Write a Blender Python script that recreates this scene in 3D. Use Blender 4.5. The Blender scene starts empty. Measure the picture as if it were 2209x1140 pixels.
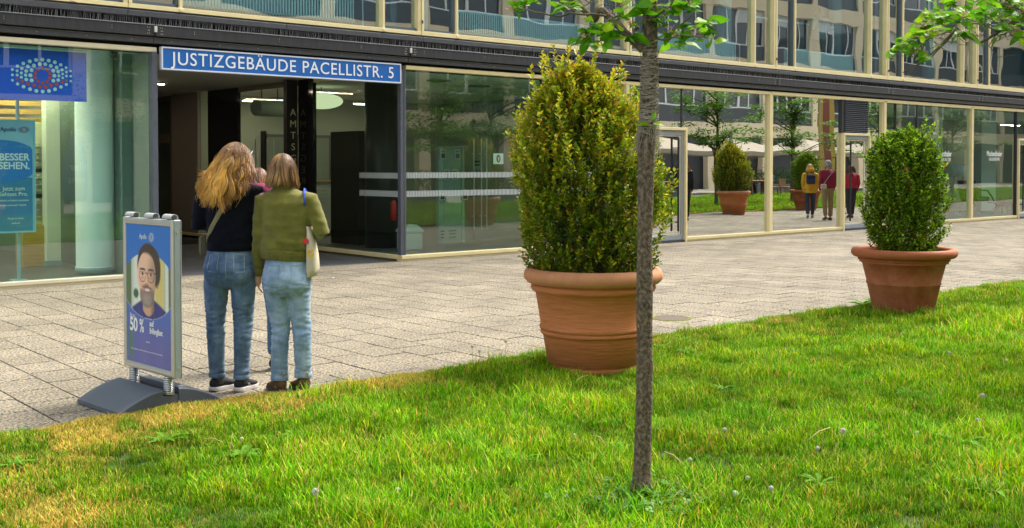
import bpy, bmesh, math, random
import numpy as np
from mathutils import Vector, Matrix, noise, Euler
from mathutils.bvhtree import BVHTree

random.seed(7)
S = bpy.context.scene
COL = S.collection
rad = math.radians

# ------------------------------------------------------------------ camera
AZ = rad(49.5)                      # heading measured from the facade direction (+X)
cam_d = bpy.data.cameras.new('camera')
cam = bpy.data.objects.new('camera', cam_d); COL.objects.link(cam)
cam.location = (0, 0, 1.51)
cam.rotation_euler = (rad(90 - 1.32), 0, AZ - rad(90))
cam_d.sensor_width = 36.0
cam_d.lens = 36.0 * 2347 / 2209
cam_d.shift_y = -159 / 2209
cam_d.clip_end = 600
S.camera = cam

# ------------------------------------------------------------------ light
w = bpy.data.worlds.new('World'); S.world = w; w.use_nodes = True
SUN_EL, SUN_AZ = 56.0, -2.0        # azimuth of the sun seen from the place, from +X, ccw
nt = w.node_tree; nt.nodes.clear()
sky = nt.nodes.new('ShaderNodeTexSky'); sky.sky_type = 'NISHITA'; sky.sun_disc = False
sky.sun_elevation = rad(SUN_EL); sky.sun_rotation = rad(90 - SUN_AZ)
sky.air_density = 1.0; sky.dust_density = 3.0; sky.ozone_density = 1.0
hsv = nt.nodes.new('ShaderNodeHueSaturation'); hsv.inputs['Saturation'].default_value = 0.35
bg = nt.nodes.new('ShaderNodeBackground'); bg.inputs[1].default_value = 0.15
wo = nt.nodes.new('ShaderNodeOutputWorld')
nt.links.new(sky.outputs[0], hsv.inputs['Color']); nt.links.new(hsv.outputs[0], bg.inputs[0]); nt.links.new(bg.outputs[0], wo.inputs[0])
sun_d = bpy.data.lights.new('sun', 'SUN'); sun_d.energy = 1.5; sun_d.angle = rad(24); sun_d.color = (1.0, 0.95, 0.86)
sun = bpy.data.objects.new('sun', sun_d); COL.objects.link(sun)
sdir = Vector((math.cos(rad(SUN_EL)) * math.cos(rad(SUN_AZ)), math.cos(rad(SUN_EL)) * math.sin(rad(SUN_AZ)), math.sin(rad(SUN_EL))))
sun.rotation_euler = (-sdir).to_track_quat('-Z', 'Y').to_euler(); sun.location = (0, 0, 30)
S.view_settings.view_transform = 'Standard'; S.view_settings.look = 'None'
S.view_settings.exposure = 1.62; S.view_settings.gamma = 1.0
S.render.engine = 'CYCLES'
S.cycles.transparent_max_bounces = 24
S.cycles.max_bounces = 8

# ------------------------------------------------------------------ materials
MATS = {}
def pmat(name, color, rough=0.6, metal=0.0, var=0.0, vscale=8.0, bump=0.0, bscale=40.0, color2=None, stretch=(1, 1, 1), attr=None, sheen=0.0, trans=0.0, spec=0.5, detail=6.0):
    if name in MATS: return MATS[name]
    m = bpy.data.materials.new(name); m.use_nodes = True; MATS[name] = m
    n = m.node_tree.nodes; l = m.node_tree.links; b = n['Principled BSDF']
    b.inputs['Base Color'].default_value = (*color, 1); b.inputs['Roughness'].default_value = rough
    b.inputs['Metallic'].default_value = metal
    b.inputs['Specular IOR Level'].default_value = spec
    if sheen: b.inputs['Sheen Weight'].default_value = sheen
    tc = n.new('ShaderNodeTexCoord'); mp = n.new('ShaderNodeMapping'); mp.inputs['Scale'].default_value = stretch
    l.new(tc.outputs['Object'], mp.inputs[0])
    last = None
    if attr:
        a = n.new('ShaderNodeAttribute'); a.attribute_name = attr; last = a.outputs['Color']
    if var > 0 or color2:
        nz = n.new('ShaderNodeTexNoise'); nz.inputs['Scale'].default_value = vscale; nz.inputs['Detail'].default_value = detail
        nz.inputs['Roughness'].default_value = 0.65
        l.new(mp.outputs[0], nz.inputs['Vector'])
        if color2:
            r = n.new('ShaderNodeValToRGB'); r.color_ramp.elements[0].position = 0.38; r.color_ramp.elements[1].position = 0.62
            r.color_ramp.elements[0].color = (*color, 1); r.color_ramp.elements[1].color = (*color2, 1)
            l.new(nz.outputs['Fac'], r.inputs[0]); last = r.outputs[0]
        if var > 0:
            h = n.new('ShaderNodeHueSaturation'); mr = n.new('ShaderNodeMapRange')
            mr.inputs[1].default_value = 0.25; mr.inputs[2].default_value = 0.75
            mr.inputs[3].default_value = 1 - var; mr.inputs[4].default_value = 1 + var
            l.new(nz.outputs['Fac'], mr.inputs[0]); l.new(mr.outputs[0], h.inputs['Value'])
            if last: l.new(last, h.inputs['Color'])
            else: h.inputs['Color'].default_value = (*color, 1)
            last = h.outputs[0]
    if last: l.new(last, b.inputs['Base Color'])
    if bump > 0:
        nb = n.new('ShaderNodeTexNoise'); nb.inputs['Scale'].default_value = bscale; nb.inputs['Detail'].default_value = 5
        l.new(mp.outputs[0], nb.inputs['Vector'])
        bp = n.new('ShaderNodeBump'); bp.inputs['Strength'].default_value = 1.0; bp.inputs['Distance'].default_value = bump
        l.new(nb.outputs['Fac'], bp.inputs['Height']); l.new(bp.outputs[0], b.inputs['Normal'])
    if trans > 0:
        tr = n.new('ShaderNodeBsdfTranslucent'); mx = n.new('ShaderNodeMixShader'); mx.inputs[0].default_value = trans
        if last: l.new(last, tr.inputs[0])
        else: tr.inputs[0].default_value = (*color, 1)
        l.new(b.outputs[0], mx.inputs[1]); l.new(tr.outputs[0], mx.inputs[2]); l.new(mx.outputs[0], n['Material Output'].inputs[0])
    return m

def glass_mat(name, tint=(0.72, 0.86, 0.80), base=0.06, k=1.0, wave=0.003, wscale=0.8):
    if name in MATS: return MATS[name]
    m = bpy.data.materials.new(name); m.use_nodes = True; MATS[name] = m
    n = m.node_tree.nodes; l = m.node_tree.links; n.remove(n['Principled BSDF'])
    tr = n.new('ShaderNodeBsdfTransparent'); tr.inputs[0].default_value = (*tint, 1)
    gl = n.new('ShaderNodeBsdfGlossy'); gl.inputs['Roughness'].default_value = 0.0; gl.inputs[0].default_value = (0.95, 0.98, 0.95, 1)
    fr = n.new('ShaderNodeFresnel'); fr.inputs[0].default_value = 1.5
    mu = n.new('ShaderNodeMath'); mu.operation = 'MULTIPLY_ADD'; mu.inputs[1].default_value = k; mu.inputs[2].default_value = base; mu.use_clamp = True
    l.new(fr.outputs[0], mu.inputs[0])
    ge = n.new('ShaderNodeNewGeometry'); iv = n.new('ShaderNodeMath'); iv.operation = 'SUBTRACT'; iv.inputs[0].default_value = 1.0; l.new(ge.outputs['Backfacing'], iv.inputs[1])
    m3 = n.new('ShaderNodeMath'); m3.operation = 'MULTIPLY'; l.new(mu.outputs[0], m3.inputs[0]); l.new(iv.outputs[0], m3.inputs[1])
    tc = n.new('ShaderNodeTexCoord'); nz = n.new('ShaderNodeTexNoise'); nz.inputs['Scale'].default_value = wscale; nz.inputs['Detail'].default_value = 1.0
    l.new(tc.outputs['Object'], nz.inputs['Vector'])
    bp = n.new('ShaderNodeBump'); bp.inputs['Distance'].default_value = wave; bp.inputs['Strength'].default_value = 1
    l.new(nz.outputs['Fac'], bp.inputs['Height']); l.new(bp.outputs[0], gl.inputs['Normal'])
    mx = n.new('ShaderNodeMixShader'); l.new(m3.outputs[0], mx.inputs[0]); l.new(tr.outputs[0], mx.inputs[1]); l.new(gl.outputs[0], mx.inputs[2])
    l.new(mx.outputs[0], n['Material Output'].inputs[0])
    return m

def emis_mat(name, color, strength):
    if name in MATS: return MATS[name]
    m = bpy.data.materials.new(name); m.use_nodes = True; MATS[name] = m
    n = m.node_tree.nodes; l = m.node_tree.links; n.remove(n['Principled BSDF'])
    e = n.new('ShaderNodeEmission'); e.inputs[0].default_value = (*color, 1); e.inputs[1].default_value = strength
    l.new(e.outputs[0], n['Material Output'].inputs[0]); return m

# ------------------------------------------------------------------ mesh helpers
class MB:
    def __init__(s): s.v = []; s.f = []; s.mi = []; s.col = None
    def add(s, vs, fs, mi=0):
        o = len(s.v); s.v.extend([tuple(p) for p in vs]); s.f.extend([tuple(i + o for i in f) for f in fs]); s.mi.extend([mi] * len(fs)); return s
    def box(s, x0, x1, y0, y1, z0, z1, mi=0):
        return s.add([(x0,y0,z0),(x1,y0,z0),(x1,y1,z0),(x0,y1,z0),(x0,y0,z1),(x1,y0,z1),(x1,y1,z1),(x0,y1,z1)],
                     [(0,3,2,1),(4,5,6,7),(0,1,5,4),(1,2,6,5),(2,3,7,6),(3,0,4,7)], mi)
    def obox(s, M, sx, sy, sz, mi=0):
        vs = [M @ Vector((a * sx / 2, b * sy / 2, c * sz / 2)) for c in (-1, 1) for b in (-1, 1) for a in (-1, 1)]
        return s.add(vs, [(0,2,3,1),(4,5,7,6),(0,1,5,4),(1,3,7,5),(3,2,6,7),(2,0,4,6)], mi)
    def bbox(s, x0, x1, y0, y1, z0, z1, b=0.004, mi=0):   # chamfered box
        def ring(z, i): return [(x0+i,y0,z),(x1-i,y0,z),(x1,y0+i,z),(x1,y1-i,z),(x1-i,y1,z),(x0+i,y1,z),(x0,y1-i,z),(x0,y0+i,z)]
        r1 = [(x0+b,y0+b,z0),(x1-b,y0+b,z0),(x1-b,y0+b,z0),(x1-b,y1-b,z0),(x1-b,y1-b,z0),(x0+b,y1-b,z0),(x0+b,y1-b,z0),(x0+b,y0+b,z0)]
        r4 = [(p[0],p[1],z1) for p in r1]
        vs = ring(z0 + b, b) + ring(z1 - b, b) + [r1[0], r1[2], r1[4], r1[6]] + [r4[0], r4[2], r4[4], r4[6]]
        fs = [(i, (i+1) % 8, 8 + (i+1) % 8, 8 + i) for i in range(8)]
        fs += [(16, 19, 18, 17), (20, 21, 22, 23)]
        for k in range(4):
            a, bb = 2 * k, 2 * k + 1
            fs.append((a, bb, 16 + (k + 1) % 4, 16 + k)[::-1]); fs.append((bb, (bb + 1) % 8, 16 + (k + 1) % 4)[::-1])
            fs.append((8 + a, 8 + bb, 20 + (k + 1) % 4, 20 + k)); fs.append((8 + bb, 8 + (bb + 1) % 8, 20 + (k + 1) % 4))
        return s.add(vs, fs, mi)
    def rings(s, rs, mi=0, cap=True, closed=True):
        n = len(rs[0]); vs = [p for r in rs for p in r]; fs = []
        for i in range(len(rs) - 1):
            for j in range(n if closed else n - 1):
                k = (j + 1) % n; fs.append((i*n+j, i*n+k, (i+1)*n+k, (i+1)*n+j))
        if cap: fs.append(tuple(range(n - 1, -1, -1))); fs.append(tuple((len(rs)-1)*n + j for j in range(n)))
        return s.add(vs, fs, mi)
    def tube(s, pts, radii, n=8, mi=0, rnd=False, cap=True):
        pts = [Vector(p) for p in pts]
        if not hasattr(radii, '__len__'): radii = [radii] * len(pts)
        radii = list(radii)
        if rnd:
            d0 = (pts[0]-pts[1]).normalized(); d1 = (pts[-1]-pts[-2]).normalized(); a, b = radii[0], radii[-1]; P0, P1 = pts[0], pts[-1]
            pts = [P0 + d0*a*0.98, P0 + d0*a*0.8, P0 + d0*a*0.45] + pts + [P1 + d1*b*0.45, P1 + d1*b*0.8, P1 + d1*b*0.98]
            radii = [a*0.15, a*0.6, a*0.9] + radii + [b*0.9, b*0.6, b*0.15]
        rs = []; u = None
        for i, p in enumerate(pts):
            d = (pts[min(i+1, len(pts)-1)] - pts[max(i-1, 0)])
            if d.length < 1e-9: d = Vector((0, 0, 1))
            d.normalize()
            if u is None: u = d.orthogonal().normalized()
            else:
                u = u - d * u.dot(d)
                u = u.normalized() if u.length > 1e-6 else d.orthogonal().normalized()
            vv = d.cross(u); r = radii[i]
            rs.append([p + (u*math.cos(2*math.pi*j/n) + vv*math.sin(2*math.pi*j/n))*r for j in range(n)])
        return s.rings(rs, mi, cap)
    def loft(s, sec, n=20, mi=0, cap=True, power=2.0):    # sec: (x,y,z,rx,ry)
        rs = []
        for (x, y, z, rx, ry) in sec:
            r = []
            for j in range(n):
                t = 2*math.pi*j/n; c, q = math.cos(t), math.sin(t)
                c = math.copysign(abs(c)**(2/power), c); q = math.copysign(abs(q)**(2/power), q)
                r.append((x + rx*c, y + ry*q, z))
            rs.append(r)
        return s.rings(rs, mi, cap)
    def ell(s, c, r, n=14, mi=0, M=None):
        rs = []
        m = n // 2
        for i in range(m + 1):
            a = math.pi * (i + 0.02) / (m + 0.04) - math.pi/2
            rr = []
            for j in range(n):
                t = 2*math.pi*j/n
                p = Vector((r[0]*math.cos(a)*math.cos(t), r[1]*math.cos(a)*math.sin(t), r[2]*math.sin(a)))
                if M: p = M @ p
                rr.append(Vector(c) + p)
            rs.append(rr)
        return s.rings(rs, mi)
    def lathe(s, prof, n=48, c=(0, 0, 0), mi=0, cap=True):
        return s.rings([[(c[0]+r*math.cos(2*math.pi*j/n), c[1]+r*math.sin(2*math.pi*j/n), c[2]+z) for j in range(n)] for r, z in prof], mi, cap)
    def disc(s, c, r, ax, ay, n=16, mi=0):
        c = Vector(c); ax = Vector(ax); ay = Vector(ay)
        return s.add([c + ax*r*math.cos(2*math.pi*j/n) + ay*r*math.sin(2*math.pi*j/n) for j in range(n)], [tuple(range(n))], mi)
    def mesh(s, name='mesh', smooth=False, mats=()):
        me = bpy.data.meshes.new(name); me.from_pydata(s.v, [], s.f)
        for m in mats: me.materials.append(m)
        if any(s.mi): me.polygons.foreach_set('material_index', s.mi)
        if smooth: me.polygons.foreach_set('use_smooth', [True] * len(s.f))
        if s.col is not None:
            a = me.color_attributes.new('tint', 'FLOAT_COLOR', 'POINT')
            c = np.ones((len(s.v), 4), 'f'); c[:, :3] = np.array(s.col, 'f'); a.data.foreach_set('color', c.ravel())
        me.update(); return me

WM = {}   # base matrices of things
def tag(o, label=None, cat=None, group=None, kind=None):
    if label: o['label'] = label
    if cat: o['category'] = cat
    if group: o['group'] = group
    if kind: o['kind'] = kind
    return o
def thing(name, label, cat, loc=(0, 0, 0), rz=0.0, group=None):
    o = bpy.data.objects.new(name, None); COL.objects.link(o)
    o.location = loc; o.rotation_euler = (0, 0, rz); o.empty_display_size = 0.1
    WM[o] = Matrix.Translation(Vector(loc)) @ Matrix.Rotation(rz, 4, 'Z')
    return tag(o, label, cat, group)
def obj(name, mb, mats, parent=None, world=False, smooth=False, label=None, cat=None, group=None, kind=None, loc=None, sharp=None):
    if not isinstance(mats, (list, tuple)): mats = [mats]
    me = mb if isinstance(mb, bpy.types.Mesh) else mb.mesh(name, smooth, mats)
    if isinstance(mb, bpy.types.Mesh) and len(me.materials) == 0:
        for m in mats: me.materials.append(m)
    if sharp is not None:
        for p in me.polygons: p.use_smooth = True
        me.set_sharp_from_angle(angle=rad(sharp))
    o = bpy.data.objects.new(name, me); COL.objects.link(o)
    if loc: o.location = loc
    if parent:
        o.parent = parent
        if world:
            M = Matrix.Identity(4); q = parent
            if q in WM: M = WM[q]
            o.matrix_parent_inverse = M.inverted()
        WM[o] = Matrix.Identity(4) if world else WM.get(parent, Matrix.Identity(4))
    else: WM[o] = Matrix.Identity(4)
    return tag(o, label, cat, group, kind)
def sub(name, mb, mats, parent, **k):      # sub-part sharing its part's coordinates (the part has no transform of its own)
    if not isinstance(mats, (list, tuple)): mats = [mats]
    me = mb if isinstance(mb, bpy.types.Mesh) else mb.mesh(name, k.get('smooth', False), mats)
    o = bpy.data.objects.new(name, me); COL.objects.link(o); o.parent = parent
    return tag(o, k.get('label'), None, None, k.get('kind'))
def dup_tree(o, parent=None):
    c = o.copy(); COL.objects.link(c)
    if parent: c.parent = parent
    for ch in list(o.children): dup_tree(ch, c)
    return c
def copy_thing(o, loc, rz, label, group=None, scale=None):
    c = dup_tree(o); c.location = loc; c.rotation_euler = (0, 0, rz); c['label'] = label
    if scale: c.scale = scale
    if group: c['group'] = group
    return c

def text_mesh(txt, size, thick=0.001, sx=1.0, align='CENTER', offset=0.0, spacing=1.0):
    cu = bpy.data.curves.new('text', 'FONT'); cu.body = txt; cu.size = size; cu.extrude = thick; cu.align_x = align; cu.align_y = 'CENTER'
    cu.offset = offset; cu.space_character = spacing; cu.resolution_u = 4
    t = bpy.data.objects.new('text', cu); COL.objects.link(t)
    bpy.context.view_layer.update()
    me = bpy.data.meshes.new_from_object(t.evaluated_get(bpy.context.evaluated_depsgraph_get()))
    bpy.data.objects.remove(t); bpy.data.curves.remove(cu)
    if sx != 1.0:
        for v in me.vertices: v.co.x *= sx
    return me
def place_mesh(me, X, Y, O):
    X = Vector(X); Y = Vector(Y); Z = X.cross(Y)
    M = Matrix(((X.x, Y.x, Z.x, O[0]), (X.y, Y.y, Z.y, O[1]), (X.z, Y.z, Z.z, O[2]), (0, 0, 0, 1)))
    me.transform(M); me.update(); return me
def join_meshes(name, mes):
    v = []; f = []
    for me in mes:
        o = len(v); v += [tuple(x.co) for x in me.vertices]; f += [tuple(i + o for i in p.vertices) for p in me.polygons]
    m = bpy.data.meshes.new(name); m.from_pydata(v, [], f); m.update(); return m

def fuse(mb, voxel, iters=6, wr=None):
    me = mb.mesh('tmp') if isinstance(mb, MB) else mb
    o = bpy.data.objects.new('tmp', me); COL.objects.link(o)
    r = o.modifiers.new('r', 'REMESH'); r.mode = 'VOXEL'; r.voxel_size = voxel; r.use_smooth_shade = True
    if iters:
        s = o.modifiers.new('s', 'SMOOTH'); s.iterations = iters; s.factor = 0.5
    bpy.context.view_layer.update()
    out = bpy.data.meshes.new_from_object(o.evaluated_get(bpy.context.evaluated_depsgraph_get()))
    bpy.data.objects.remove(o); bpy.data.meshes.remove(me)
    out.materials.clear()
    if wr:
        n = len(out.vertices); co = np.empty(n*3); no = np.empty(n*3)
        out.vertices.foreach_get('co', co); out.vertex_normals.foreach_get('vector', no)
        co = co.reshape(-1, 3); no = no.reshape(-1, 3)
        d = np.array([wr(c) for c in co])
        co += no * d[:, None]; out.vertices.foreach_set('co', co.ravel()); out.update()
    out.polygons.foreach_set('use_smooth', [True] * len(out.polygons))
    return out
def fbm(p, s, seed=0): return noise.noise(Vector((p[0]*s + seed, p[1]*s + seed*1.7, p[2]*s - seed)))

CREAM = pmat('cream_metal', (0.78, 0.66, 0.35), 0.45, 0.0, var=0.10, vscale=3, bump=0.0004, bscale=60)
CREAM2 = pmat('pale_cream_metal', (0.76, 0.68, 0.48), 0.45, var=0.08, vscale=3)
DARK = pmat('dark_bronze', (0.024, 0.0245, 0.028), 0.5, 0.0, var=0.5, vscale=6, stretch=(3, 3, 0.5), bump=0.0006, bscale=30)
DARKEDGE = pmat('pale_grey_edge', (0.15, 0.155, 0.17), 0.5, 0.0, var=0.2)  # paler grey for the upper edges of beam and lip
GREYST = pmat('grey_steel_strip', (0.055, 0.058, 0.066), 0.5, 0.0, var=0.25, vscale=5)
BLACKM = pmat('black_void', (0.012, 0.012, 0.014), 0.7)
POSTM = pmat('blue_grey_steel', (0.085, 0.095, 0.12), 0.5, 0.0, var=0.18, vscale=9, bump=0.0008, bscale=25)
ALU = pmat('brushed_aluminium', (0.52, 0.50, 0.46), 0.35, 0.55, var=0.06)
ALUD = pmat('grey_aluminium', (0.36, 0.40, 0.44), 0.4, 0.35, var=0.06)
WHITE = pmat('white_paint', (0.78, 0.78, 0.76), 0.5)
G_LEFT = glass_mat('green_glass', (0.82, 0.965, 0.93), 0.07, 1.2, 0.0012)
G_LOBBY = glass_mat('lobby_glass', (0.82, 0.95, 0.90), 0.10, 1.2, 0.0015)
G_MIR = glass_mat('mirroring_glass', (0.62, 0.68, 0.64), 0.60, 1.5, 0.0030, 0.7)
G_SHOP = glass_mat('shop_glass', (0.86, 0.97, 0.95), 0.15, 1.2, 0.002)
G_UP = glass_mat('upper_glass', (0.76, 0.93, 0.97), 0.30, 1.2, 0.0034, 0.9)
G_SIDE = glass_mat('side_glass', (0.86, 0.92, 0.88), 0.03, 1.0, 0.001)
# ================================================================== SETTING
PAVE = None
def paver_mat():
    m = bpy.data.materials.new('granite_grey_paver'); m.use_nodes = True
    n = m.node_tree.nodes; l = m.node_tree.links; b = n['Principled BSDF']; b.inputs['Roughness'].default_value = 0.85
    tc = n.new('ShaderNodeTexCoord'); oi = n.new('ShaderNodeObjectInfo')
    ge = n.new('ShaderNodeNewGeometry')
    nz = n.new('ShaderNodeTexNoise'); nz.inputs['Scale'].default_value = 50; nz.inputs['Detail'].default_value = 6; nz.inputs['Roughness'].default_value = 0.8
    l.new(ge.outputs['Position'], nz.inputs['Vector'])
    r = n.new('ShaderNodeValToRGB'); e = r.color_ramp.elements
    e[0].position = 0.41; e[0].color = (0.035, 0.033, 0.042, 1); e[1].position = 0.59; e[1].color = (0.54, 0.435, 0.22, 1)
    q = e.new(0.475); q.color = (0.165, 0.150, 0.135, 1); q = e.new(0.53); q.color = (0.285, 0.235, 0.155, 1)
    l.new(nz.outputs['Fac'], r.inputs[0])
    n2 = n.new('ShaderNodeTexNoise'); n2.inputs['Scale'].default_value = 1.1; n2.inputs['Detail'].default_value = 6
    l.new(ge.outputs['Position'], n2.inputs['Vector'])
    at = n.new('ShaderNodeAttribute'); at.attribute_name = 'tint'
    mr = n.new('ShaderNodeMapRange'); mr.inputs[1].default_value = 0.3; mr.inputs[2].default_value = 0.7; mr.inputs[3].default_value = 0.72; mr.inputs[4].default_value = 1.16
    l.new(n2.outputs['Fac'], mr.inputs[0])
    mu = n.new('ShaderNodeMath'); mu.operation = 'MULTIPLY'; l.new(mr.outputs[0], mu.inputs[0])
    mr2 = n.new('ShaderNodeMapRange'); mr2.inputs[3].default_value = 0.80; mr2.inputs[4].default_value = 1.10
    l.new(ge.outputs['Random Per Island'], mr2.inputs[0]); 
    mr3 = n.new('ShaderNodeMapRange'); mr3.inputs[3].default_value = 0.92; mr3.inputs[4].default_value = 1.06; l.new(oi.outputs['Random'], mr3.inputs[0])
    mu2 = n.new('ShaderNodeMath'); mu2.operation = 'MULTIPLY'; l.new(mr2.outputs[0], mu2.inputs[0]); l.new(mr3.outputs[0], mu2.inputs[1])
    l.new(mu2.outputs[0], mu.inputs[1])
    h = n.new('ShaderNodeHueSaturation'); l.new(mu.outputs[0], h.inputs['Value']); l.new(r.outputs[0], h.inputs['Color']); l.new(h.outputs[0], b.inputs['Base Color'])
    bp = n.new('ShaderNodeBump'); bp.inputs['Distance'].default_value = 0.0015; l.new(nz.outputs['Fac'], bp.inputs['Height']); l.new(bp.outputs[0], b.inputs['Normal'])
    return m
PAVER = paver_mat()
JOINT = pmat('mossy_joint_sand', (0.014, 0.012, 0.008), 0.95, color2=(0.07, 0.065, 0.008), vscale=2.2)

def grid_sheet(name, x0, x1, y0, y1, z, mat, nx=1, ny=1, amp=0, kind='structure'):
    mb = MB(); vs = []; fs = []
    for j in range(ny + 1):
        for i in range(nx + 1):
            x = x0 + (x1 - x0) * i / nx; y = y0 + (y1 - y0) * j / ny
            vs.append((x, y, z + (amp * noise.noise(Vector((x * .7, y * .7, 3))) if amp else 0)))
    for j in range(ny):
        for i in range(nx): a = j * (nx + 1) + i; fs.append((a, a + 1, a + nx + 2, a + nx + 1))
    mb.add(vs, fs); return obj(name, mb, mat, kind=kind, smooth=amp > 0)

grid_sheet('ground', -150, 260, -200, 220, -0.12, pmat('far_ground', (0.22, 0.21, 0.19), 0.9, var=0.1, vscale=0.3))
pavement = grid_sheet('pavement', -14, 95, 6.2, 14.22, -0.022, JOINT)
# paving strip along the facade: long smooth slabs, and the linear drain
strip = MB(); x = -14.0
while x < 90:
    L = 1.3; strip.bbox(x + .002, x + L - .002, 13.42, 13.98, -0.03, 0.004, 0.003); x += L
obj('edge_slab', strip, PAVER, pavement, kind='stuff')
# pavers 0.328 x 0.41 m in running bond, continuous joints square to the facade
P0X, PW, PL = 2.105, 0.3262, 0.4128
tiles = []
i0 = int((-13.9 - P0X) / PW); i1 = int((88 - P0X) / PW)
for i in range(i0, i1):
    xa = P0X + i * PW
    off = (0.0 if i % 2 else 0.21)
    j = 0
    while True:
        ya = 6.588 + off + (j - 2) * PL; yb = ya + PL
        if ya > 13.40: break
        ya2 = max(ya, 6.22); yb2 = min(yb, 13.415)
        if yb2 - ya2 > 0.05: tiles.append((xa, ya2, yb2, PL if abs(yb2 - ya2 - PL) < 1e-6 else None))
        j += 1
def vis_size(t):
    x, y = t[0] + .16, (t[1] + t[2]) / 2
    dx, dy = x, y; dep = x * math.cos(AZ) + y * math.sin(AZ); lat = x * math.sin(AZ) - y * math.cos(AZ)
    if dep < 1: return 0
    u = lat / dep * 2347; v = 1.51 / dep * 2347 + 357
    if u < -1150 or u > 1150 or v > 1140: return 0
    if y < 6.5 + 0: return 0.2 / dep
    return 1.0 / dep
tiles.sort(key=vis_size, reverse=True)
def paver_mesh(lx, ly, seed):
    mb = MB(); rnd = random.Random(seed); g = .0045
    t = [rnd.uniform(-.0012, .0012) for _ in range(4)]
    mb.bbox(g + .001, lx - g - .001, g + .0045, ly - g - .0045, -0.03, 0.0, 0.0028)
    return mb.mesh('paver')
pm = [paver_mesh(PW, PL, k) for k in range(4)]
for m_ in pm: m_.materials.append(PAVER)
rest = MB(); nobj = 0; rr = random.Random(3)
for t in tiles:
    x, ya, yb, full = t
    if nobj < 300 and full and vis_size(t) > 0:
        o = bpy.data.objects.new('paver', pm[nobj % 4]); COL.objects.link(o); o.parent = pavement
        o.location = (x + rr.uniform(-.001, .001), ya + rr.uniform(-.001, .001), rr.uniform(-.0018, .0018)); nobj += 1
    elif vis_size(t) > 1 / 16:
        dz = rr.uniform(-.0015, .0015); rest.bbox(x + .006, x + PW - .006, ya + .010, yb - .010, -0.03, dz, 0.0028)
    else:
        dz = rr.uniform(-.0015, .0015)
        rest.add([(x+.004,ya+.004,dz),(x+PW-.004,ya+.004,dz),(x+PW-.004,yb-.004,dz),(x+.004,yb-.004,dz)], [(0,1,2,3)])
        rest.add([(x+.004,ya+.004,-.02),(x+PW-.004,ya+.004,-.02),(x+PW-.004,ya+.004,dz),(x+.004,ya+.004,dz)], [(0,1,2,3)])
obj('paver_field', rest, PAVER, pavement, kind='stuff')
# lawn body
SOIL = pmat('lawn_soil', (0.03, 0.07, 0.008), 1.0, color2=(0.06, 0.10, 0.015), vscale=3)
lawn = grid_sheet('lawn', -14, 95, -5.2, 6.42, 0.002, SOIL, 200, 30, 0.012)
# terrace behind the lawn (cafe)
TERR = pmat('terrace_gravel', (0.30, 0.27, 0.22), 0.9, var=0.2, vscale=12)
grid_sheet('terrace', -14, 95, -16.2, -5.2, 0.01, TERR)

# ------------------------------------------------------------------ grass
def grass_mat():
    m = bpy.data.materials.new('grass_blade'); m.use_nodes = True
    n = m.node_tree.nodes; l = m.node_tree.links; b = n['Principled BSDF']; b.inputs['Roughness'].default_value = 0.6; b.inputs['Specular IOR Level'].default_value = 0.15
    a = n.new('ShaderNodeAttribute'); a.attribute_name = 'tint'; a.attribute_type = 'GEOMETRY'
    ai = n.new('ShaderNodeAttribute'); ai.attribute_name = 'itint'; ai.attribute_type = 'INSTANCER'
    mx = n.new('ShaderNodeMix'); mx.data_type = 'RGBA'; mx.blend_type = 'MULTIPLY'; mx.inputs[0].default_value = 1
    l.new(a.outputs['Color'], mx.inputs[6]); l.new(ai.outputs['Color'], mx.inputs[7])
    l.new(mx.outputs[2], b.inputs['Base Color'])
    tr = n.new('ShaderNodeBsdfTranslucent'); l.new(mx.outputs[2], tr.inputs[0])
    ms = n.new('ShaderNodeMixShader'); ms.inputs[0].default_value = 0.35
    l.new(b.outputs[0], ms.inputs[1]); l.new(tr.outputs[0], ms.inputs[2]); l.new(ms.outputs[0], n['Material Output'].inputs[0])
    return m
GRASS = grass_mat()
def tuft(seed, nb, R, hmin, hmax, wd, dry=0.12):
    r = random.Random(seed); mb = MB(); col = []
    for _ in range(nb):
        a = r.uniform(0, 6.283); q = R * math.sqrt(r.random()); x, y = q * math.cos(a), q * math.sin(a)
        h = r.uniform(hmin, hmax); th = r.uniform(0, 6.283); ln = r.uniform(0.1, 0.75) * h
        dx, dy = math.cos(th), math.sin(th); sx, sy = -dy * wd / 2, dx * wd / 2
        f = r.uniform(0.7, 1.3)
        sx *= f; sy *= f
        p0 = (x, y, -.004); p1 = (x + dx*ln*.35, y + dy*ln*.35, h*.6); p2 = (x + dx*ln, y + dy*ln, h * r.uniform(.85, 1.0))
        mb.add([(p0[0]-sx,p0[1]-sy,p0[2]),(p0[0]+sx,p0[1]+sy,p0[2]),(p1[0]+sx*.8,p1[1]+sy*.8,p1[2]),(p1[0]-sx*.8,p1[1]-sy*.8,p1[2]),p2],[(0,1,2,3),(3,2,4)])
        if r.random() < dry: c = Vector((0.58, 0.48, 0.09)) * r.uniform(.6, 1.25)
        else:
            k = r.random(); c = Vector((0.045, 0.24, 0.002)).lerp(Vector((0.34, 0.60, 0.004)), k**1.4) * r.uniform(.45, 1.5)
        col += [c*.45, c*.45, c*.95, c*.95, c*1.2]  # dark roots, light tips: shade between blades is in the colour
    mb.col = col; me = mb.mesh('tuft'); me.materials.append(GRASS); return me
gcol = bpy.data.collections.new('grass_variants')
NV = 8
for k in range(NV):
    dry = [0.08, 0.08, 0.10, 0.05, 0.15, 0.88, 0.1, 0.1][k]
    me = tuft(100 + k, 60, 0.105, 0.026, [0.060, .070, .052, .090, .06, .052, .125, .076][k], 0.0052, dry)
    o = bpy.data.objects.new('tuft_%d' % k, me); gcol.objects.link(o)
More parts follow.
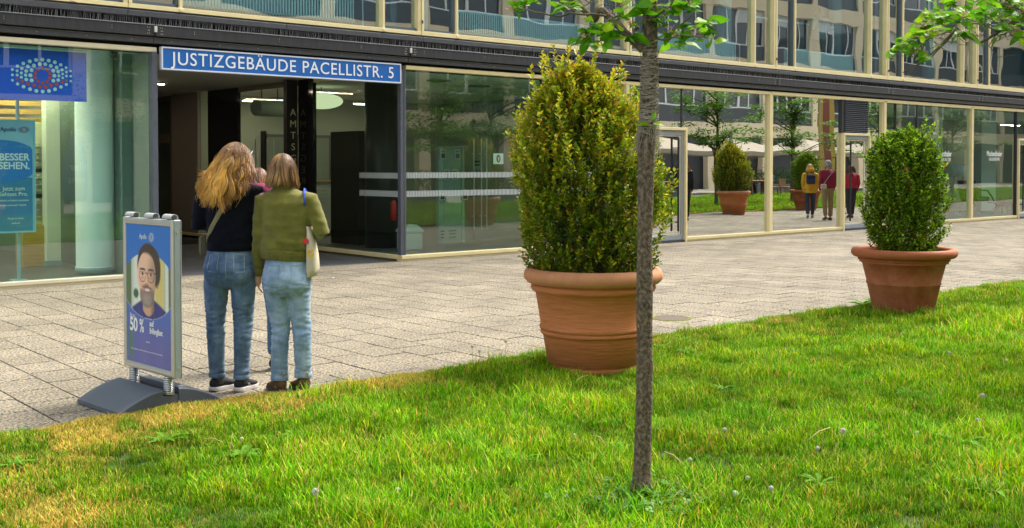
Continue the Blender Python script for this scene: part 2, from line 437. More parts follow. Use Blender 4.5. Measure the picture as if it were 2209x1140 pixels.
def edge_y(x): return 6.36 + 0.07 * noise.noise(Vector((x*1.3, 0, 0))) + 0.05 * noise.noise(Vector((x*5, 0, 2))) + (0.05 if x < 3.5 else 0)
pts = []; rot = []; sc = []; idx = []; tin = []
rg = random.Random(11)
def inview(x, y):
    dep = x*math.cos(AZ) + y*math.sin(AZ); lat = x*math.sin(AZ) - y*math.cos(AZ)
    if dep < 3.9: return False
    u = lat/dep*2347
    return -1200 < u < 1250
def add_g(x, y, s, dens_far=False):
    if y > edge_y(x): return
    n1 = noise.noise(Vector((x*.8, y*.8, 5))); n2 = noise.noise(Vector((x*2.7, y*2.7, 9)))
    if (x-5.706)**2 + (y-5.752)**2 < .335**2 or (x-10.32)**2 + (y-5.88)**2 < .335**2: return
    s *= 0.92 + .7*n2 + .35*n1
    edge = max(0, 1 - (edge_y(x) - y)/.16)
    edge2 = max(0, 1 - (edge_y(x) - y)/.80) * (1 if 1.9 < x < 4.6 else .3)
    dryn = edge2**.7 * 1.0  + max(0, n1 - .25)*.4 + max(0, n2 - .3)*.35
    if x < 1.95 and 4.2 < y < 5.7: dryn += .40
    if x < 3.5: dryn += max(0, noise.noise(Vector((x*1.7, y*1.7, 21))) - .05)*.8
    k = rg.random()
    if k < dryn: c = (1.15 * rg.uniform(.8, 1.15), .98, 1.0); ix = 5
    else:
        g = 1 + .35*n1 + .3*n2
        yl = rg.uniform(.7, 1.35) + .4*max(0, n2); c = (g * yl, g * rg.uniform(.85, 1.12), g); ix = rg.randrange(NV)
        if ix == 5 and rg.random() < .6: ix = 0
    if edge > 0: s *= .85
    pts.append((x, y, 0.004)); rot.append(rg.uniform(0, 6.283)); sc.append(max(.5, s)); idx.append(ix); tin.append(c)
y = 0.6
for _ in range(16000):
    x = rg.uniform(0.8, 9.0); y = rg.uniform(0.8, 6.5)
    if inview(x, y) and x*math.cos(AZ)+y*math.sin(AZ) < 9: add_g(x, y, 1.0)
for _ in range(14000):
    x = rg.uniform(5.0, 19); y = rg.uniform(-.5, 6.5)
    if inview(x, y) and x*math.cos(AZ)+y*math.sin(AZ) >= 9: add_g(x, y, 1.15)
for _ in range(16000):
    x = rg.uniform(-6, 75); y = rg.uniform(-5.1, 6.5)
    if not inview(x, y): add_g(x, y, 1.7)
for _ in range(1500):                      # ragged verge
    x = rg.uniform(1, 16); y = edge_y(x) - rg.uniform(0, .05) ; add_g(x, y, .8)
pme = bpy.data.meshes.new('grass_points'); pme.from_pydata(pts, [], [])
for nm, tp, dat, w_ in (('rotz', 'FLOAT', rot, 1), ('scl', 'FLOAT', sc, 1), ('idx', 'INT', idx, 1)):
    a = pme.attributes.new(nm, tp, 'POINT'); a.data.foreach_set('value', dat)
a = pme.attributes.new('itint', 'FLOAT_COLOR', 'POINT'); a.data.foreach_set('color', np.concatenate([np.array(tin, 'f'), np.ones((len(tin), 1), 'f')], 1).ravel())
grass = bpy.data.objects.new('grass', pme); COL.objects.link(grass); grass['kind'] = 'stuff'; grass['label'] = 'bright green unmown lawn grass with dry yellow blades along the paving'; grass['category'] = 'grass'
ng = bpy.data.node_groups.new('scatter', 'GeometryNodeTree')
ng.interface.new_socket('Geometry', in_out='INPUT', socket_type='NodeSocketGeometry'); ng.interface.new_socket('Geometry', in_out='OUTPUT', socket_type='NodeSocketGeometry')
gi = ng.nodes.new('NodeGroupInput'); go = ng.nodes.new('NodeGroupOutput')
ci = ng.nodes.new('GeometryNodeCollectionInfo'); ci.inputs['Collection'].default_value = gcol; ci.inputs['Separate Children'].default_value = True; ci.inputs['Reset Children'].default_value = True
m2p = ng.nodes.new('GeometryNodeMeshToPoints'); iop = ng.nodes.new('GeometryNodeInstanceOnPoints'); iop.inputs['Pick Instance'].default_value = True
def named(nm, tp):
    q = ng.nodes.new('GeometryNodeInputNamedAttribute'); q.data_type = tp; q.inputs[0].default_value = nm; return q
ar = named('rotz', 'FLOAT'); as_ = named('scl', 'FLOAT'); ai = named('idx', 'INT')
cx = ng.nodes.new('ShaderNodeCombineXYZ'); ng.links.new(ar.outputs[0], cx.inputs[2])
L = ng.links.new
L(gi.outputs[0], m2p.inputs['Mesh']); L(m2p.outputs[0], iop.inputs['Points']); L(ci.outputs[0], iop.inputs['Instance'])
L(ai.outputs[0], iop.inputs['Instance Index']); L(cx.outputs[0], iop.inputs['Rotation']); L(as_.outputs[0], iop.inputs['Scale']); L(iop.outputs[0], go.inputs[0])
gm = grass.modifiers.new('scatter', 'NODES'); gm.node_group = ng
# ================================================================== GLASS BUILDING
D = 14.1
def sz(z, y): return 1.51 + (z - 1.51) * y / D
B = thing('office_building', 'glass fronted office building with dark beam band and cream window frames behind the paving', 'building', (9.76, D, 0))
def bp(name, mb, mats, parent=None, **k): return obj(name, mb, mats, parent or B, world=True, **k)
HX0, HX1 = -8.0, 82.0
# --- horizontal bands
def seg_band(name, xs, y0, y1, z0, z1, mat, gap=.006, b=.004):
    for a, c in zip(xs[:-1], xs[1:]):
        bp(name, MB().bbox(a + gap, c - gap, y0, y1, z0, z1, b), mat)
JX = [-8.0, -3.3, 1.2, 5.742, 9.821, 14.45, 19.306, 23.81, 28.3, 32.9, 37.4, 42.0, 51, 60, 70, 82]
seg_band('fascia_beam', JX, 13.93, 14.06, 3.205, 3.342, DARK)
seg_band('beam_top_edge', JX, 13.922, 14.06, 3.3424, 3.356, DARKEDGE, b=.003)
seg_band('lower_lip', JX, 13.985, 14.07, 3.115, 3.182, GREYST, .003)
seg_band('lip_top_edge', JX, 13.978, 14.07, 3.1824, 3.192, DARKEDGE, .003, b=.002)
GX = [-8.0, 1.2, 5.4, 7.7, 10.1, 12.4, 14.8, 17.1, 19.4, 21.6, 23.8, 26, 28.2, 32.9, 37.4, 42.0, 51, 60, 70, 82]
seg_band('gutter_strip', GX, 13.98, 14.30, 3.455, 3.528, GREYST, .003)
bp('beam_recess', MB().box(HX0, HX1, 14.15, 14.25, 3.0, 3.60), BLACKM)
bp('slab_edge', MB().box(HX0, HX1, 14.25, 14.6, 3.075, 3.58), pmat('slab', (0.2, 0.2, 0.2), 0.8))
# bird spikes in the recess
sp = MB(); r = random.Random(5); x = -3.0
while x < 40:
    lean = r.uniform(-.018, .018); yy = 13.985 + r.uniform(0, .05)
    sp.tube([(x, yy, 3.355), (x + lean, yy - .01, 3.455)], [.0016, .0010], 3); x += r.uniform(.012, .03) if x < 20 else r.uniform(.03, .06)
bp('bird_spikes', sp, pmat('spike_wire', (0.42, 0.40, 0.40), 0.35, 0.7), kind='stuff')
for x, z0, z1 in ((5.742, 3.235, 3.33), (9.821, 3.235, 3.33)):
    bp('joint_bracket', MB().bbox(x - .018, x + .018, 13.905, 13.93, z0 + .02, z1, .003).box(x - .016, x + .016, 13.908, 13.928, z0 - .005, z0 + .018, 1), [pmat('bracket_white', (.6, .58, .53), .5), BLACKM])
# pale metal rivets and screws
rv = MB()
for jx in JX[2:10]:
    for dx in (-.10, -.075, .075, .10):
        for dz in (.03, .07, .11): rv.ell((jx + dx + r.uniform(-.01, .01), 13.928, 3.205 + dz), (.006, .004, .006), 6)
for k in range(70):
    x = -2 + k * .62 + r.uniform(-.1, .1); rv.ell((x, 13.983, 3.15), (.006, .004, .006), 6)
    if k % 2: rv.ell((x + .3, 13.928, 3.27), (.005, .004, .005), 6); rv.ell((x + .3, 13.928, 3.30), (.005, .004, .005), 6)
bp('rivets', rv, pmat('rivet', (.6, .55, .45), .3, .6), kind='stuff')
# --- ground floor header and sill
def band(name, x0, x1, z0, z1, y0=14.03, y1=14.16, m=CREAM): return bp(name, MB().bbox(x0, x1, y0, y1, z0, z1, .003), m)
band('header_rail', HX0, 5.80, 3.008, 3.068, m=CREAM2)
for a, c in ((9.81, 14.75), (14.75, 19.24), (19.246, 23.73), (23.736, 28.08), (28.086, 32.7), (32.706, 42), (42.006, 60), (60.006, 82)):
    band('header_rail', a, c - .004, 3.012, 3.072 + .03 * max(0, (a - 14) / 14) * .6)
band('base_rail', HX0, 5.80, 0.036, 0.082, 14.02, 14.16, CREAM2)
bp('base_plinth', MB().box(HX0, 5.80, 14.035, 14.16, -0.06, 0.033), CREAM)
def base(x0, x1):
    bp('base_rail', MB().bbox(x0, x1, 14.02, 14.16, 0.040, 0.098, .003), CREAM)
    bp('base_plinth', MB().box(x0, x1, 14.04, 14.16, -0.06, 0.037), CREAM)
base(9.715, 14.75); base(14.754, 15.24); base(16.49, 21.95); base(23.07, 24.30); base(25.42, 30.66); base(31.9, 45); base(45.004, 82)
# --- panes and mullions (ground floor)
def pane(x0, x1, z0, z1, mat, y=14.10, name='glass_pane'): return bp(name, MB().box(x0, x1, y, y + .010, z0, z1), mat)
def mull(x0, x1, z0, z1, mat=CREAM, y0=14.03, y1=14.17): return bp('mullion', MB().bbox(x0, x1, y0, y1, z0, z1, .003), mat)
pane(-3.2, .68, .083, 3.006, G_LEFT); pane(.74, 5.725, .083, 3.006, G_LEFT); mull(.68, .74, .083, 3.006, POSTM)
pane(-8, -3.26, .083, 3.006, G_LEFT); mull(-3.26, -3.2, .083, 3.006, POSTM)
bp('steel_post', MB().bbox(5.728, 5.798, 14.0, 14.14, -.05, 3.006, .004), POSTM)
ps = MB()
for z in np.arange(.3, 3.0, .45): ps.ell((5.765, 13.998, z), (.008, .004, .008), 8)
bp('post_screws', ps, POSTM, kind='stuff')
bp('corner_post', MB().bbox(9.712, 9.772, 14.045, 14.13, .10, 3.01, .004).bbox(9.776, 9.81, 14.04, 14.13, .10, 3.01, .003), POSTM)
pane(9.812, 12.70, .10, 3.01, G_LOBBY); mull(12.702, 12.73, .10, 3.01, DARK, 14.08, 14.15); pane(12.732, 14.78, .10, 3.01, G_LOBBY)
mull(14.78, 14.87, .10, 3.01)
pane(14.872, 15.24, .10, 3.01, G_MIR)
def door(x0, x1, ztop=2.245, handle_left=False, gm=G_MIR):
    d = bp('door', MB().bbox(x0 + .055, x0 + .125, 14.05, 14.15, .05, ztop - .06, .004).bbox(x1 - .125, x1 - .055, 14.05, 14.15, .05, ztop - .06, .004)
           .bbox(x0 + .125, x1 - .125, 14.05, 14.15, ztop - .15, ztop - .06, .004).bbox(x0 + .125, x1 - .125, 14.05, 14.15, .05, .15, .004), ALUD)
    sub('frame', MB().bbox(x0, x0 + .05, 14.0, 14.16, -.05, ztop, .004).bbox(x1 - .05, x1, 14.0, 14.16, -.05, ztop, .004).bbox(x0 + .05, x1 - .05, 14.0, 14.16, ztop - .055, ztop, .004), CREAM, d)
    sub('inner_frame', MB().bbox(x0 + .13, x0 + .155, 14.07, 14.13, .155, ztop - .155, .002).bbox(x1 - .155, x1 - .13, 14.07, 14.13, .155, ztop - .155, .002).box(x0 + .155, x1 - .155, 14.07, 14.13, .155, .175).box(x0 + .155, x1 - .155, 14.07, 14.13, ztop - .175, ztop - .155), CREAM2, d)
    sub('glass', MB().box(x0 + .157, x1 - .157, 14.09, 14.10, .177, ztop - .177), gm, d)
    hx = x0 + .27 if handle_left else x1 - .27
    h = MB().bbox(hx - .018, hx + .018, 13.985, 14.02, .22, ztop - .2, .006)
    for z in (.4, ztop - .4): h.box(hx - .01, hx + .01, 14.02, 14.09, z - .01, z + .01)
    sub('handle', h, pmat('black_metal', (.015, .015, .018), .35), d)
    sub('threshold', MB().box(x0 + .052, x1 - .052, 14.02, 14.16, -.05, .045), GREYST, d)
    return d
door(15.24, 16.49); pane(14.90 + .36, 16.40, 2.25, 3.01, G_MIR); mull(16.40, 16.43, 2.25, 3.01, DARK, 14.08, 14.15)
pane(16.432, 16.49, 2.25, 3.01, G_MIR)
pane(16.492, 19.19, .10, 3.01, G_MIR); mull(19.19, 19.30, .10, 3.012); pane(19.302, 21.93, .10, 3.03, G_MIR)
door(21.95, 23.07, 2.25, True)
mull(21.93, 22.02, 2.252, 3.03, DARK, 14.05, 14.16)
lv = bp('louvre_panel', MB().box(22.022, 23.0, 14.13, 14.16, 2.255, 3.04).bbox(22.022, 22.06, 14.04, 14.13, 2.255, 3.04, .002).bbox(22.975, 23.0, 14.04, 14.13, 2.255, 3.04, .002), pmat('louvre_dark', (.01, .011, .013), .6))
sl = MB(); 
slat_me = None
for k in range(17):
    z = 2.275 + k * .0445
    s_ = MB().add([(22.065, 14.03, 0), (22.97, 14.03, 0), (22.97, 14.10, .028), (22.065, 14.10, .028), (22.065, 14.03, .006), (22.97, 14.03, .006), (22.97, 14.10, .034), (22.065, 14.10, .034)], [(0,3,2,1),(4,5,6,7),(0,1,5,4),(1,2,6,5),(2,3,7,6),(3,0,4,7)])
    if slat_me is None: slat_me = s_.mesh('slat'); slat_me.materials.append(pmat('slat_grey', (.15, .16, .18), .5, .0))
    o = bpy.data.objects.new('slat', slat_me); COL.objects.link(o); o.parent = lv; o.location = (0, 0, z)
pane(23.002, 23.70, .10, 3.04, G_MIR)
mull(23.70, 23.80, .10, 3.05)
pane(23.802, 24.30, .10, 3.04, G_SHOP); mull(24.30, 24.33, .10, 3.04, DARK, 14.08, 14.15)
door(24.33, 25.42, 2.25, False, G_SHOP); pane(24.332, 25.30, 2.252, 3.04, G_SHOP); mull(25.30, 25.335, 2.252, 3.04, DARK, 14.08, 14.15); pane(25.337, 25.42, 2.252, 3.04, G_SHOP)
pane(25.422, 28.02, .10, 3.04, G_SHOP); mull(28.02, 28.12, .10, 3.05); pane(28.122, 30.66, .10, 3.05, G_SHOP)
door(30.70, 31.9, 2.26, True, G_SHOP); pane(30.70, 31.9, 2.262, 3.05, G_SHOP); mull(30.66, 30.70, .10, 3.05, DARK, 14.06, 14.15)
xx = 31.9
for k in range(10):
    mull(xx, xx + .08, .10, 3.06); pane(xx + .082, min(xx + 4.5, 82) - .002, .10, 3.06, G_SHOP); xx += 4.5
# safety stripes on the lobby glass (two bands of fine vertical ticks)
def stripes(x0, x1, z0, z1, y, alongY=None):
    mb = MB(); x = x0
    while x < x1:
        if alongY is None: mb.box(x, x + .016, y, y + .0015, z0, z1)
        else: mb.box(alongY, alongY + .0015, x, x + .016, z0, z1)
        x += .030
    return mb
STR = pmat('frosted_stripe', (.55, .60, .60), .7)
bp('safety_stripes', stripes(9.83, 12.69, 1.305, 1.395, 14.097), STR, kind='stuff'); bp('safety_stripes', stripes(9.83, 12.69, 1.01, 1.105, 14.097), STR, kind='stuff')
bp('safety_stripes', stripes(12.75, 14.75, 1.305, 1.395, 14.097), STR, kind='stuff'); bp('safety_stripes', stripes(12.75, 14.75, 1.01, 1.105, 14.097), STR, kind='stuff')
bp('safety_stripes', stripes(14.16, 15.25, 1.30, 1.39, 0, 9.728), STR, kind='stuff'); bp('safety_stripes', stripes(14.16, 15.25, 1.01, 1.105, 0, 9.728), STR, kind='stuff')

# --- upper storey
UZ0, UZ1 = 3.612, 6.95
USX = [-8, .62, 5.41, 10.075, 14.83, 19.33, 23.77, 28.2, 32.7, 37.2, 41.7, 50, 60, 70, 82]
for a, c in zip(USX[:-1], USX[1:]): bp('sill_rail', MB().bbox(a + .003, c - .003, 13.99, 14.2, 3.556, 3.612 + .03 * max(0, (c - 9) / 14), .003), CREAM)
bp('sill_shadow_gap', MB().box(HX0, HX1, 14.0, 14.2, 3.528, 3.556), BLACKM)  # solid black strip, the gap's shade put into its colour
def umull(x0, x1, m=CREAM, y0=14.0, y1=14.18): bp('mullion', MB().bbox(x0, x1, y0, y1, UZ0 + .001, UZ1, .003), m)
allm = []
for c in (.62, 5.41, 10.075, 14.83, 19.33, 23.77, 28.2, 32.7, 37.2, 41.7):
    umull(c - .055, c + .0, CREAM); umull(c + .008, c + .05, CREAM, 13.985, 14.18)
    allm += [c - .055, c + .05]
    bp('window_hinge', MB().bbox(c + .0, c + .02, 13.965, 13.985, 3.74, 3.79, .002), DARK)
    for d in (-.70, .72):
        if c < 40:
            umull(c + d - .02, c + d + .02); allm += [c + d - .02, c + d + .02]
            s_ = 1 if d > 0 else -1
            bp('casement_frame', MB().box(min(c + d - s_*.022, c + d - s_*.052), max(c + d - s_*.022, c + d - s_*.052), 14.04, 14.16, UZ0 + .05, UZ1 - .05)
               .box(min(c + d - s_*.052, c + s_*.06), max(c + d - s_*.052, c + s_*.06), 14.04, 14.16, UZ0 + .012, UZ0 + .05), pmat('casement_dark', (.09, .12, .15), .4))
            bp('hinge_foot', MB().bbox(c + d - .03, c + d + .03, 13.975, 13.988, 3.565, 3.605, .003), CREAM2)
allm = sorted(allm); allm = [-8.0] + allm + [82.0]
for a, c in zip(allm[:-1], allm[1:]):
    if c - a > .12: bp('glass_pane', MB().box(a + .001, c - .001, 14.10, 14.11, UZ0 + .001, UZ1), G_UP)
bp('upper_head', MB().box(HX0, HX1, 13.98, 14.3, UZ1, 7.4), DARK)
bp('upper_wall', MB().box(HX0, HX1, 14.0, 14.35, 7.4, 13.0), pmat('upper_facade', (.25, .27, .29), .5))
bp('roof', MB().box(HX0, HX1, 14.35, 26, 12.8, 13.0), pmat('roof_felt', (.2, .2, .2), .9))
# upper interior
INW = pmat('office_wall', (.20, .25, .27), .8, var=.08, vscale=1)
bp('upper_floor', MB().box(HX0, HX1, 14.6, 19, 3.3, 3.60), pmat('office_floor', (.28, .30, .31), .6))
bp('upper_back_wall', MB().box(HX0, HX1, 19, 19.15, 3.6, 7.0), INW)
bp('upper_ceiling', MB().box(HX0, HX1, 14.3, 19, 6.96, 7.2), pmat('office_ceiling', (.7, .72, .72), .8))
for x in (0, 4.4, 9.9, 14.8, 24.2, 33, 40): bp('partition', MB().box(x, x + .12, 14.6, 19, 3.6, 6.96), INW)
for x in (5.2, 10.3, 15.3, 19.6, 24.0, 28.6): bp('round_column', MB().lathe([(.17, 3.6), (.17, 6.96)], 24, (x, 15.6, 0)), pmat('column_paint', (.55, .62, .60), .6), smooth=True)
bp('curtain', MB().rings([[(10.25 + .02*math.sin(j*1.3)*0 + j*.012, 14.5 + .018*math.sin(j*1.5), z) for j in range(28)] for z in (3.62, 6.9)], cap=False, closed=False), pmat('white_curtain', (.55, .6, .62), .9), smooth=True)
def radiator(x0, x1, z0=3.70, z1=4.085):
    mb = MB(); x = x0
    while x < x1:
        for yy in (14.33, 14.40):
            mb.tube([(x, yy, z0 + .03), (x, yy, z1 - .03)], .0115, 6)
        mb.tube([(x, 14.33, z1 - .03), (x, 14.365, z1), (x, 14.40, z1 - .03)], .0115, 5); mb.tube([(x, 14.33, z0 + .03), (x, 14.365, z0), (x, 14.40, z0 + .03)], .0115, 5)
        x += .048
    mb.tube([(x0, 14.365, z1 - .02), (x, 14.365, z1 - .02)], .014, 6); mb.tube([(x0, 14.365, z0 + .02), (x, 14.365, z0 + .02)], .014, 6)
    mb.tube([(x, 14.365, z1 - .02), (x + .1, 14.365, z1 - .02), (x + .14, 14.365, z1 - .06), (x + .15, 14.365, 3.6)], .011, 6)
    return mb
RADM = pmat('radiator_enamel', (.80, .88, .86), .4)
for a, c in ((1.2, 4.5), (6.25, 9.05), (10.98, 14.0), (15.6, 18.4), (20.2, 22.8)):
    bp('radiator', radiator(a, c, 3.70, 4.085 if a > 9 else 4.30), RADM)
bp('stair_rail', MB().tube([(20.0, 15.2, 4.86), (23.4, 15.2, 4.86)], .025, 8).tube([(20.8, 15.2, 3.6), (20.8, 15.2, 4.86)], .02, 6).tube([(22.3, 15.2, 3.6), (22.3, 15.2, 4.86)], .03, 6), pmat('rail_teal', (.45, .62, .60), .4))

# --- interiors, ground floor
FLO = pmat('shop_floor', (.09, .095, .10), .35, var=.25, vscale=6, stretch=(1, 6, 1))
WALLW = pmat('shop_wall', (.62, .60, .55), .8, var=.05, vscale=1)
bp('interior_floor', MB().box(HX0, 5.74, 14.16, 22, -.03, .02), FLO)
bp('interior_floor', MB().box(9.76, 16.3, 14.16, 24.5, -.03, .02), pmat('lobby_floor', (.16, .155, .15), .35, var=.15, vscale=4))
bp('interior_floor', MB().box(16.3, 82, 14.16, 22, -.03, .02), pmat('pale_shop_floor', (.32, .32, .31), .5, var=.1))
CEI = pmat('ceiling_plaster', (.65, .65, .6), .85)
bp('ceiling', MB().box(HX0, 5.74, 14.26, 22, 3.03, 3.10), CEI); bp('ceiling', MB().box(9.76, 16.3, 14.26, 24.5, 3.03, 3.10), CEI); bp('ceiling', MB().box(16.3, 82, 14.26, 22, 3.03, 3.10), CEI)
bp('entrance_soffit', MB().box(5.74, 9.76, 14.15, 24.5, 3.03, 3.11), pmat('soffit_grey', (.50, .48, .42), .85, var=.06))
bp('interior_wall', MB().box(5.60, 5.74, 14.75, 22, .02, 3.03), pmat('side_wall_teal', (.15, .20, .18), .7))
bp('facade_drain', MB().box(-8, 60, 13.985, 14.018, -.03, .001), pmat('drain_slot', (.02, .02, .022), .7)); bp('drain_edge', MB().box(-8, 60, 13.981, 13.984, -.03, .005).box(-8, 60, 14.0185, 14.022, -.03, .005), ALU)
bp('interior_wall', MB().box(HX0, 5.60, 21.9, 22, .02, 3.03), WALLW)
bp('interior_wall', MB().box(9.76, 16.3, 22.0, 22.15, .02, 3.03), pmat('lobby_wall', (.34, .36, .31), .85))
bp('interior_wall', MB().box(16.3, 16.42, 14.3, 24.5, .02, 3.03), pmat('lobby_wall_dark', (.32, .33, .30), .85))
bp('interior_wall', MB().box(16.43, 23.7, 15.3, 15.4, .02, 3.03), pmat('dark_blind', (.035, .037, .04), .8))
bp('interior_wall', MB().box(23.72, 45, 18.5, 18.6, .02, 3.03), pmat('shop_back_wall', (.30, .31, .27), .8))
bp('interior_wall', MB().box(45, 82, 15.6, 15.7, .02, 3.03), pmat('dark_blind', (.03, .03, .03), .8))
bp('interior_wall', MB().box(23.70, 23.8, 14.3, 18.5, .02, 3.03), pmat('grey_partition', (.35, .37, .37), .8))
# entrance passage floor, dark stone slabs + doormat edge
EFL = pmat('entrance_stone', (.10, .10, .105), .55, var=.3, vscale=10, bump=.001, bscale=60)
ef = bp('passage_floor', MB().box(5.8, 9.72, 14.16, 24.5, -.05, -.004), pmat('joint_dark', (.02, .02, .02), .9))
for i in range(7):
    for j in range(8):
        m_ = MB().bbox(5.805 + i*.56, 5.805 + (i+1)*.56 - .006, 14.17 + j*.7, 14.17 + (j+1)*.7 - .006, -.03, .0, .002)
        o = bpy.data.objects.new('slab', m_.mesh('slab')); o.data.materials.append(EFL); COL.objects.link(o); o.parent = ef
bp('door_track', MB().box(5.80, 9.715, 13.99, 14.155, -.04, .002), pmat('brush_mat', (.20, .18, .13), .9, var=.5, vscale=90))
bp('side_room_wall', MB().box(10.6, 10.7, 22.2, 24.6, 0, 3.03), pmat('side_room', (.20, .19, .17), .8)); bp('side_room_wall', MB().box(9.8, 10.6, 22.16, 22.2, 0, 3.03), pmat('side_room', (.20, .19, .17), .8)); bp('side_room_wall', MB().box(9.79, 10.7, 24.6, 24.7, 0, 3.03), pmat('side_room', (.20, .19, .17), .8)); bp('side_room_ceiling', MB().box(9.78, 10.7, 22.2, 24.6, 3.0, 3.05), pmat('side_room', (.20, .19, .17), .8))
bp('passage_back', MB().box(5.74, 9.76, 24.4, 24.6, 0, 3.03), pmat('dark_wall', (.12, .12, .11), .8))
bp('passage_left_wall', MB().box(5.745, 5.80, 14.16, 24.4, 0, 3.03), pmat('dark_wall2', (.30, .29, .27), .8))
# right wall of the passage (plane X = 9.74): parts from front to back
SX0, SX1 = 9.73, 9.742
def spane(y0, y1, z0=.10, z1=2.95, m=G_SIDE): return bp('glass_pane', MB().box(SX0, SX1, y0, y1, z0, z1), m)
spane(14.135, 16.68); spane(17.75, 19.55, .03, 2.92)
BLK = pmat('black_gloss_panel', (.008, .009, .011), .08)
bp('black_panel', MB().box(9.69, 9.76, 16.69, 17.20, .02, 3.02), BLK)
bp('door_pillar', MB().box(9.47, 9.685, 17.21, 17.33, .02, 3.02), pmat('black_matt_panel', (.012, .012, .014), .5))
bp('black_panel', MB().box(9.70, 9.76, 19.56, 20.9, .02, 3.02), BLK)
spane(20.95, 21.35, .05, 3.0)
bp('stone_wall', MB().box(9.70, 9.78, 21.4, 22.7, .0, 3.03), pmat('dark_stone_wall', (.20, .17, .15), .8, var=.15, vscale=20))
bp('side_header', MB().box(9.70, 9.77, 14.14, 16.68, 2.952, 3.02), CREAM)
bp('side_header', MB().box(9.70, 9.77, 17.34, 19.55, 2.93, 3.02), pmat('bronze', (.12, .10, .06), .5))
bp('side_base', MB().bbox(9.69, 9.775, 14.162, 24.3, .036, .098, .003), CREAM); bp('side_base_plinth', MB().box(9.70, 9.775, 14.162, 24.3, -.03, .034), pmat('plinth_brown', (.10, .08, .04), .6))
sd = bp('glass_door', MB().box(9.70, 9.73, 22.72, 22.78, 0, 3.0).box(9.70, 9.73, 24.2, 24.28, 0, 3.0).box(9.70, 9.73, 22.78, 24.2, 2.0, 2.2).box(9.70, 9.73, 22.78, 24.2, 2.9, 3.0), pmat('bronze_frame', (.09, .07, .04), .5))
sub('glass', MB().box(9.735, 9.745, 22.78, 24.2, 0, 3.0), G_SIDE, sd)
hd = MB()
for y in (18.3, 18.75): hd.tube([(9.66, y, .9), (9.66, y, 2.0)], .014, 8)
hd.bbox(9.69, 9.725, 18.45, 18.62, .02, 2.15, .003, 1)
bp('door_handles', hd, [ALU, pmat('door_edge', (.02, .02, .02), .5)])
# lobby furniture fixed to the building
LCOL = pmat('dark_column', (.03, .036, .038), .35)
for x, y in ((7.7, 16.2), (7.7, 19.4), (7.7, 22.4)):
    q = bp('strip_or_fill_light', MB().bbox(x - .5, x + .5, y - .06, y + .06, 3.0, 3.028, .004), pmat('lamp_body', (.5, .5, .45), .5)); sub('tube', MB().box(x - .45, x + .45, y - .03, y + .03, 2.988, 2.998), emis_mat('passage_fill_tube', (1.0, .85, .6), 13.0), q)  # unseen tubes added under the soffit to brighten the passage
bp('round_column', MB().lathe([(.30, .02), (.30, 3.03)], 32, (11.02, 16.55, 0)), LCOL, smooth=True)
bp('wall_cabinet', MB().bbox(10.95, 11.6, 17.2, 18.2, .02, 2.15, .006), pmat('black_cabinet', (.012, .012, .013), .5))
bp('wall_frame', MB().box(11.5, 13.2, 21.93, 21.99, .95, 2.2).box(11.56, 13.14, 21.91, 21.94, 1.0, 2.14, 1), [pmat('frame_dark', (.08, .09, .09), .5), pmat('lobby_panel', (.20, .23, .21), .8)])
# warm linear ceiling lights, plus unseen ones added to brighten the rooms
LAMP = emis_mat('warm_tube_and_fill', (1.0, .88, .60), 24.0)
for (x, y, l) in ((11.9, 18.4, .9), (12.9, 20.4, .9), (10.5, 20.9, .7), (2.6, 15.6, 1.2), (4.3, 16.4, .9), (4.3, 18.4, .9), (2.2, 17.6, 1.2), (2.2, 19.4, 1.2), (0.2, 16.5, 1.2), (0.2, 18.5, 1.2), (3.4, 15.2, 1.1), (4.6, 17.2, .7), (36.0, 17.0, 1.2)):
    q = bp('strip_or_fill_light', MB().bbox(x - .05, x + l + .05, y - .06, y + .06, 2.86, 2.89, .004), pmat('lamp_body', (.5, .5, .45), .5)); sub('tube', MB().box(x, x + l, y - .045, y + .045, 2.848, 2.858), LAMP, q)
for x, y in ((11.6, 15.6), (13.0, 16.2), (12.2, 18.3), (3.4, 15.5), (5.0, 16.2)):
    bp('air_vent', MB().box(x - .18, x + .18, y - .12, y + .12, 3.0, 3.028), pmat('vent_dark', (.06, .06, .06), .6))
# ================================================================== SIGNS
SBLUE = pmat('sign_blue', (0.002, 0.115, 0.43), 0.5, var=.05)
SWHITE = pmat('sign_white', (0.80, 0.82, 0.82), 0.4)
def flat_text(parent, txt, size, X, Y, O, mat, sx=1.0, align='CENTER', offset=0.0, spacing=1.0, name='lettering', thick=.0015, world=True):
    me = place_mesh(text_mesh(txt, size, thick, sx, align, offset, spacing), X, Y, O)
    return obj(name, me, mat, parent, world=world)
EX, EZ = (1, 0, 0), (0, 0, 1)
t = thing('court_sign', 'long blue enamel sign reading JUSTIZGEBÄUDE PACELLISTR. 5 above the dark entrance', 'sign', (7.74, 14.0, 2.77))
sx0, sx1, s0, s1 = 5.835, 9.665, 2.775, 3.078
obj('sign_panel', MB().bbox(sx0 + .02, sx1 - .02, 13.965, 14.03, s0 + .02, s1 - .02, .002), SBLUE, t, world=True)
obj('border', MB().bbox(sx0, sx1, 13.955, 14.035, s0, s0 + .0195, .003).bbox(sx0, sx1, 13.955, 14.035, s1 - .0195, s1, .003).box(sx0, sx0 + .0195, 13.955, 14.035, s0 + .02, s1 - .02).box(sx1 - .0195, sx1, 13.955, 14.035, s0 + .02, s1 - .02), pmat('enamel_edge', (.62, .66, .74), .35), t, world=True)
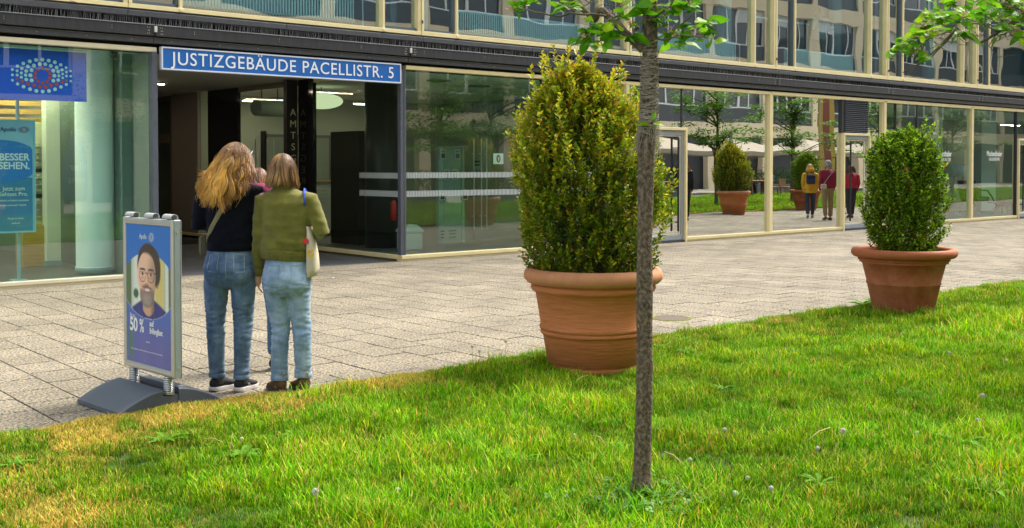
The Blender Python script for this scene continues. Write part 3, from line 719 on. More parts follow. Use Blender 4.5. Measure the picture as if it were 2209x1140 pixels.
# letters spread to the width of the sign
me = text_mesh('JUSTIZGEBÄUDE PACELLISTR. 5', .245, .002, 1.0, 'CENTER', .0008, 1.1)
xs = [v.co.x for v in me.vertices]; wd = max(xs) - min(xs); k = 3.56 / wd; cxm = (max(xs) + min(xs)) / 2
for v in me.vertices: v.co.x = (v.co.x - cxm) * k
place_mesh(me, EX, EZ, (7.745, 13.962, (s0 + s1) / 2 - .003)); obj('lettering', me, SWHITE, t, world=True)
# vertical lettering on the door pillar
GOLD = pmat('pale_gold_letters', (.62, .56, .38), .4)
t = thing('court_lettering', 'vertical pale gold letters AMTSGERICHT on the black pillar beside the glass doors', 'sign', (9.58, 17.2, .5))
for i, ch in enumerate('AMTSGERICHT'):
    me = text_mesh(ch, .175, .003, 1.0, 'CENTER'); place_mesh(me, EX, EZ, (9.59, 17.203, 2.44 - i * .203)); obj('letter', me, GOLD, t, world=True)
# shop writing on the glass
for (x, z, a, b, lab) in ((26.62, 1.80, 'Muckenthaler', 'SITZEN IM ALTER', 'white window lettering Muckenthaler SITZEN IM ALTER beside the floor lamp'), (29.42, 1.82, 'Muckenthaler', 'ERGONOMIE', 'white window lettering Muckenthaler ERGONOMIE above the green armchair')):
    t = thing('window_lettering', lab, 'lettering', (x, 14.09, z), group='shop lettering')
    flat_text(t, a, .20, EX, EZ, (x, 14.093, z), SWHITE, .80, offset=.003)
    flat_text(t, b, .125, EX, EZ, (x, 14.093, z - .15), SWHITE, .85)

# --- optician's banner with the eye of dots
BAN = pmat('banner_blue', (0.004, 0.10, 0.80), .6, var=.05)
DOTW = pmat('banner_white', (.70, .82, .80), .5); DOTR = pmat('banner_red', (.80, .07, .02), .5)
DW = [(428,375,20),(364,378,20),(300,392,20),(235,413,19),(176,440,17),(125,475,14),(125,531,14),(125,587,14),(493,386,20),(556,405,20),(618,434,18),(674,465,16),(721,503,13),(721,557,13),(721,611,13),(400,423,20),(457,425,20),(342,436,20),(281,445,19),(220,466,17),(172,489,15),(172,533,15),(514,443,20),(574,460,20),(631,487,17),(677,514,14),(677,555,15),(263,493,19),(214,513,16),(214,557,16),(257,536,17),(317,486,20),(305,539,21),(263,582,19),(317,592,21),(539,497,20),(550,549,21),(539,602,20),(591,507,19),(597,551,16),(590,596,19),(637,532,15),(637,574,14),(176,627,17),(235,657,19),(300,685,20),(364,706,20),(428,714,20),(493,710,20),(556,694,20),(618,671,18),(674,646,16)]
DR = [(428,465,18),(383,480,18),(474,482,18),(353,518,18),(502,523,18),(353,564,18),(502,570,18),(383,606,18),(474,609,18),(428,622,18),(172,576,13),(220,604,17),(281,630,19),(342,645,20),(400,662,20),(457,667,20),(514,651,20),(573,640,20),(631,620,17),(677,600,14)]
def eye(parent, O, ax, az, s, mats=(DOTW, DOTR), off=(0, 0, 0), n=14):
    for lst, m_, nm in ((DW, mats[0], 'white_dots'), (DR, mats[1], 'red_dots')):
        mb = MB()
        for (x, y, r_) in lst:
            # undo the photograph's slope: the logo itself is level
            dx = (x - 424) * s; dz = -(y - 545 - (x - 424) * .075) * s
            c = Vector(O) + Vector(ax) * dx + Vector(az) * dz
            mb.disc(c, r_ * s, ax, az, n)
        obj(nm, mb, m_, parent, world=True)
t = thing('shop_banner', 'blue banner with an eye of white and red dots hanging inside the left shop window', 'banner', (4.2, 14.25, 2.3))
obj('banner_cloth', MB().box(2.9, 4.955, 14.245, 14.25, 2.325, 2.955), BAN, t, world=True)
obj('top_rail', MB().bbox(2.88, 4.985, 14.235, 14.262, 2.957, 3.0, .006), pmat('rail_pale', (.55, .68, .64), .4), t, world=True)
eye(t, (4.405, 14.242, 2.635), EX, EZ, .00118)
# --- hanging window poster
t = thing('window_poster', 'tall turquoise poster on a pole reading BESSER SEHEN behind the left glass', 'poster', (4.25, 14.7, .02))
PT = pmat('poster_turquoise', (.34, .56, .72), .5, var=.1, vscale=2); PB = pmat('poster_blue', (.02, .20, .62), .5)
px0, px1, pz0, pz1 = 3.62, 4.43, .665, 2.075
obj('poster_sheet', MB().box(px0, px1, 14.69, 14.70, pz0, pz1), PT, t, world=True)
lw = MB()
lw.add([(px0 + .005, 14.687, pz0 + .005), (px1 - .02, 14.687, pz0 + .005), (px1 - .02, 14.687, 1.35), (px0 + .005, 14.687, 1.35)], [(0, 1, 2, 3)])
obj('lower_field', lw, pmat('poster_deep', (.05, .22, .42), .5, var=.15, vscale=2), t, world=True)
el = MB(); ang = [2*math.pi*j/40 for j in range(40)]
pts_ = [(min(px1 - .02, max(px0 + .01, 4.03 + .50*math.cos(a))), 14.684, 1.56 + .27*math.sin(a)) for a in ang]
el.add(pts_, [tuple(range(40))]); obj('ellipse', el, PB, t, world=True)
obj('edge_frame', MB().box(px0, px1, 14.68, 14.71, pz1, pz1 + .018).box(px0, px1, 14.68, 14.71, pz0 - .018, pz0).box(px1, px1 + .018, 14.68, 14.71, pz0 - .018, pz1 + .018).box(px0 - .018, px0, 14.68, 14.71, pz0 - .018, pz1 + .018), pmat('cyan_edge', (.30, .60, .72), .4), t, world=True)
obj('pole', MB().tube([(4.25, 14.74, .02), (4.25, 14.74, 3.02)], .024, 12).bbox(4.15, 4.35, 14.66, 14.82, .02, .04), pmat('pole_teal', (.30, .45, .48), .4), t, world=True)
for txt, sz_, x, z, m_ in (('Apollo', .075, 4.12, 1.965, pmat('navy_print', (.02, .06, .16), .5)), ('BESSER', .125, 4.19, 1.61, SWHITE), ('SEHEN.', .125, 4.19, 1.50, SWHITE), ('Jetzt zum', .075, 4.18, 1.21, SWHITE), ('Sehtest Pro.', .075, 4.18, 1.14, SWHITE), ('✓ schnell, verlässlich und präzise', .030, 4.17, 1.06, SWHITE), ('✓ mit modernster Technik', .030, 4.17, 1.0, SWHITE), ('Direkt im Store', .032, 4.20, .83, SWHITE), ('apollo.de', .028, 4.20, .77, SWHITE)):
    flat_text(t, txt, sz_, EX, EZ, (x, 14.682, z), m_, .95, offset=.003 if sz_ > .1 else 0.0005)
eye(t, (4.31, 14.682, 1.965), EX, EZ, .00023, (pmat('navy_print', (.02, .06, .16), .5), DOTR), n=6)

# --- optician interior
t = thing('display_shelf', 'tall pale display board with rows of spectacles behind the window poster', 'shelf', (5.0, 16.9, .02))
obj('back_panel', MB().bbox(4.6, 5.24, 16.9, 16.95, .63, 2.15, .004), pmat('shelf_board', (.50, .48, .32), .6, var=.15), t, world=True)
obj('wooden_plinth', MB().bbox(4.88, 5.23, 16.72, 17.1, .02, .62, .004), pmat('oak_front', (.42, .24, .055), .5, var=.35, vscale=3, stretch=(.6, 6, 12)), t, world=True)
for k in range(12):
    z = .74 + k * .095
    if k in (3, 7): obj('label_strip', MB().box(4.95, 5.21, 16.885, 16.898, z, z + .055), BLACKM, t, world=True); continue
    obj('shelf_rail', MB().box(4.95, 5.22, 16.85, 16.898, z, z + .008), pmat('rail_grey', (.4, .42, .38), .4), t, world=True)
    g = MB()
    for xx_ in (5.0, 5.11):
        for dx in (0, .045): g.tube([(xx_ + dx + .018*math.cos(a), 16.86, z + .03 + .014*math.sin(a)) for a in [i*math.pi/4 for i in range(9)]], .002, 3)
        g.tube([(xx_ + .06, 16.86, z + .035), (xx_ + .09, 16.89, z + .03)], .002, 3)
    obj('spectacles', g, pmat('frame_black', (.03, .03, .03), .4), t, world=True)
t = thing('slatted_fitting', 'warm wooden slatted wall fitting high behind the blue banner', 'shelf', (4.6, 17.5, 1.6))
for k in range(7):
    z = 1.66 + k * .125
    obj('slat', MB().bbox(2.6, 5.42, 17.45, 17.6, z, z + .075, .004), pmat('oak_slat', (.45, .25, .05), .5, var=.3, vscale=4, stretch=(.6, 6, 10)), t, world=True)
bp('round_column', MB().lathe([(.262, .02), (.262, .115), (.252, .118), (.252, 3.03)], 48, (5.37, 15.15, 0)), pmat('white_column_paint', (.85, .88, .85), .6, bump=.0006, bscale=120), sharp=40)
bp('column_skirting', MB().lathe([(.27, .02), (.27, .11), (.262, .115)], 48, (5.37, 15.15, 0)), pmat('skirting_teal', (.20, .30, .30), .5), smooth=True)
bp('pilaster', MB().bbox(5.18, 5.38, 16.6, 16.8, .10, 3.03, .004).box(5.165, 5.395, 16.585, 16.81, .02, .099, 1), [pmat('pilaster_paint', (.62, .62, .50), .7), pmat('skirting_teal', (.2, .3, .3), .5)])
bp('dome_camera', MB().lathe([(.001, -.09), (.04, -.07), (.055, -.03), (.055, 0)], 16, (5.42, 14.55, 3.02)), pmat('dome_black', (.03, .03, .03), .2), smooth=True)

# --- lobby things
t = thing('leaflet_stand', 'grey upright leaflet stand with pinned brochures behind the lobby glass', 'stand', (12.48, 16.5, .02))
obj('panel', MB().bbox(12.2, 12.74, 16.4, 16.5, .03, 1.86, .006), pmat('kiosk_grey', (.42, .48, .46), .45, var=.06), t, world=True)
obj('side_panel', MB().bbox(12.742, 12.80, 16.38, 16.66, .03, 1.87, .004), pmat('kiosk_side', (.52, .58, .56), .45), t, world=True)
for x, z in ((12.22, 1.62), (12.56, 1.62), (12.30, 1.24), (12.50, 1.24), (12.20, .85), (12.74, .85)):
    br = obj('brochure', MB().box(x, x + .13, 16.37, 16.385, z, z + .19).box(x + .02, x + .11, 16.366, 16.3695, z + .02, z + .11, 1).box(x + .02, x + .11, 16.366, 16.3695, z + .13, z + .17, 2), [SWHITE, pmat('print_navy', (.05, .06, .12), .5), pmat('print_orange', (.7, .3, .08), .5)], t, world=True)
obj('vent_slots', MB().box(12.44, 12.60, 16.392, 16.399, .20, .22).box(12.44, 12.60, 16.392, 16.399, .26, .28).box(12.44, 12.60, 16.392, 16.399, .14, .16).box(12.25, 12.33, 16.392, 16.399, .20, .22).box(12.25, 12.33, 16.392, 16.399, .26, .28).box(12.25, 12.33, 16.392, 16.399, .14, .16), BLACKM, t, world=True)
t = thing('waste_bin', 'pale grey waste bin with a sloped lid in the corner of the lobby', 'bin', (11.02, 15.7, .02))
obj('bin_body', MB().bbox(10.86, 11.22, 15.55, 15.85, .02, .33, .02), pmat('bin_grey', (.52, .55, .52), .5), t, world=True)
obj('lid', MB().rings([[(10.85, 15.54, .335), (11.23, 15.54, .335), (11.23, 15.86, .335), (10.85, 15.86, .335)], [(10.85, 15.54, .37), (11.23, 15.54, .37), (11.23, 15.86, .37), (10.85, 15.86, .37)], [(10.93, 15.60, .47), (11.13, 15.60, .47), (11.13, 15.80, .47), (10.93, 15.80, .47)]]), pmat('bin_grey', (.52, .55, .52), .5), t, world=True)
t = thing('fire_extinguisher', 'small red fire extinguisher standing on the column side of the lobby', 'extinguisher', (10.87, 15.95, .5))
obj('cylinder', MB().lathe([(.03, .53), (.055, .55), (.055, .84), (.03, .88), (.018, .9)], 16, (10.87, 15.95, 0)), pmat('extinguisher_red', (.55, .02, .015), .35), t, world=True, smooth=True)
obj('valve', MB().box(10.84, 10.90, 15.93, 15.97, .90, .95).tube([(10.90, 15.93, .92), (10.93, 15.90, .85), (10.93, 15.9, .6)], .008, 6), BLACKM, t, world=True)
t = thing('reception_counter', 'pale slatted reception counter with a wooden top at the back of the lobby', 'counter', (12.2, 20.3, .02))
for k in range(12): obj('slat', MB().bbox(11.2, 12.8, 20.0, 20.05, .12 + k*.085, .12 + k*.085 + .078, .003), pmat('counter_front', (.42, .46, .44), .6), t, world=True)
obj('plinth', MB().box(11.2, 12.8, 20.03, 20.6, .02, .11), pmat('counter_plinth', (.08, .08, .08), .6), t, world=True)
obj('counter_top', MB().bbox(11.1, 12.9, 19.95, 20.7, 1.145, 1.185, .004), pmat('counter_wood', (.30, .19, .08), .5), t, world=True)
t = thing('pendant_lamp', 'flat oval white pendant lamp hanging in the lobby', 'lamp', (10.95, 18.5, 2.75))
LW = emis_mat('oval_lamp_glow', (.62, .70, .42), .42)
obj('shade', MB().ell((10.93, 18.5, 2.755), (.42, .42, .155), 28), LW, t, world=True, smooth=True)
obj('cable', MB().tube([(10.93, 18.5, 2.9), (10.93, 18.5, 3.03)], .008, 6), BLACKM, t, world=True)
t = thing('cylinder_lamp', 'long white cylindrical lamp seen through the entrance doors', 'lamp', (10.2, 19.4, 2.7))
obj('shade', MB().tube([(9.95, 19.3, 2.63), (11.3, 19.7, 2.63)], .16, 24, rnd=False), pmat('lamp_white', (.42, .46, .42), .5), t, world=True, sharp=40)
obj('cable', MB().tube([(10.1, 19.35, 2.75), (10.1, 19.35, 3.03)], .012, 6).tube([(10.5, 19.45, 2.75), (10.5, 19.45, 3.03)], .012, 6), BLACKM, t, world=True)
t = thing('notice_sheet', 'square white notice with a red round emblem on the lobby glass', 'notice', (11.77, 14.14, 1.62))
obj('sheet', MB().box(11.66, 11.88, 14.135, 14.138, 1.53, 1.71), SWHITE, t, world=True)
e_ = MB(); e_.add([(11.77 + .045*math.cos(a), 14.132, 1.62 + .065*math.sin(a)) for a in ang], [tuple(range(40))]); obj('emblem', e_, pmat('emblem_red', (.45, .03, .03), .5), t, world=True)
obj('emblem_figure', MB().box(11.755, 11.785, 14.128, 14.131, 1.60, 1.65).disc((11.77, 14.129, 1.59), .012, EX, EZ, 8), SWHITE, t, world=True)
t = thing('notice_sheet', 'pale notice sheet pinned beside the leaflet stand', 'notice', (11.13, 14.9, 1.5))
obj('sheet', MB().box(13.0, 13.22, 16.4, 16.405, 1.44, 1.64), pmat('notice_grey', (.35, .38, .36), .6), t, world=True)
obj('print', MB().box(13.03, 13.19, 16.394, 16.398, 1.50, 1.53).box(13.03, 13.19, 16.394, 16.398, 1.56, 1.60), BLACKM, t, world=True)
hd = MB()
for x in (11.93, 12.10, 12.22): hd.tube([(x, 15.0, .37), (x, 15.0, 1.98)], .011, 8); hd.box(x - .008, x + .008, 15.0, 15.06, .6, .62); hd.box(x - .008, x + .008, 15.0, 15.06, 1.7, 1.72)
lob = bp('inner_glass_door', MB().box(11.3, 13.4, 15.055, 15.065, .02, 2.9), G_SIDE); sub('handle_rods', hd, ALU, lob)
# --- chair shop interior (right)
t = thing('floor_lamp', 'slim floor lamp with a grey drum shade behind the shop window', 'lamp', (30.9, 16.0, .02))
obj('lamp_shade', MB().lathe([(.37, 1.18), (.38, 1.52)], 24, (30.9, 16, 0)), pmat('shade_grey', (.55, .57, .52), .8), t, world=True, smooth=True)
obj('stem', MB().tube([(30.9, 16, .03), (30.9, 16, 1.2)], .018, 8).lathe([(.20, .02), (.18, .05), (.03, .09)], 20, (30.9, 16, 0)), ALUD, t, world=True)
t = thing('armchair', 'dark green recliner armchair with pale wooden frame in the right shop window', 'armchair', (33.6, 16.5, .02))
GR = pmat('green_leather', (.02, .06, .045), .4)
obj('backrest', MB().rings([[(33.0, 16.3, .45), (33.1, 16.3, .45), (33.1, 16.9, .45), (33.0, 16.9, .45)], [(32.82, 16.3, 1.02), (32.94, 16.3, 1.04), (32.94, 16.9, 1.04), (32.82, 16.9, 1.02)]]), GR, t, world=True)
obj('seat', MB().bbox(33.0, 33.75, 16.3, 16.9, .38, .52, .03), GR, t, world=True)
for y in (16.25, 16.95): obj('armrest', MB().tube([(32.95, y, .75), (33.5, y, .72), (33.8, y, .50), (34.1, y, .2), (33.7, y, .05), (33.1, y, .05)], .028, 8), GR, t, world=True)
t = thing('side_table', 'low round table with a wine red top beside the armchair', 'table', (33.0, 15.6, .02))
obj('table_top', MB().lathe([(.42, .36), (.42, .39)], 28, (32.9, 15.5, 0)), pmat('red_top', (.28, .05, .06), .5), t, world=True)
for a in range(4): obj('leg', MB().tube([(32.9, 15.5, .34), (32.9 + .3*math.cos(a*1.57+.4), 15.5 + .3*math.sin(a*1.57+.4), .02)], .014, 6), pmat('leg_wood', (.45, .30, .10), .5), t, world=True)
t = thing('footstool', 'footstool with a pale cushion on yellow wooden legs in the right shop window', 'stool', (34.2, 15.6, .02))
obj('cushion', MB().bbox(33.7, 34.5, 15.4, 15.8, .32, .44, .04), pmat('pale_cushion', (.45, .58, .52), .8), t, world=True)
for x in (33.78, 34.42):
    for y in (15.45, 15.75): obj('leg', MB().tube([(x, y, .32), (x + .03, y, .02)], .018, 6), pmat('leg_wood', (.45, .30, .10), .5), t, world=True)
t = thing('wooden_chair', 'small yellow wooden chair behind the red topped table', 'chair', (33.2, 17.4, .02))
obj('seat', MB().bbox(32.9, 33.4, 17.2, 17.6, .42, .46, .01), pmat('yellow_wood', (.62, .42, .08), .5), t, world=True)
obj('backrest', MB().tube([(32.92, 17.58, .46), (32.92, 17.62, .85), (33.38, 17.62, .85), (33.38, 17.58, .46)], .022, 6), pmat('yellow_wood', (.62, .42, .08), .5), t, world=True)
for x in (32.94, 33.36):
    for y in (17.24, 17.56): obj('leg', MB().tube([(x, y, .42), (x, y, .02)], .018, 6), pmat('yellow_wood', (.62, .42, .08), .5), t, world=True)
bp('shop_column', MB().box(31.3, 31.9, 16.9, 17.2, .02, 3.03), pmat('shop_column', (.60, .66, .62), .7)); bp('shop_column', MB().box(34.4, 35.4, 16.9, 17.2, .02, 3.03), pmat('shop_column', (.60, .66, .62), .7))

# ================================================================== ADVERTISING STAND
A = thing('advertising_stand', 'grey spring mounted pavement sign with a smiling man in glasses on a blue poster', 'sign', (2.72, 6.75, 0), rad(5))
def aobj(name, mb, m, parent=None, **k): return obj(name, mb, m, parent or A, **k)
BASEM = pmat('base_plastic', (.085, .10, .125), .5, bump=.0006, bscale=220, var=.08)
# base: arched hollow plastic block, long along local x
def prof(x):     # height over x
    q = abs(x) / .335
    return .030 + .105 * max(0, 1 - q**1.9)
for (x0, x1) in ((-.335, -.055), (.055, .335)):
    rs = []; N = 14
    for i in range(N + 1):
        x = x0 + (x1 - x0) * i / N; h = prof(x) if abs(x) > .06 else .130
        y0, y1 = -.29, .29; b = .012
        rs.append([(x, y0 + .006, .004), (x, y0, .012), (x, y0, h - b), (x, y0 + b, h), (x, y1 - b, h), (x, y1, h - b), (x, y1, .012), (x, y1 - .006, .004)])
    aobj('base_half', MB().rings(rs), BASEM, sharp=35)
aobj('base_channel', MB().box(-.0545, .0545, -.285, .285, .01, .085).box(-.05, .05, -.25, .25, .0855, .092, 1), [BASEM, pmat('rubber', (.035, .035, .033), .8, var=.4, vscale=30)])
for y in (-.265, .19):
    c = MB(); n_ = 9; P = []
    for i in range(n_ * 16 + 1):
        a = i / 16 * 2 * math.pi; P.append((.028*math.cos(a), y + .028*math.sin(a), .098 + .105 * i / (n_*16)))
    c.tube(P, .0052, 6)
    s_ = aobj('spring', c, pmat('spring_steel', (.60, .62, .64), .28, .85), smooth=True)
    sub('core', MB().tube([(0, y, .09), (0, y, .215)], .021, 10), pmat('core_dark', (.05, .055, .06), .5), s_)
    sub('nut', MB().lathe([(.034, .0925), (.034, .1), (.012, .104)], 8, (0, y, 0)), ALU, s_)
for (x, y) in ((.10, -.24), (.10, .24)): aobj('base_screw', MB().lathe([(.022, prof(.1) - .004), (.022, prof(.1) + .004), (.006, prof(.1) + .007)], 12, (x, y, 0)), ALU)
FY0, FY1, FZ0, FZ1, FX = -.385, .280, .205, 1.175, .022
fw = .042
def frame_face(sx):
    mb = MB(); x = sx * FX
    def rail(a, b, horizontal, z0=None):
        pass
    # rounded mitred snap frame profile
    prf = [(0, 0), (.006, .004), (.010, .014), (.010, .028), (.006, .038), (0, fw)]
    outer = [(FY0, FZ0), (FY1, FZ0), (FY1, FZ1), (FY0, FZ1)]
    cy, cz = 0, (FZ0 + FZ1) / 2
    loops = []
    for d, ins in prf:
        loops.append([(x + sx*(d), (FY0 + ins, FY1 - ins)[i in (1, 2)], (FZ0 + ins, FZ1 - ins)[i in (2, 3)]) for i in range(4)])
    loops = [[(x, p[1], p[2]) for p in loops[0]]] + loops[1:]
    vs = []; fs = []
    for l_ in loops: vs += l_
    for a in range(len(loops) - 1):
        for i in range(4): j = (i + 1) % 4; fs.append((a*4+i, a*4+j, (a+1)*4+j, (a+1)*4+i)[::sx if sx > 0 else -1])
    mb.add(vs, fs); return mb
ALUF = pmat('silver_frame', (.50, .49, .45), .32, .45, var=.05, stretch=(1, 1, 4))
aobj('snap_frame', frame_face(-1), ALUF); aobj('snap_frame', frame_face(1), ALUF)
aobj('side_profile', MB().bbox(-FX + .001, FX - .001, FY0, FY0 + .014, FZ0, FZ1, .003).bbox(-FX + .001, FX - .001, FY1 - .014, FY1, FZ0, FZ1, .003).box(-FX + .001, FX - .001, FY0 + .0145, FY1 - .0145, FZ1 - .012, FZ1 - .001).box(-FX + .001, FX - .001, FY0 + .0145, FY1 - .0145, FZ0 + .001, FZ0 + .012), ALUD)
sc_ = MB()
for z in (.27, 1.10): sc_.add([(0 + .009*math.cos(a), FY0 - .003, z + .009*math.sin(a)) for a in ang[::4]], [tuple(range(10))[::1]]).tube([(0, FY0, z), (0, FY0 - .0025, z)], .009, 10)
aobj('side_screws', sc_, ALU)
for y in (FY1 - .08, -.06, FY0 + .09):
    P = [(-.026 + .0*k, 0, 0) for k in range(1)]
    rs = []
    for i in range(9):
        a = math.pi * (i / 8) * 1.25 - .2
        rs.append([(-.026*math.cos(a) * 1.0, yy, FZ1 + .012 + .022*math.sin(a)) for yy in (y - .055, y + .055)])
    o = MB(); vs = []; fs = []
    for r_ in rs: vs += r_
    rs2 = [[(p[0]*.86, p[1], FZ1 + .012 + (p[2]-FZ1-.012)*.86) for p in r_] for r_ in rs]
    for r_ in rs2: vs += r_
    for i in range(8): a = 2*i; fs.append((a, a+1, a+3, a+2)); fs.append((18+a, 18+a+2, 18+a+3, 18+a+1)); fs.append((a, a+2, a+20, a+18)); fs.append((a+1, a+19, a+21, a+3))
    fs += [(0, 18, 19, 1), (16, 17, 35, 34)]
    aobj('top_clip', o.add(vs, fs), pmat('clip_grey', (.44, .44, .43), .45))
# poster: printed sheet (a fine grid coloured by vertex)
NS, NT = 118, 172
W_, H_ = (FY1 - FY0) - 2*fw, (FZ1 - FZ0) - 2*fw
s = (np.arange(NS + 1) / NS)[None, :].repeat(NT + 1, 0); tt = (np.arange(NT + 1) / NT)[:, None].repeat(NS + 1, 1)
def sm(e0, e1, x): q = np.clip((x - e0) / (e1 - e0), 0, 1); return q*q*(3 - 2*q)
def ellm(cx, cy, rx, ry, soft=.06, rot=0.0):
    dx, dy = s - cx, (tt - cy) * 1.0; c, q = math.cos(rot), math.sin(rot)
    u = (dx*c + dy*q) / rx; v = (-dx*q + dy*c) / ry; return 1 - sm(1 - soft, 1 + soft, np.sqrt(u*u + v*v))
rs_ = np.random.RandomState(4)
img = np.empty((NT + 1, NS + 1, 3))
c0, c1 = np.array([.025, .16, .55]), np.array([.10, .11, .36])
img[:] = c0 + (c1 - c0) * sm(.35, .95, tt)[..., None]
def over(mask, col):
    global img
    col = np.array(col, float); img = img * (1 - mask[..., None]) + (col if col.ndim > 1 else col[None, None]) * mask[..., None]
over(sm(.62, 1, tt) * .35 * (.5 + .5*np.sin(s*17 + 1)), (.16, .15, .40)); over(ellm(.09, .86, .05, .16, .4), (.05, .18, .13))
circ = ellm(.5, .435, .58, .235, .012)
bgc = np.zeros_like(img); bgc[:] = (.72, .74, .66)
for (a, b, cc) in ((-.1, .12, (.10, .16, .07)), (.12, .17, (.55, .62, .5)), (.28, .34, (.82, .84, .76)), (.66, .84, (.68, .55, .16)), (.84, .88, (.45, .5, .35)), (.95, 1.1, (.10, .15, .08))):
    mm = sm(a - .02, a + .02, s) * (1 - sm(b - .02, b + .02, s)); bgc = bgc * (1 - mm[..., None]) + np.array(cc) * mm[..., None]
img = img * (1 - circ[..., None]) + bgc * circ[..., None]
over(ellm(.22, .50, .06, .035, .3) * circ, (.02, .12, .05))
shirt = circ * sm(0, .02, tt - (.50 + .32*np.abs(s - .52)**1.3 - .0)) * sm(0, .03, .62 - np.abs(s - .52)) 
over(shirt, (.018, .025, .20)); over(shirt * (.5 + .5*np.sin((s - tt*.4)*40)) * .25, (.05, .06, .34))
over((1 - sm(.0, .012, np.abs(np.abs(s - .50) - .14 + (tt - .55)*.5))) * shirt, (.008, .01, .09))
neck = ((1 - sm(.115, .135, np.abs(s - .50 - (tt-.55)*.1))) * sm(.48, .5, tt) * (1 - ellm(0, 0, .001, .001)) ) * (1 - sm(.645, .655, tt + .9*(s - .5)**2*3))
over(neck * circ, (.60, .35, .23)); over(neck * circ * sm(.02, .12, s - .5), (.26, .13, .08))
# ears, head, hair
over(ellm(.70, .40, .04, .045), (.42, .20, .12))
over(ellm(.50, .285, .245, .15, .05), (.035, .022, .014)); over(ellm(.58, .30, .20, .15, .06), (.05, .032, .02)); over(ellm(.71, .345, .065, .07, .2), (.05, .035, .025))
face = np.maximum(ellm(.465, .355, .205, .165, .03), ellm(.475, .44, .185, .125, .04))
skin = np.array([.78, .48, .33]) * (1.12 - .55 * sm(.42, .68, s + .03*np.sin(tt*25)) )[..., None]
img = img * (1 - face[..., None]) + skin * face[..., None]
over(ellm(.37, .27, .12, .05, .8) * .5 * face, (.78, .52, .38)); over(ellm(.36, .41, .06, .03, .8) * .5, (.72, .36, .25)); over(ellm(.57, .42, .06, .03, .8) * .4, (.58, .28, .19))
hl = sm(0, .03, (.215 + .42*(s - .42)**2 + .12*np.maximum(0, s - .5)) - tt) * ellm(.50, .30, .25, .17, .04); over(hl, (.045, .028, .018))
strand = .5 + .5*np.sin(s*70 + 18*np.sin(tt*14)); over(hl * strand * .3, (.15, .10, .07))
# eyes behind round glasses
for ex in (.375, .565):
    over(ellm(ex, .352, .036, .008, .4), (.50, .42, .37)); over(ellm(ex, .352, .019, .012, .25), (.06, .035, .02)); over(ellm(ex, .318, .065, .008, .5), (.05, .03, .02))
    over(ellm(ex, .340, .055, .005, .6) * .7, (.2, .1, .07)); over(ellm(ex, .378, .055, .006, .9) * .5, (.34, .17, .11))
    dx, dy = (s - ex) * W_, (tt - .36) * H_; rr_ = np.sqrt(dx*dx + dy*dy); over((1 - sm(.0016, .0034, np.abs(rr_ - .043))) * .9, (.02, .035, .10))
over((1 - sm(.003, .006, np.abs(tt - .345))) * sm(.445, .455, s) * (1 - sm(.485, .495, s)), (.02, .035, .10)); over((1 - sm(.003, .006, np.abs(tt - .34))) * sm(.64, .65, s) * (1 - sm(.70, .71, s)), (.02, .03, .08))
over(ellm(.455, .385, .018, .05, .8) * .35, (.80, .52, .40)); over(ellm(.50, .385, .014, .05, .8) * .45, (.32, .16, .10)); over(ellm(.465, .428, .042, .013, .6) * .8, (.42, .20, .14)); over(ellm(.44, .433, .012, .005, .5), (.12, .05, .04)); over(ellm(.49, .433, .012, .005, .5), (.12, .05, .04))
# beard, moustache, smile
beard = np.clip(ellm(.475, .505, .165, .085, .12) - ellm(.47, .42, .15, .05, .4), 0, 1); noi = rs_.rand(NT + 1, NS + 1)
over(beard * .80, (.14, .10, .08)); over(ellm(.475, .535, .09, .045, .5) * noi * .9, (.42, .40, .38)); over(beard * noi * .3, (.30, .26, .24))
over(ellm(.47, .447, .11, .014, .4, .05) * .85, (.10, .07, .055))
over(ellm(.48, .468, .072, .018, .4), (.36, .12, .10)); over(ellm(.48, .463, .058, .010, .3), (.74, .70, .64))
img = np.clip(img * (0.94 + .12 * rs_.rand(NT + 1, NS + 1, 1)), 0, 1)
over((1 - sm(.004, .009, np.abs(np.sqrt(((s-.5)/.58)**2 + ((tt-.435)/.235)**2) - 1.0))) * (tt > .40) * .8, (.6, .65, .8))
PM = MB(); vs = []; fs = []
xq = -FX - .002
for j in range(NT + 1):
    for i in range(NS + 1): vs.append((xq, FY1 - fw - W_ * i / NS, FZ1 - fw - H_ * j / NT))
for j in range(NT):
    for i in range(NS): a = j*(NS+1)+i; fs.append((a, a+NS+1, a+NS+2, a+1))
PM.add(vs, fs); PM.col = img.reshape(-1, 3)
poster = aobj('poster', PM, pmat('printed_poster', (1, 1, 1), .35, attr='tint'))
aobj('back_poster', MB().box(FX, FX + .002, FY0 + fw, FY1 - fw, FZ0 + fw, FZ1 - fw), pmat('back_print', (.03, .12, .4), .4))
AX, AZ3 = (0, -1, 0), (0, 0, 1)
def pp(u, v): return (-FX - .0032, FY1 - fw - W_ * u, FZ1 - fw - H_ * v)
for txt, sz_, u, v, al, sx_, of in (('Apollo', .046, .31, .085, 'LEFT', .82, .0), ('Bis zu', .036, .08, .664, 'LEFT', .85, .0), ('50', .120, .07, .732, 'LEFT', .92, .0034), ('%', .120, .300, .732, 'LEFT', .72, .0022), ('auf', .052, .53, .700, 'LEFT', .9, .0012), ('Brillengläser.', .052, .53, .752, 'LEFT', .70, .0012), ('apollo.de', .014, .45, .835, 'LEFT', 1, 0), ('*Aktion gültig beim Kauf einer Brille mit Gläsern. Nicht mit anderen Aktionen kombinierbar.', .0118, .10, .905, 'LEFT', 1, 0)):
    flat_text(A, txt, sz_, AX, AZ3, pp(u, v), SWHITE, sx_, al, of, .95, thick=.0002, world=False)
lg = MB()
def dotp(u, v, r_):
    c = Vector(pp(u, v)); c.x -= .0002; lg.disc(c, r_, AX, AZ3, 8)
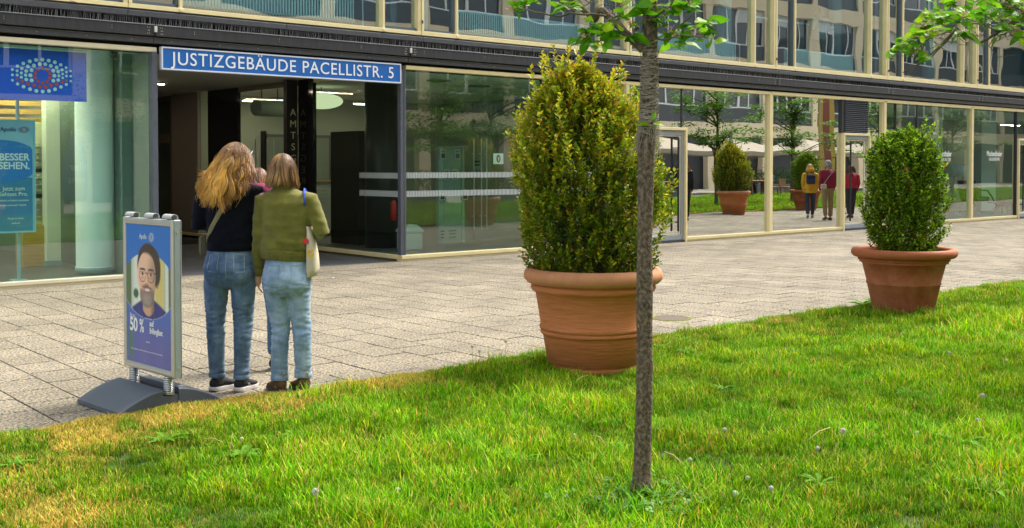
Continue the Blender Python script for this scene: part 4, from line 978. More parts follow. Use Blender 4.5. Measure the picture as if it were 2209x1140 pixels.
for (x, y, r_) in DW + DR: dotp(.585 + (x - 424)*.00026*.9/ W_ * .5, .085 + (y - 545 - (x-424)*.075)*.00026/H_*.62, r_*.00013)
obj('logo', lg, SWHITE, A)

for i, (x, y, a, lb) in enumerate(((7.6, 12.6, .3, 'pale paper scrap on the paving before the lobby corner'), (3.25, 6.62, 1.2, 'small brown leaf beside the base of the advertising stand'), (6.3, 10.2, 2.2, 'dark curled leaf on the middle of the paving'), (9.3, 9.4, .9, 'small dry leaf on the paving between the two pots'), (13.5, 10.4, 2.9, 'small dry leaf on the far paving'))):
    q = obj('fallen_leaf' if i else 'paper_scrap', MB().add([(0, 0, .004), (.03, .012, .010), (.06, 0, .005), (.03, -.014, .008), (0, 0, .002), (.03, .012, .008), (.06, 0, .003), (.03, -.014, .006)], [(0, 1, 2, 3), (7, 6, 5, 4), (0, 4, 5, 1), (1, 5, 6, 2), (2, 6, 7, 3), (3, 7, 4, 0)]), [pmat('paper', (.7, .7, .66), .8), pmat('dry_leaf', (.16, .09, .035), .8)][min(i, 1)], loc=(x, y, 0)); q.rotation_euler = (0, 0, a); tag(q, lb, 'litter' if i == 0 else 'leaf')
# drain cover in the paving, small litter
t = thing('drain_cover', 'round mossy drain cover sunk in the paving right of the tree', 'drain cover', (8.15, 7.12, 0))
obj('cover', MB().lathe([(.16, -.02), (.16, .0035), (.15, .0045), (0.001, .0045)], 32), pmat('rust_iron', (.12, .085, .06), .8, var=.4, vscale=30, bump=.002, bscale=80), t, smooth=False)
obj('moss_ring', MB().lathe([(.165, -.02), (.20, .003), (.185, .006), (.165, .004)], 32, cap=False), pmat('moss', (.14, .15, .02), .95, var=.5, vscale=40), t)
# ================================================================== POTS AND SHRUBS
TERA = pmat('terracotta', (.50, .155, .040), .75, color2=(.53, .185, .06), var=.14, vscale=4, bump=.0045, bscale=5, stretch=(1.5, 1.5, 22))
TERR_RIM = pmat('terracotta_rim', (.54, .225, .10), .7, var=.16, vscale=7, bump=.0015, bscale=30)
TERB = pmat('dark_terracotta', (.30, .070, .018), .75, color2=(.38, .13, .055), vscale=4.5, var=.12, bump=.0012, bscale=40)
TERB_RIM = pmat('dark_terracotta_rim', (.36, .10, .028), .7, var=.15, vscale=8, bump=.001, bscale=40)
SOILM = pmat('pot_soil', (.05, .035, .02), .95, bump=.01, bscale=30)
def pot(t, a=True):
    if a:
        body = [(.001, 0), (.315, 0), (.33, .01), (.335, .03), (.328, .045), (.338, .05), (.372, .235)]
        body += [(.378, .248), (.388, .252), (.394, .262), (.390, .274), (.384, .279), (.392, .284), (.400, .296), (.397, .310), (.390, .318)]
        body += [(.428, .535), (.44, .545), (.458, .556), (.466, .572), (.460, .592), (.445, .603)]
        rim = [(.447, .600), (.490, .610), (.513, .635), (.517, .665), (.505, .695), (.480, .712), (.452, .708), (.432, .69), (.428, .62), (.428, .56)]
    else:
        body = [(.001, 0), (.285, 0), (.30, .01), (.302, .03), (.358, .28), (.366, .288), (.368, .298), (.362, .306), (.412, .505), (.43, .512), (.45, .525), (.452, .54), (.44, .552)]
        rim = [(.44, .550), (.495, .556), (.515, .575), (.520, .60), (.512, .628), (.49, .642), (.455, .640), (.438, .62), (.436, .50)]
    p = obj('pot_body', MB().lathe(body, 72, cap=False), TERA if a else TERB, t, smooth=True)
    obj('pot_rim', MB().lathe(rim, 72, cap=False), TERR_RIM if a else TERB_RIM, t, smooth=True)
    obj('soil', MB().lathe([(.44, .60 if a else .56), (.001, .63 if a else .59)], 40, cap=False), SOILM, t, smooth=True)
def leafmat(name, trans=.35, rough=.42):
    return pmat(name, (1, 1, 1), rough, attr='tint', trans=trans, spec=.22)
BOX = leafmat('small_box_leaf', .30)
TWIG = pmat('woody_twig', (.20, .13, .065), .8, var=.3, vscale=12)
def shrub(t, seed, base_z, H, prof_r, ntw, nlf, lsz, cols, stems, lean=(0, 0), spikes=8, outr=.8):
    r = random.Random(seed); L = MB(); col = []; Tw = MB()
    def R(h, a):
        q = np.interp(h, [p[0] for p in prof_r], [p[1] for p in prof_r])
        return q * (1 + .30*noise.noise(Vector((math.cos(a)*1.6, math.sin(a)*1.6, h*4 + seed))) + .05*math.sin(3*a + seed))
    def leaf(p, d, up, sz, c):
        side = d.cross(up)
        if side.length < 1e-4: side = Vector((1, 0, 0))
        side.normalize(); nn = side.cross(d).normalized(); w_ = sz * .36; tip = p + d*sz
        m_ = p + d*sz*.5
        L.add([p, m_ + side*w_ + nn*w_*.35, tip, m_ - side*w_ + nn*w_*.35], [(0, 1, 2), (0, 2, 3)])
        for _ in range(4): col.append(c)
    def twig(base, tip, n, w0, tint, d0=.25):
        bend = Vector((r.uniform(-.03, .03), r.uniform(-.03, .03), -.02))
        P = [base.lerp(tip, k/3) + bend*math.sin(k/3*math.pi) for k in range(4)]
        if w0 > 0: Tw.tube(P, [w0, w0*.8, w0*.6, w0*.3], 4, cap=False)
        axis = (tip - base).normalized()
        for i in range(n):
            f = d0 + (1.04 - d0) * (i + r.random()) / n; q = base.lerp(tip, f) + bend*math.sin(min(f,1)*math.pi)
            a = i*2.4 + r.uniform(-.5, .5); o = axis.orthogonal().normalized(); o = (Matrix.Rotation(a, 3, axis) @ o)
            d = (axis*r.uniform(.2, 1.0) + o*r.uniform(.5, 1.0) + Vector((0, 0, .15))).normalized()
            leaf(q + o*r.uniform(0, .008), d, Vector((r.uniform(-.4, .4), r.uniform(-.4, .4), 1)), lsz*r.uniform(.6, 1.2), tint())
    for k in range(ntw):
        h = r.random()**.92; a = r.uniform(0, 2*math.pi); Rr = R(h, a)
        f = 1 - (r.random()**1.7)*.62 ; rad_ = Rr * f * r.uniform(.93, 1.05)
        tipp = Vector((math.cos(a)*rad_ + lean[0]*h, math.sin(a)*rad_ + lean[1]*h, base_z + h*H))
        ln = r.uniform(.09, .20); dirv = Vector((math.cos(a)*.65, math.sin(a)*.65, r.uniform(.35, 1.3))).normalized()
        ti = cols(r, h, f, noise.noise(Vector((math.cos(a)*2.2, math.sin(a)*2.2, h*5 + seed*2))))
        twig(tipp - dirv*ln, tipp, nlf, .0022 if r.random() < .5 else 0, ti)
    for k in range(spikes):                # long shoots standing out of the outline
        h = r.uniform(.35, 1.0); a = r.uniform(0, 2*math.pi); Rr = R(h, a)*.9
        b = Vector((math.cos(a)*Rr + lean[0]*h, math.sin(a)*Rr + lean[1]*h, base_z + h*H)); d = Vector((math.cos(a)*.45, math.sin(a)*.45, 1)).normalized()
        twig(b - d*.1, b + d*r.uniform(.08, .21), nlf + 14, .003, cols(r, h, 1, .3), .1)
    # visible bare stems inside and across the shell
    for k in range(stems):
        a = r.uniform(0, 2*math.pi); h = r.uniform(.25, .85); Rr = R(h, a)*r.uniform(.35, 1.0)*outr
        p0 = Vector((math.cos(a)*.08*r.random(), math.sin(a)*.08*r.random(), base_z - .08)); p3 = Vector((math.cos(a)*Rr + lean[0]*h, math.sin(a)*Rr + lean[1]*h, base_z + h*H))
        p1 = Vector((math.cos(a)*.2*r.uniform(.4, 1), math.sin(a)*.2*r.uniform(.4, 1), base_z + .18*h*H)); p2 = Vector((p3.x*.95, p3.y*.95, base_z + h*H*.6))
        P = []
        for i in range(8):
            q = i/7; P.append(p0*(1-q)**3 + p1*3*q*(1-q)**2 + p2*3*q*q*(1-q) + p3*q**3 + Vector((r.uniform(-.008, .008), r.uniform(-.008, .008), 0)))
        w0 = r.uniform(.004, .011); Tw.tube(P, [w0*(1 - i/9) for i in range(8)], 5)
    L.col = col
    obj('stems', Tw, TWIG, t, smooth=True); obj('foliage', L, BOX, t, kind='stuff')
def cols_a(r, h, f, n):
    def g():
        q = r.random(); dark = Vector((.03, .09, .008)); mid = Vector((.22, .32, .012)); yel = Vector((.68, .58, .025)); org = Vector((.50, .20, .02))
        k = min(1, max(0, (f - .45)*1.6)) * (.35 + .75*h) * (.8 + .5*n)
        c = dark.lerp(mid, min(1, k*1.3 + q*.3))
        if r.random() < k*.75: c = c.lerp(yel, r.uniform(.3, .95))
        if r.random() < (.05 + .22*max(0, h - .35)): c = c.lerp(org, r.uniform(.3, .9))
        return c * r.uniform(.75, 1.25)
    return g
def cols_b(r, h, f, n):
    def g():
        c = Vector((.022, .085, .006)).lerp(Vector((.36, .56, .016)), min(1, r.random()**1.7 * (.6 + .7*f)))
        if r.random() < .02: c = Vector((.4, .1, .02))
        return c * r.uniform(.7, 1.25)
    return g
PA = thing('potted_shrub', 'large yellow green box shrub in the pale terracotta pot behind the tree trunk', 'potted shrub', (5.706, 5.752, 0), .4, 'shrubs in terracotta pots along the lawn')
pot(PA, True)
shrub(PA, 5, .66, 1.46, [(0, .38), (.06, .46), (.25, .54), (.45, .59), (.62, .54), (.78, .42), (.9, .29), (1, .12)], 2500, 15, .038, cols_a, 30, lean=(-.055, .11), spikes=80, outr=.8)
PB_ = thing('potted_shrub', 'dark green clipped shrub in the rust coloured pot at the lawn edge on the right', 'potted shrub', (10.32, 5.88, 0), 1.2, 'shrubs in terracotta pots along the lawn')
pot(PB_, False)
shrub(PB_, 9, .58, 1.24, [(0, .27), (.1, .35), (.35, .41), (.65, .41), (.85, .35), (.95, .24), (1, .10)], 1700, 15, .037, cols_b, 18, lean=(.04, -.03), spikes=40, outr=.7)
PA.scale = (1, 1, 1.06); PB_.scale = (1, 1, 1.03)
for i, (x, y, sc_) in enumerate(((17.4, 6.6, 1.0), (22.2, 7.0, 1.0), (26.9, 7.2, 1.02), (31.5, 6.65, 1.05))):
    copy_thing(PA if i % 2 == 0 else PB_, (x, y, 0), .7 + i, ['potted shrub mirrored in the lobby glass, third along the lawn', 'potted shrub farther along the lawn, hidden behind the near shrub', 'potted shrub reflected between the door and the middle mullion', 'potted shrub reflected behind the woman in the yellow coat'][i], scale=(sc_,)*3)

# ================================================================== TREES
BARK = pmat('tree_bark', (.07, .048, .036), .9, color2=(.19, .135, .09), vscale=55, stretch=(1.2, 1.2, 1.0), bump=.012, bscale=38, var=.4)
BARKD = pmat('branch_bark', (.10, .07, .055), .85, color2=(.22, .17, .10), vscale=16, bump=.003, bscale=50)
LEAF = leafmat('soft_green_leaf', .45, .38)
def leaf_mesh(seed, ln=.085, droop=.2, c=(.12, .26, .02)):
    r = random.Random(seed); mb = MB(); n_ = 6; vs = []; col = []
    for i in range(n_ + 1):
        q = i / n_; wd = ln*.27*math.sin(math.pi*min(1, q**.85*1.0))**.8 if 0 < q < 1 else .0006
        x = q*ln; z = -droop*ln*q*q + .003*math.sin(q*9 + seed)
        for sgn, zz in ((-1, .22), (0, 0), (1, .22)):
            vs.append((x, sgn*wd, z + zz*wd*1.2)); k = 1.0 if sgn else 1.25; cc = Vector(c) * k * (1 + .15*math.sin(q*40)); col.append(cc)
    fs = []
    for i in range(n_):
        a = 3*i; fs += [(a, a+3, a+4, a+1), (a+1, a+4, a+5, a+2)]
    mb.add(vs, fs); mb.col = col; me = mb.mesh('leaf', True); me.materials.append(LEAF); return me
LV = [leaf_mesh(k, .085*(.8 + .08*k), .1 + .12*(k % 3), [(.085,.25,.006),(.16,.34,.012),(.05,.17,.006),(.24,.38,.016),(.10,.27,.01)][k % 5]) for k in range(6)]
def put_leaf(parent, p, d, roll, k, s_):
    d = Vector(d).normalized(); up = Vector((0, 0, 1)); side = up.cross(d)
    if side.length < .01: side = Vector((0, 1, 0))
    side.normalize(); nn = d.cross(side)
    M = Matrix((d, side, nn)).transposed().to_4x4() @ Matrix.Rotation(roll, 4, 'X')
    o = bpy.data.objects.new('leaf', LV[k % 6]); COL.objects.link(o); o.parent = parent
    M = Matrix.Translation(p) @ M @ Matrix.Scale(s_, 4); o.matrix_local = M; return o
BUD = pmat('pink_bud', (.62, .32, .28), .7)
# --- near tree
TX, TY = 3.561, 3.292
T1 = thing('young_tree', 'slender young tree with a grey brown trunk in front of the big pot', 'tree', (TX, TY, 0), 0, 'young trees in the lawn')
Rv = Vector((math.sin(AZ), -math.cos(AZ), 0)); Fv = Vector((math.cos(AZ), math.sin(AZ), 0))
def tp(px, z, dep=0.0):  # point given as sideways metres from the trunk foot, height, depth
    return Rv*px + Fv*dep + Vector((0, 0, z))
tr = MB(); rt = random.Random(2)
P = []; Q = []
keys = [(-.05, .0, .062), (.0, .0, .052), (.04, .0, .045), (.15, .006, .041), (.45, .013, .039), (.8, .014, .0375), (.95, .018, .039), (1.2, .022, .0365), (1.5, .030, .038), (1.62, .032, .042), (1.75, .035, .0375), (2.0, .038, .0345), (2.08, .040, .0345), (2.2, .036, .033), (2.32, .04, .031), (2.6, .05, .028), (3.1, .03, .024), (3.7, .06, .017), (4.2, .05, .01)]
zz = np.concatenate([np.arange(-.05, 2.4, .018), np.arange(2.4, 4.2, .08)])
for z in zz:
    x = np.interp(z, [k[0] for k in keys], [k[1] for k in keys]); r_ = .93*np.interp(z, [k[0] for k in keys], [k[2] for k in keys]); x += .006*math.sin(z*3.1)
    ring = []
    for j in range(28):
        a = 2*math.pi*j/28; b = r_ * (1 + .05*noise.noise(Vector((math.cos(a)*2, math.sin(a)*2, z*5))) + .035*noise.noise(Vector((math.cos(a)*7, math.sin(a)*7, z*16)))) + (.022*(max(0, .16 - z)/.16)**1.6*(1 + .5*math.sin(5*a)) if z < .16 else 0)
        for kz, ka, kr in ((.90, 4.1, .006), (1.02, 3.7, .007), (1.63, 4.5, .007), (2.27, 3.2, .006), (.62, 5.2, .005), (1.36, 4.0, .005)):
            b += kr * math.exp(-((z - kz)/.022)**2 - (((a - ka + math.pi) % (2*math.pi) - math.pi)/.5)**2)
        ring.append(tp(x, z) + Vector((math.cos(a)*b, math.sin(a)*b, 0)))
    tr.v.extend([tuple(q) for q in ring])
n_ = len(zz)
for i in range(n_ - 1):
    for j in range(28): k = (j+1) % 28; tr.f.append((i*28+j, i*28+k, (i+1)*28+k, (i+1)*28+j)); tr.mi.append(0)
trunk = obj('trunk', tr, BARK, T1, smooth=True)
# frayed jute wrap
wr_ = MB(); r = random.Random(8)
for k in range(420):
    z0 = r.uniform(1.66, 2.02) if r.random() < .75 else r.uniform(1.60, 2.06); a0 = r.uniform(0, 6.28); ln = r.uniform(.6, 3.0); pitch = r.choice((r.uniform(-.012, .012), r.uniform(-.05, .05)))
    P = []
    if z0 > 1.98 and r.random() < .6: continue
    for i in range(8):
        a = a0 + ln*i/7; z = z0 + pitch*i/7; rr_ = np.interp(z, [q[0] for q in keys], [q[2] for q in keys]) * 1.05 + r.uniform(.0015, .005)
        P.append(tp(np.interp(z, [q[0] for q in keys], [q[1] for q in keys]), z) + Vector((math.cos(a)*rr_, math.sin(a)*rr_, 0)))
    wr_.tube(P, .0011, 3, cap=False)
for k in range(90):           # loose ends hanging down
    a = r.uniform(0, 6.28); z = r.uniform(1.60, 1.70); c = tp(.032, z); o = Vector((math.cos(a), math.sin(a), 0)); l_ = r.uniform(.02, .09)
    wr_.tube([c + o*.042, c + o*(.048 + r.uniform(0, .01)) + Vector((0, 0, -l_*.5)), c + o*(.045 + r.uniform(0, .025)) + Vector((r.uniform(-.01, .01), 0, -l_))], .001, 3, cap=False)
for k in range(6):
    a = -AZ*0 + r.uniform(3.2, 5); c = tp(.034, 1.63); o = -Rv; wr_.tube([c + o*.04, c + o*r.uniform(.05, .07) + Vector((0, 0, -.04)), c + o*r.uniform(.07, .11) + Vector((0, 0, -r.uniform(.05, .11)))], .001, 3, cap=False)
obj('jute_wrap', wr_, pmat('frayed_jute', (.34, .29, .23), .9, var=.2, vscale=40), trunk, kind='stuff')
# limbs
br = MB()
def limb(pts, w0, w1, n=7):
    P = [tp(*p) if len(p) == 3 else tp(p[0], p[1]) for p in pts]; m_ = len(P); Q = []
    for i in range(m_ - 1):
        for k in range(3): Q.append(P[i].lerp(P[i+1], k/3) + Vector((r.uniform(-.002, .002), r.uniform(-.002, .002), r.uniform(-.002, .002))))
    Q.append(P[-1]); br.tube(Q, [w0 + (w1 - w0)*i/(len(Q)-1) for i in range(len(Q))], n)
    return Q
s47 = 1/486.0   # metres per photograph pixel at the tree
def L1(x, y, d=0.0): return ((x - 1381)*s47 + .0, 1.51 + (357 - y)*s47 * 1.0, d)
la = limb([L1(1385, 110), L1(1365, 90, .0), L1(1340, 62, .03), L1(1318, 38, .05), L1(1300, 22, .05), L1(1291, 19, .06), L1(1288, 35, .06), L1(1283, 42, .06), L1(1275, 34, .05), L1(1255, 18, .05), L1(1235, -3, .05), L1(1200, -25, .05), L1(1120, -70, .1)], .0195, .009)
lb = limb([L1(1310, 34, .04), L1(1280, 33, .0), L1(1255, 36, -.04), L1(1225, 36, -.06), L1(1205, 44, -.08), L1(1175, 40, -.1), L1(1140, 33, -.12), L1(1118, 30, -.14)], .006, .0025)
lc = limb([L1(1330, 70, .03), L1(1300, 85, .0), L1(1285, 98, -.03)], .004, .002)
ld = limb([L1(1395, 55), L1(1410, 40, .0), L1(1440, 20, -.03), L1(1450, 0, -.05)], .006, .003); 
le = limb([L1(1395, 80), L1(1425, 90, -.02), L1(1460, 80, -.05), L1(1490, 84, -.07), L1(1515, 88, -.08)], .005, .002)
lf = limb([L1(1425, 90, -.02), L1(1450, 68, -.02), L1(1480, 45, -.03), L1(1490, 35, -.03)], .004, .002)
lg_ = limb([L1(1375, 60), L1(1362, 72, -.04), L1(1366, 90, -.05)], .008, .005)
lh = limb([L1(1318, 40, .0), L1(1290, 65, -.04), L1(1262, 72, -.06), L1(1240, 92, -.06)], .003, .0015)
for k in range(26):        # fine bare twigs
    x = r.uniform(1230, 1330); y = r.uniform(-10, 30); limb([L1(x, y, .04), L1(x + r.uniform(-25, 25), y - r.uniform(-14, 25), .03), L1(x + r.uniform(-40, 40), y - r.uniform(-10, 40), 0)], .002, .001, 4)
# upper scaffold out of the picture
ups = []
for k in range(9):
    a = k*.75; h = 2.5 + k*.16; P = [Vector((TX*0, 0, 0)) + tp(.04, h), tp(.04, h) + Vector((math.cos(a)*.5, math.sin(a)*.5, .25)), tp(.04, h) + Vector((math.cos(a)*1.15, math.sin(a)*1.15, .4 + .1*k/3))]
    br.tube(P, [.014, .009, .004], 5); ups.append(P)
limbs = obj('limbs', br, BARKD, T1, smooth=True)
def cluster(parent, c, n, spread, seed, buds=True, sc_=1.0, flat=.5):
    rr_ = random.Random(seed); bm_ = MB()
    for i in range(n):
        a = rr_.uniform(0, 6.28); d = Vector((math.cos(a), math.sin(a), rr_.uniform(-.55, .55)*flat*2)); p = Vector(c) + Vector((rr_.uniform(-1, 1), rr_.uniform(-1, 1), rr_.uniform(-.6, .6)))*spread
        put_leaf(parent, p, d, rr_.uniform(-.9, .9), rr_.randrange(6), sc_*rr_.uniform(.65, 1.1))
    if buds:
        for q in range(2):
            p = Vector(c) + Vector((rr_.uniform(-1, 1), rr_.uniform(-1, 1), rr_.uniform(-.5, 1)))*spread
            for _ in range(9):
                e = p + Vector((rr_.uniform(-1, 1), rr_.uniform(-1, 1), rr_.uniform(-.6, 1)))*.016; bm_.tube([p, e], .0008, 3, cap=False); bm_.ell(e, (.0035, .0035, .0035), 5)
    return bm_
buds = MB()
def addmb(A_, B_): A_.add(B_.v, B_.f)
CL = [(1120, 8, 9), (1140, 12, 8), (1157, 6, 7), (1108, 22, 4), (1205, 15, 9), (1212, 30, 6), (1228, 22, 4), (1265, 60, 5), (1272, 75, 8), (1250, 90, 9), (1275, 92, 9), (1262, 98, 5), (1295, 55, 8), (1315, 70, 7), (1335, 82, 7), (1330, 45, 7), (1350, 35, 7), (1370, 35, 7), (1360, 60, 5), (1310, 95, 4), (1350, 95, 4),
      (1425, 30, 8), (1440, 15, 7), (1455, 35, 9), (1475, 20, 10), (1490, 12, 7), (1430, 60, 8), (1450, 80, 9), (1460, 95, 6), (1475, 60, 8), (1495, 70, 9), (1515, 60, 9), (1528, 68, 7), (1520, 90, 5), (1500, 92, 5), (1418, 80, 5), (1352, 10, 5), (1372, 15, 5), (1410, 48, 5)]
for i, (x, y, n) in enumerate(CL):
    addmb(buds, cluster(T1, tp(*L1(x, y - 4, r.uniform(-.10, .08))), int(n*.85), .030, 50 + i, i % 3 == 0, .95))
put_leaf(T1, tp(*L1(1402, 262, -.045)), (Rv*.3 + Vector((0, 0, 1))).normalized(), 1.2, 1, .62); put_leaf(T1, tp(*L1(1398, 270, -.05)), -Rv, .5, 3, .72); put_leaf(T1, tp(*L1(1404, 268, -.05)), (Rv + Vector((0, 0, -.1))), .7, 3, .6)
obj('flower_buds', buds, BUD, T1, kind='stuff')
# loose crown of leaves above the picture and the generic crown of the farther trees
def crown_mesh(seed, n, R_, z0, z1, ls=.10, tiers=True, hole=None):
    rr_ = random.Random(seed); mb = MB(); col = []
    nb = 46; cl = []
    for k in range(nb):
        a = rr_.uniform(0, 6.28); f = rr_.random()**.55; h = rr_.random()
        Rk = R_*(1 - .55*h)*(.65 + .35*math.sin(2*a + seed)); cl.append((math.cos(a)*Rk*f, math.sin(a)*Rk*f, z0 + (z1 - z0)*h - .12*f, rr_.uniform(.28, .52)))
    for _ in range(n):
        c = rr_.choice(cl); g = Vector((rr_.gauss(0, 1), rr_.gauss(0, 1), rr_.gauss(0, .32)))*c[3]*.5
        p = Vector(c[:3]) + g
        if hole and hole(p): continue
        d = Vector((rr_.uniform(-1, 1), rr_.uniform(-1, 1), rr_.uniform(-.5, .3))).normalized(); sd = d.cross(Vector((rr_.uniform(-.4, .4), rr_.uniform(-.4, .4), 1))).normalized(); s_ = ls*rr_.uniform(.6, 1.2)
        mb.add([p, p + d*s_*.5 + sd*s_*.28, p + d*s_, p + d*s_*.5 - sd*s_*.28], [(0, 1, 2, 3)])
        cc = Vector((.07, .19, .012)).lerp(Vector((.17, .32, .02)), rr_.random()) * rr_.uniform(.8, 1.2); col += [cc]*4
    mb.col = col; return mb, cl
cm_, _ = crown_mesh(3, 1000, 1.5, 2.75, 4.3)
obj('crown', cm_, LEAF, T1, kind='stuff')
# second tree: trunk right of the frame, one leafy branch reaches in at the upper right
T2 = thing('young_tree', 'young tree whose flowering branches hang in at the upper right corner', 'tree', (9.35, 3.0, 0), 0, 'young trees in the lawn')
tk = MB(); tk.tube([(0, 0, -.05), (.0, .0, .1), (.02, .01, 1.2), (.0, .03, 2.4), (.05, .0, 3.4), (.03, .05, 4.4)], [.07, .055, .05, .045, .03, .012], 16)
obj('trunk', tk, BARK, T2, smooth=True)
cmB, clB = crown_mesh(12, 2200, 2.0, 2.5, 4.6, .10, hole=lambda p: (lambda q: (q.dot(Rv)*2347/q.dot(Fv) < 1150) and q.z < 1.51 + .156*q.dot(Fv))(Vector((9.35, 3.0, 0)) + p))
obj('crown', cmB, LEAF, T2, kind='stuff')
O2 = Vector((9.35, 3.0, 0))
def w2(px, py, dep):       # world point on the ray of a photograph pixel at a distance, relative to the second tree
    q = Fv*dep + Rv*((px - 1104.5)/2347*dep) + Vector((0, 0, 1.51 + (357 - py)/2347*dep)); return q - O2
br2 = MB(); r = random.Random(21)
def limb2(pts, w0, w1, dep=8.2, n=6):
    P = [w2(x, y, dep + (d[0] if d else 0)) for (x, y, *d) in pts]; Q = []
    for i in range(len(P) - 1):
        for k in range(3): Q.append(P[i].lerp(P[i+1], k/3) + Vector((r.uniform(-.004, .004),)*3))
    Q.append(P[-1]); br2.tube(Q, [w0 + (w1-w0)*i/(len(Q)-1) for i in range(len(Q))], n)
limb2([(2550, 10), (2400, 20), (2300, 20), (2230, 35), (2185, 50), (2150, 70), (2110, 95), (2060, 62), (2020, 105), (1985, 135), (1945, 158)], .022, .003)
limb2([(2060, 65), (2040, 90), (2010, 120), (1980, 140), (1952, 165)], .009, .002)
limb2([(2110, 95), (2075, 78), (2040, 70), (1995, 88), (1960, 110), (1925, 120)], .006, .0015); limb2([(2209, 30), (2180, 45), (2150, 70), (2130, 100), (2150, 125), (2190, 120)], .006, .0015)
limb2([(2150, 70), (2120, 55), (2080, 50), (2040, 40), (2000, 25)], .006, .002); limb2([(2230, 35), (2190, 20), (2150, 10), (2100, 5), (2060, -5)], .007, .002)
for k in range(60):
    x = r.uniform(1940, 2200); y = 30 + (2209 - x)*.25 + r.uniform(-20, 35); limb2([(x, y), (x + r.uniform(-25, 20), y + r.uniform(-12, 18)), (x + r.uniform(-40, 20), y + r.uniform(-18, 24))], .0028, .001, 8.2 + r.uniform(-.3, .3), 4)
obj('limbs', br2, BARKD, T2, smooth=True)
bud2 = MB(); nleaf = 0
for k in range(112):
    x = r.uniform(1945, 2230); lo = 30 + max(0, (1990 - x))*1.0; hi = np.interp(x, [1915, 1950, 1985, 2020, 2070, 2120, 2160, 2230], [120, 110, 88, 82, 72, 60, 70, 95]); y = r.uniform(np.interp(x, [1925, 1960, 2000, 2060], [100, 60, 25, -20]), hi)
    if k < 9: x, y = [(1925, 118), (1935, 112), (1955, 108), (1975, 112), (1985, 105), (1995, 115), (2190, 60), (2200, 75), (2185, 68)][k]
    c = w2(x, y, 8.2 + r.uniform(-.35, .35)); addmb(bud2, cluster(T2, c, 3 if nleaf < 290 else 0, .045, 300 + k, True, 1.45)); nleaf += 3
obj('flower_buds', bud2, BUD, T2, kind='stuff')
# farther trees of the row, seen reflected in the glass: shared trunk and crown
T3 = thing('young_tree', 'third tree in the lawn row, mirrored dimly in the lobby glass', 'tree', (15.0, 3.1, 0), 0, 'young trees in the lawn')
t3k = MB(); t3k.tube([(0, 0, -.05), (0, 0, .15), (.03, .01, 1.3), (0, .03, 2.6), (.06, 0, 3.6), (.03, .05, 5.0)], [.085, .065, .058, .05, .035, .012], 10)
rq = random.Random(31)
cm3, cl3 = crown_mesh(44, 5200, 2.7, 2.2, 5.0, .13)
for c in cl3[:22]: t3k.tube([(0, .02, max(1.7, c[2] - .7)), (c[0]*.5, c[1]*.5, c[2] - .25), (c[0], c[1], c[2])], [.03, .018, .006], 5)
obj('trunk', t3k, BARK, T3, smooth=True); obj('crown', cm3, LEAF, T3, kind='stuff')
for i, (x, y) in enumerate(((20.5, 3.2), (26.0, 3.0), (31.55, 2.8), (37.5, 1.96), (43.5, 2.2), (50, 2.2))):
    copy_thing(T3, (x, y, 0), 1.1*i + .6, ['fourth tree of the lawn row, mirrored at the right of the lobby glass', 'fifth tree of the lawn row, hidden behind the near shrub', 'tree mirrored in the big pane left of the cream mullion', 'tree mirrored in the pane with the yellow coat', 'tree mirrored above the door with the louvre', 'last tree mirrored at the right end of the shop windows'][i], scale=(1.15, 1.15, .92))

for x, y, lb in ((18.0, -3.2, 'tree by the hedge planters, mirrored behind the leaflet stand'), (23.6, -3.4, 'tree by the hedge planters, mirrored beside the red emblem notice'), (12.4, -2.6, 'tree by the hedge planters, mirrored in the left shop window')):
    copy_thing(T3, (x, y, 0), x, lb, 'trees by the hedge planters', scale=(1.2, 1.2, .95))
# ================================================================== WEEDS AND DANDELIONS
def gz_(x, y): # photograph pixel -> lawn point
    d = 3544.0 / (y - 357); la_ = (x - 1104.5) / 2347 * d; v = Fv*d + Rv*la_; return (v.x, v.y, 0.0)
WG = pmat('weed_leaf', (.13, .30, .02), .7, var=.3, vscale=20, trans=.35, spec=.15)
STK = pmat('dandelion_stalk', (.26, .24, .08), .7); DRY = pmat('dry_stalk', (.50, .36, .14), .8)
PUFF = pmat('seed_puff', (.62, .60, .50), .9, trans=.4)
def dandelion(h, rp, seed):
    r_ = random.Random(seed); b = Vector((r_.uniform(-.02, .02), r_.uniform(-.02, .02), h)); st = MB().tube([(0, 0, 0), b*.5 + Vector((.005, 0, 0)), b], [.0022, .0018, .0015], 5)
    pf = MB()
    for _ in range(90):
        v = Vector((r_.gauss(0, 1), r_.gauss(0, 1), r_.gauss(0, 1))).normalized(); e = b + v*rp; pf.tube([b, e], .0004, 3, cap=False); o = v.orthogonal().normalized()*.004; o2 = v.cross(o)
        pf.add([e + o, e + o2, e - o, e - o2], [(0, 1, 2, 3)])
    return st, pf
dps = [(1090, 757, .10), (1020, 765, .09), (1038, 770, .07), (1706, 700, .16), (1720, 745, .07), (2117, 950, .12), (1676, 1100, .10), (1985, 955, .06), (2120, 870, .06), (1660, 812, .06), (2050, 775, .07), (1240, 955, .05), (1820, 965, .10), (1565, 960, .09), (2180, 790, .06), (845, 1075, .04), (1900, 905, .05), (2060, 670, .06), (1770, 990, .06), (515, 965, .05), (680, 1105, .09), (1610, 1050, .05), (2180, 1045, .06), (1480, 1010, .05), (1590, 1090, .05)]
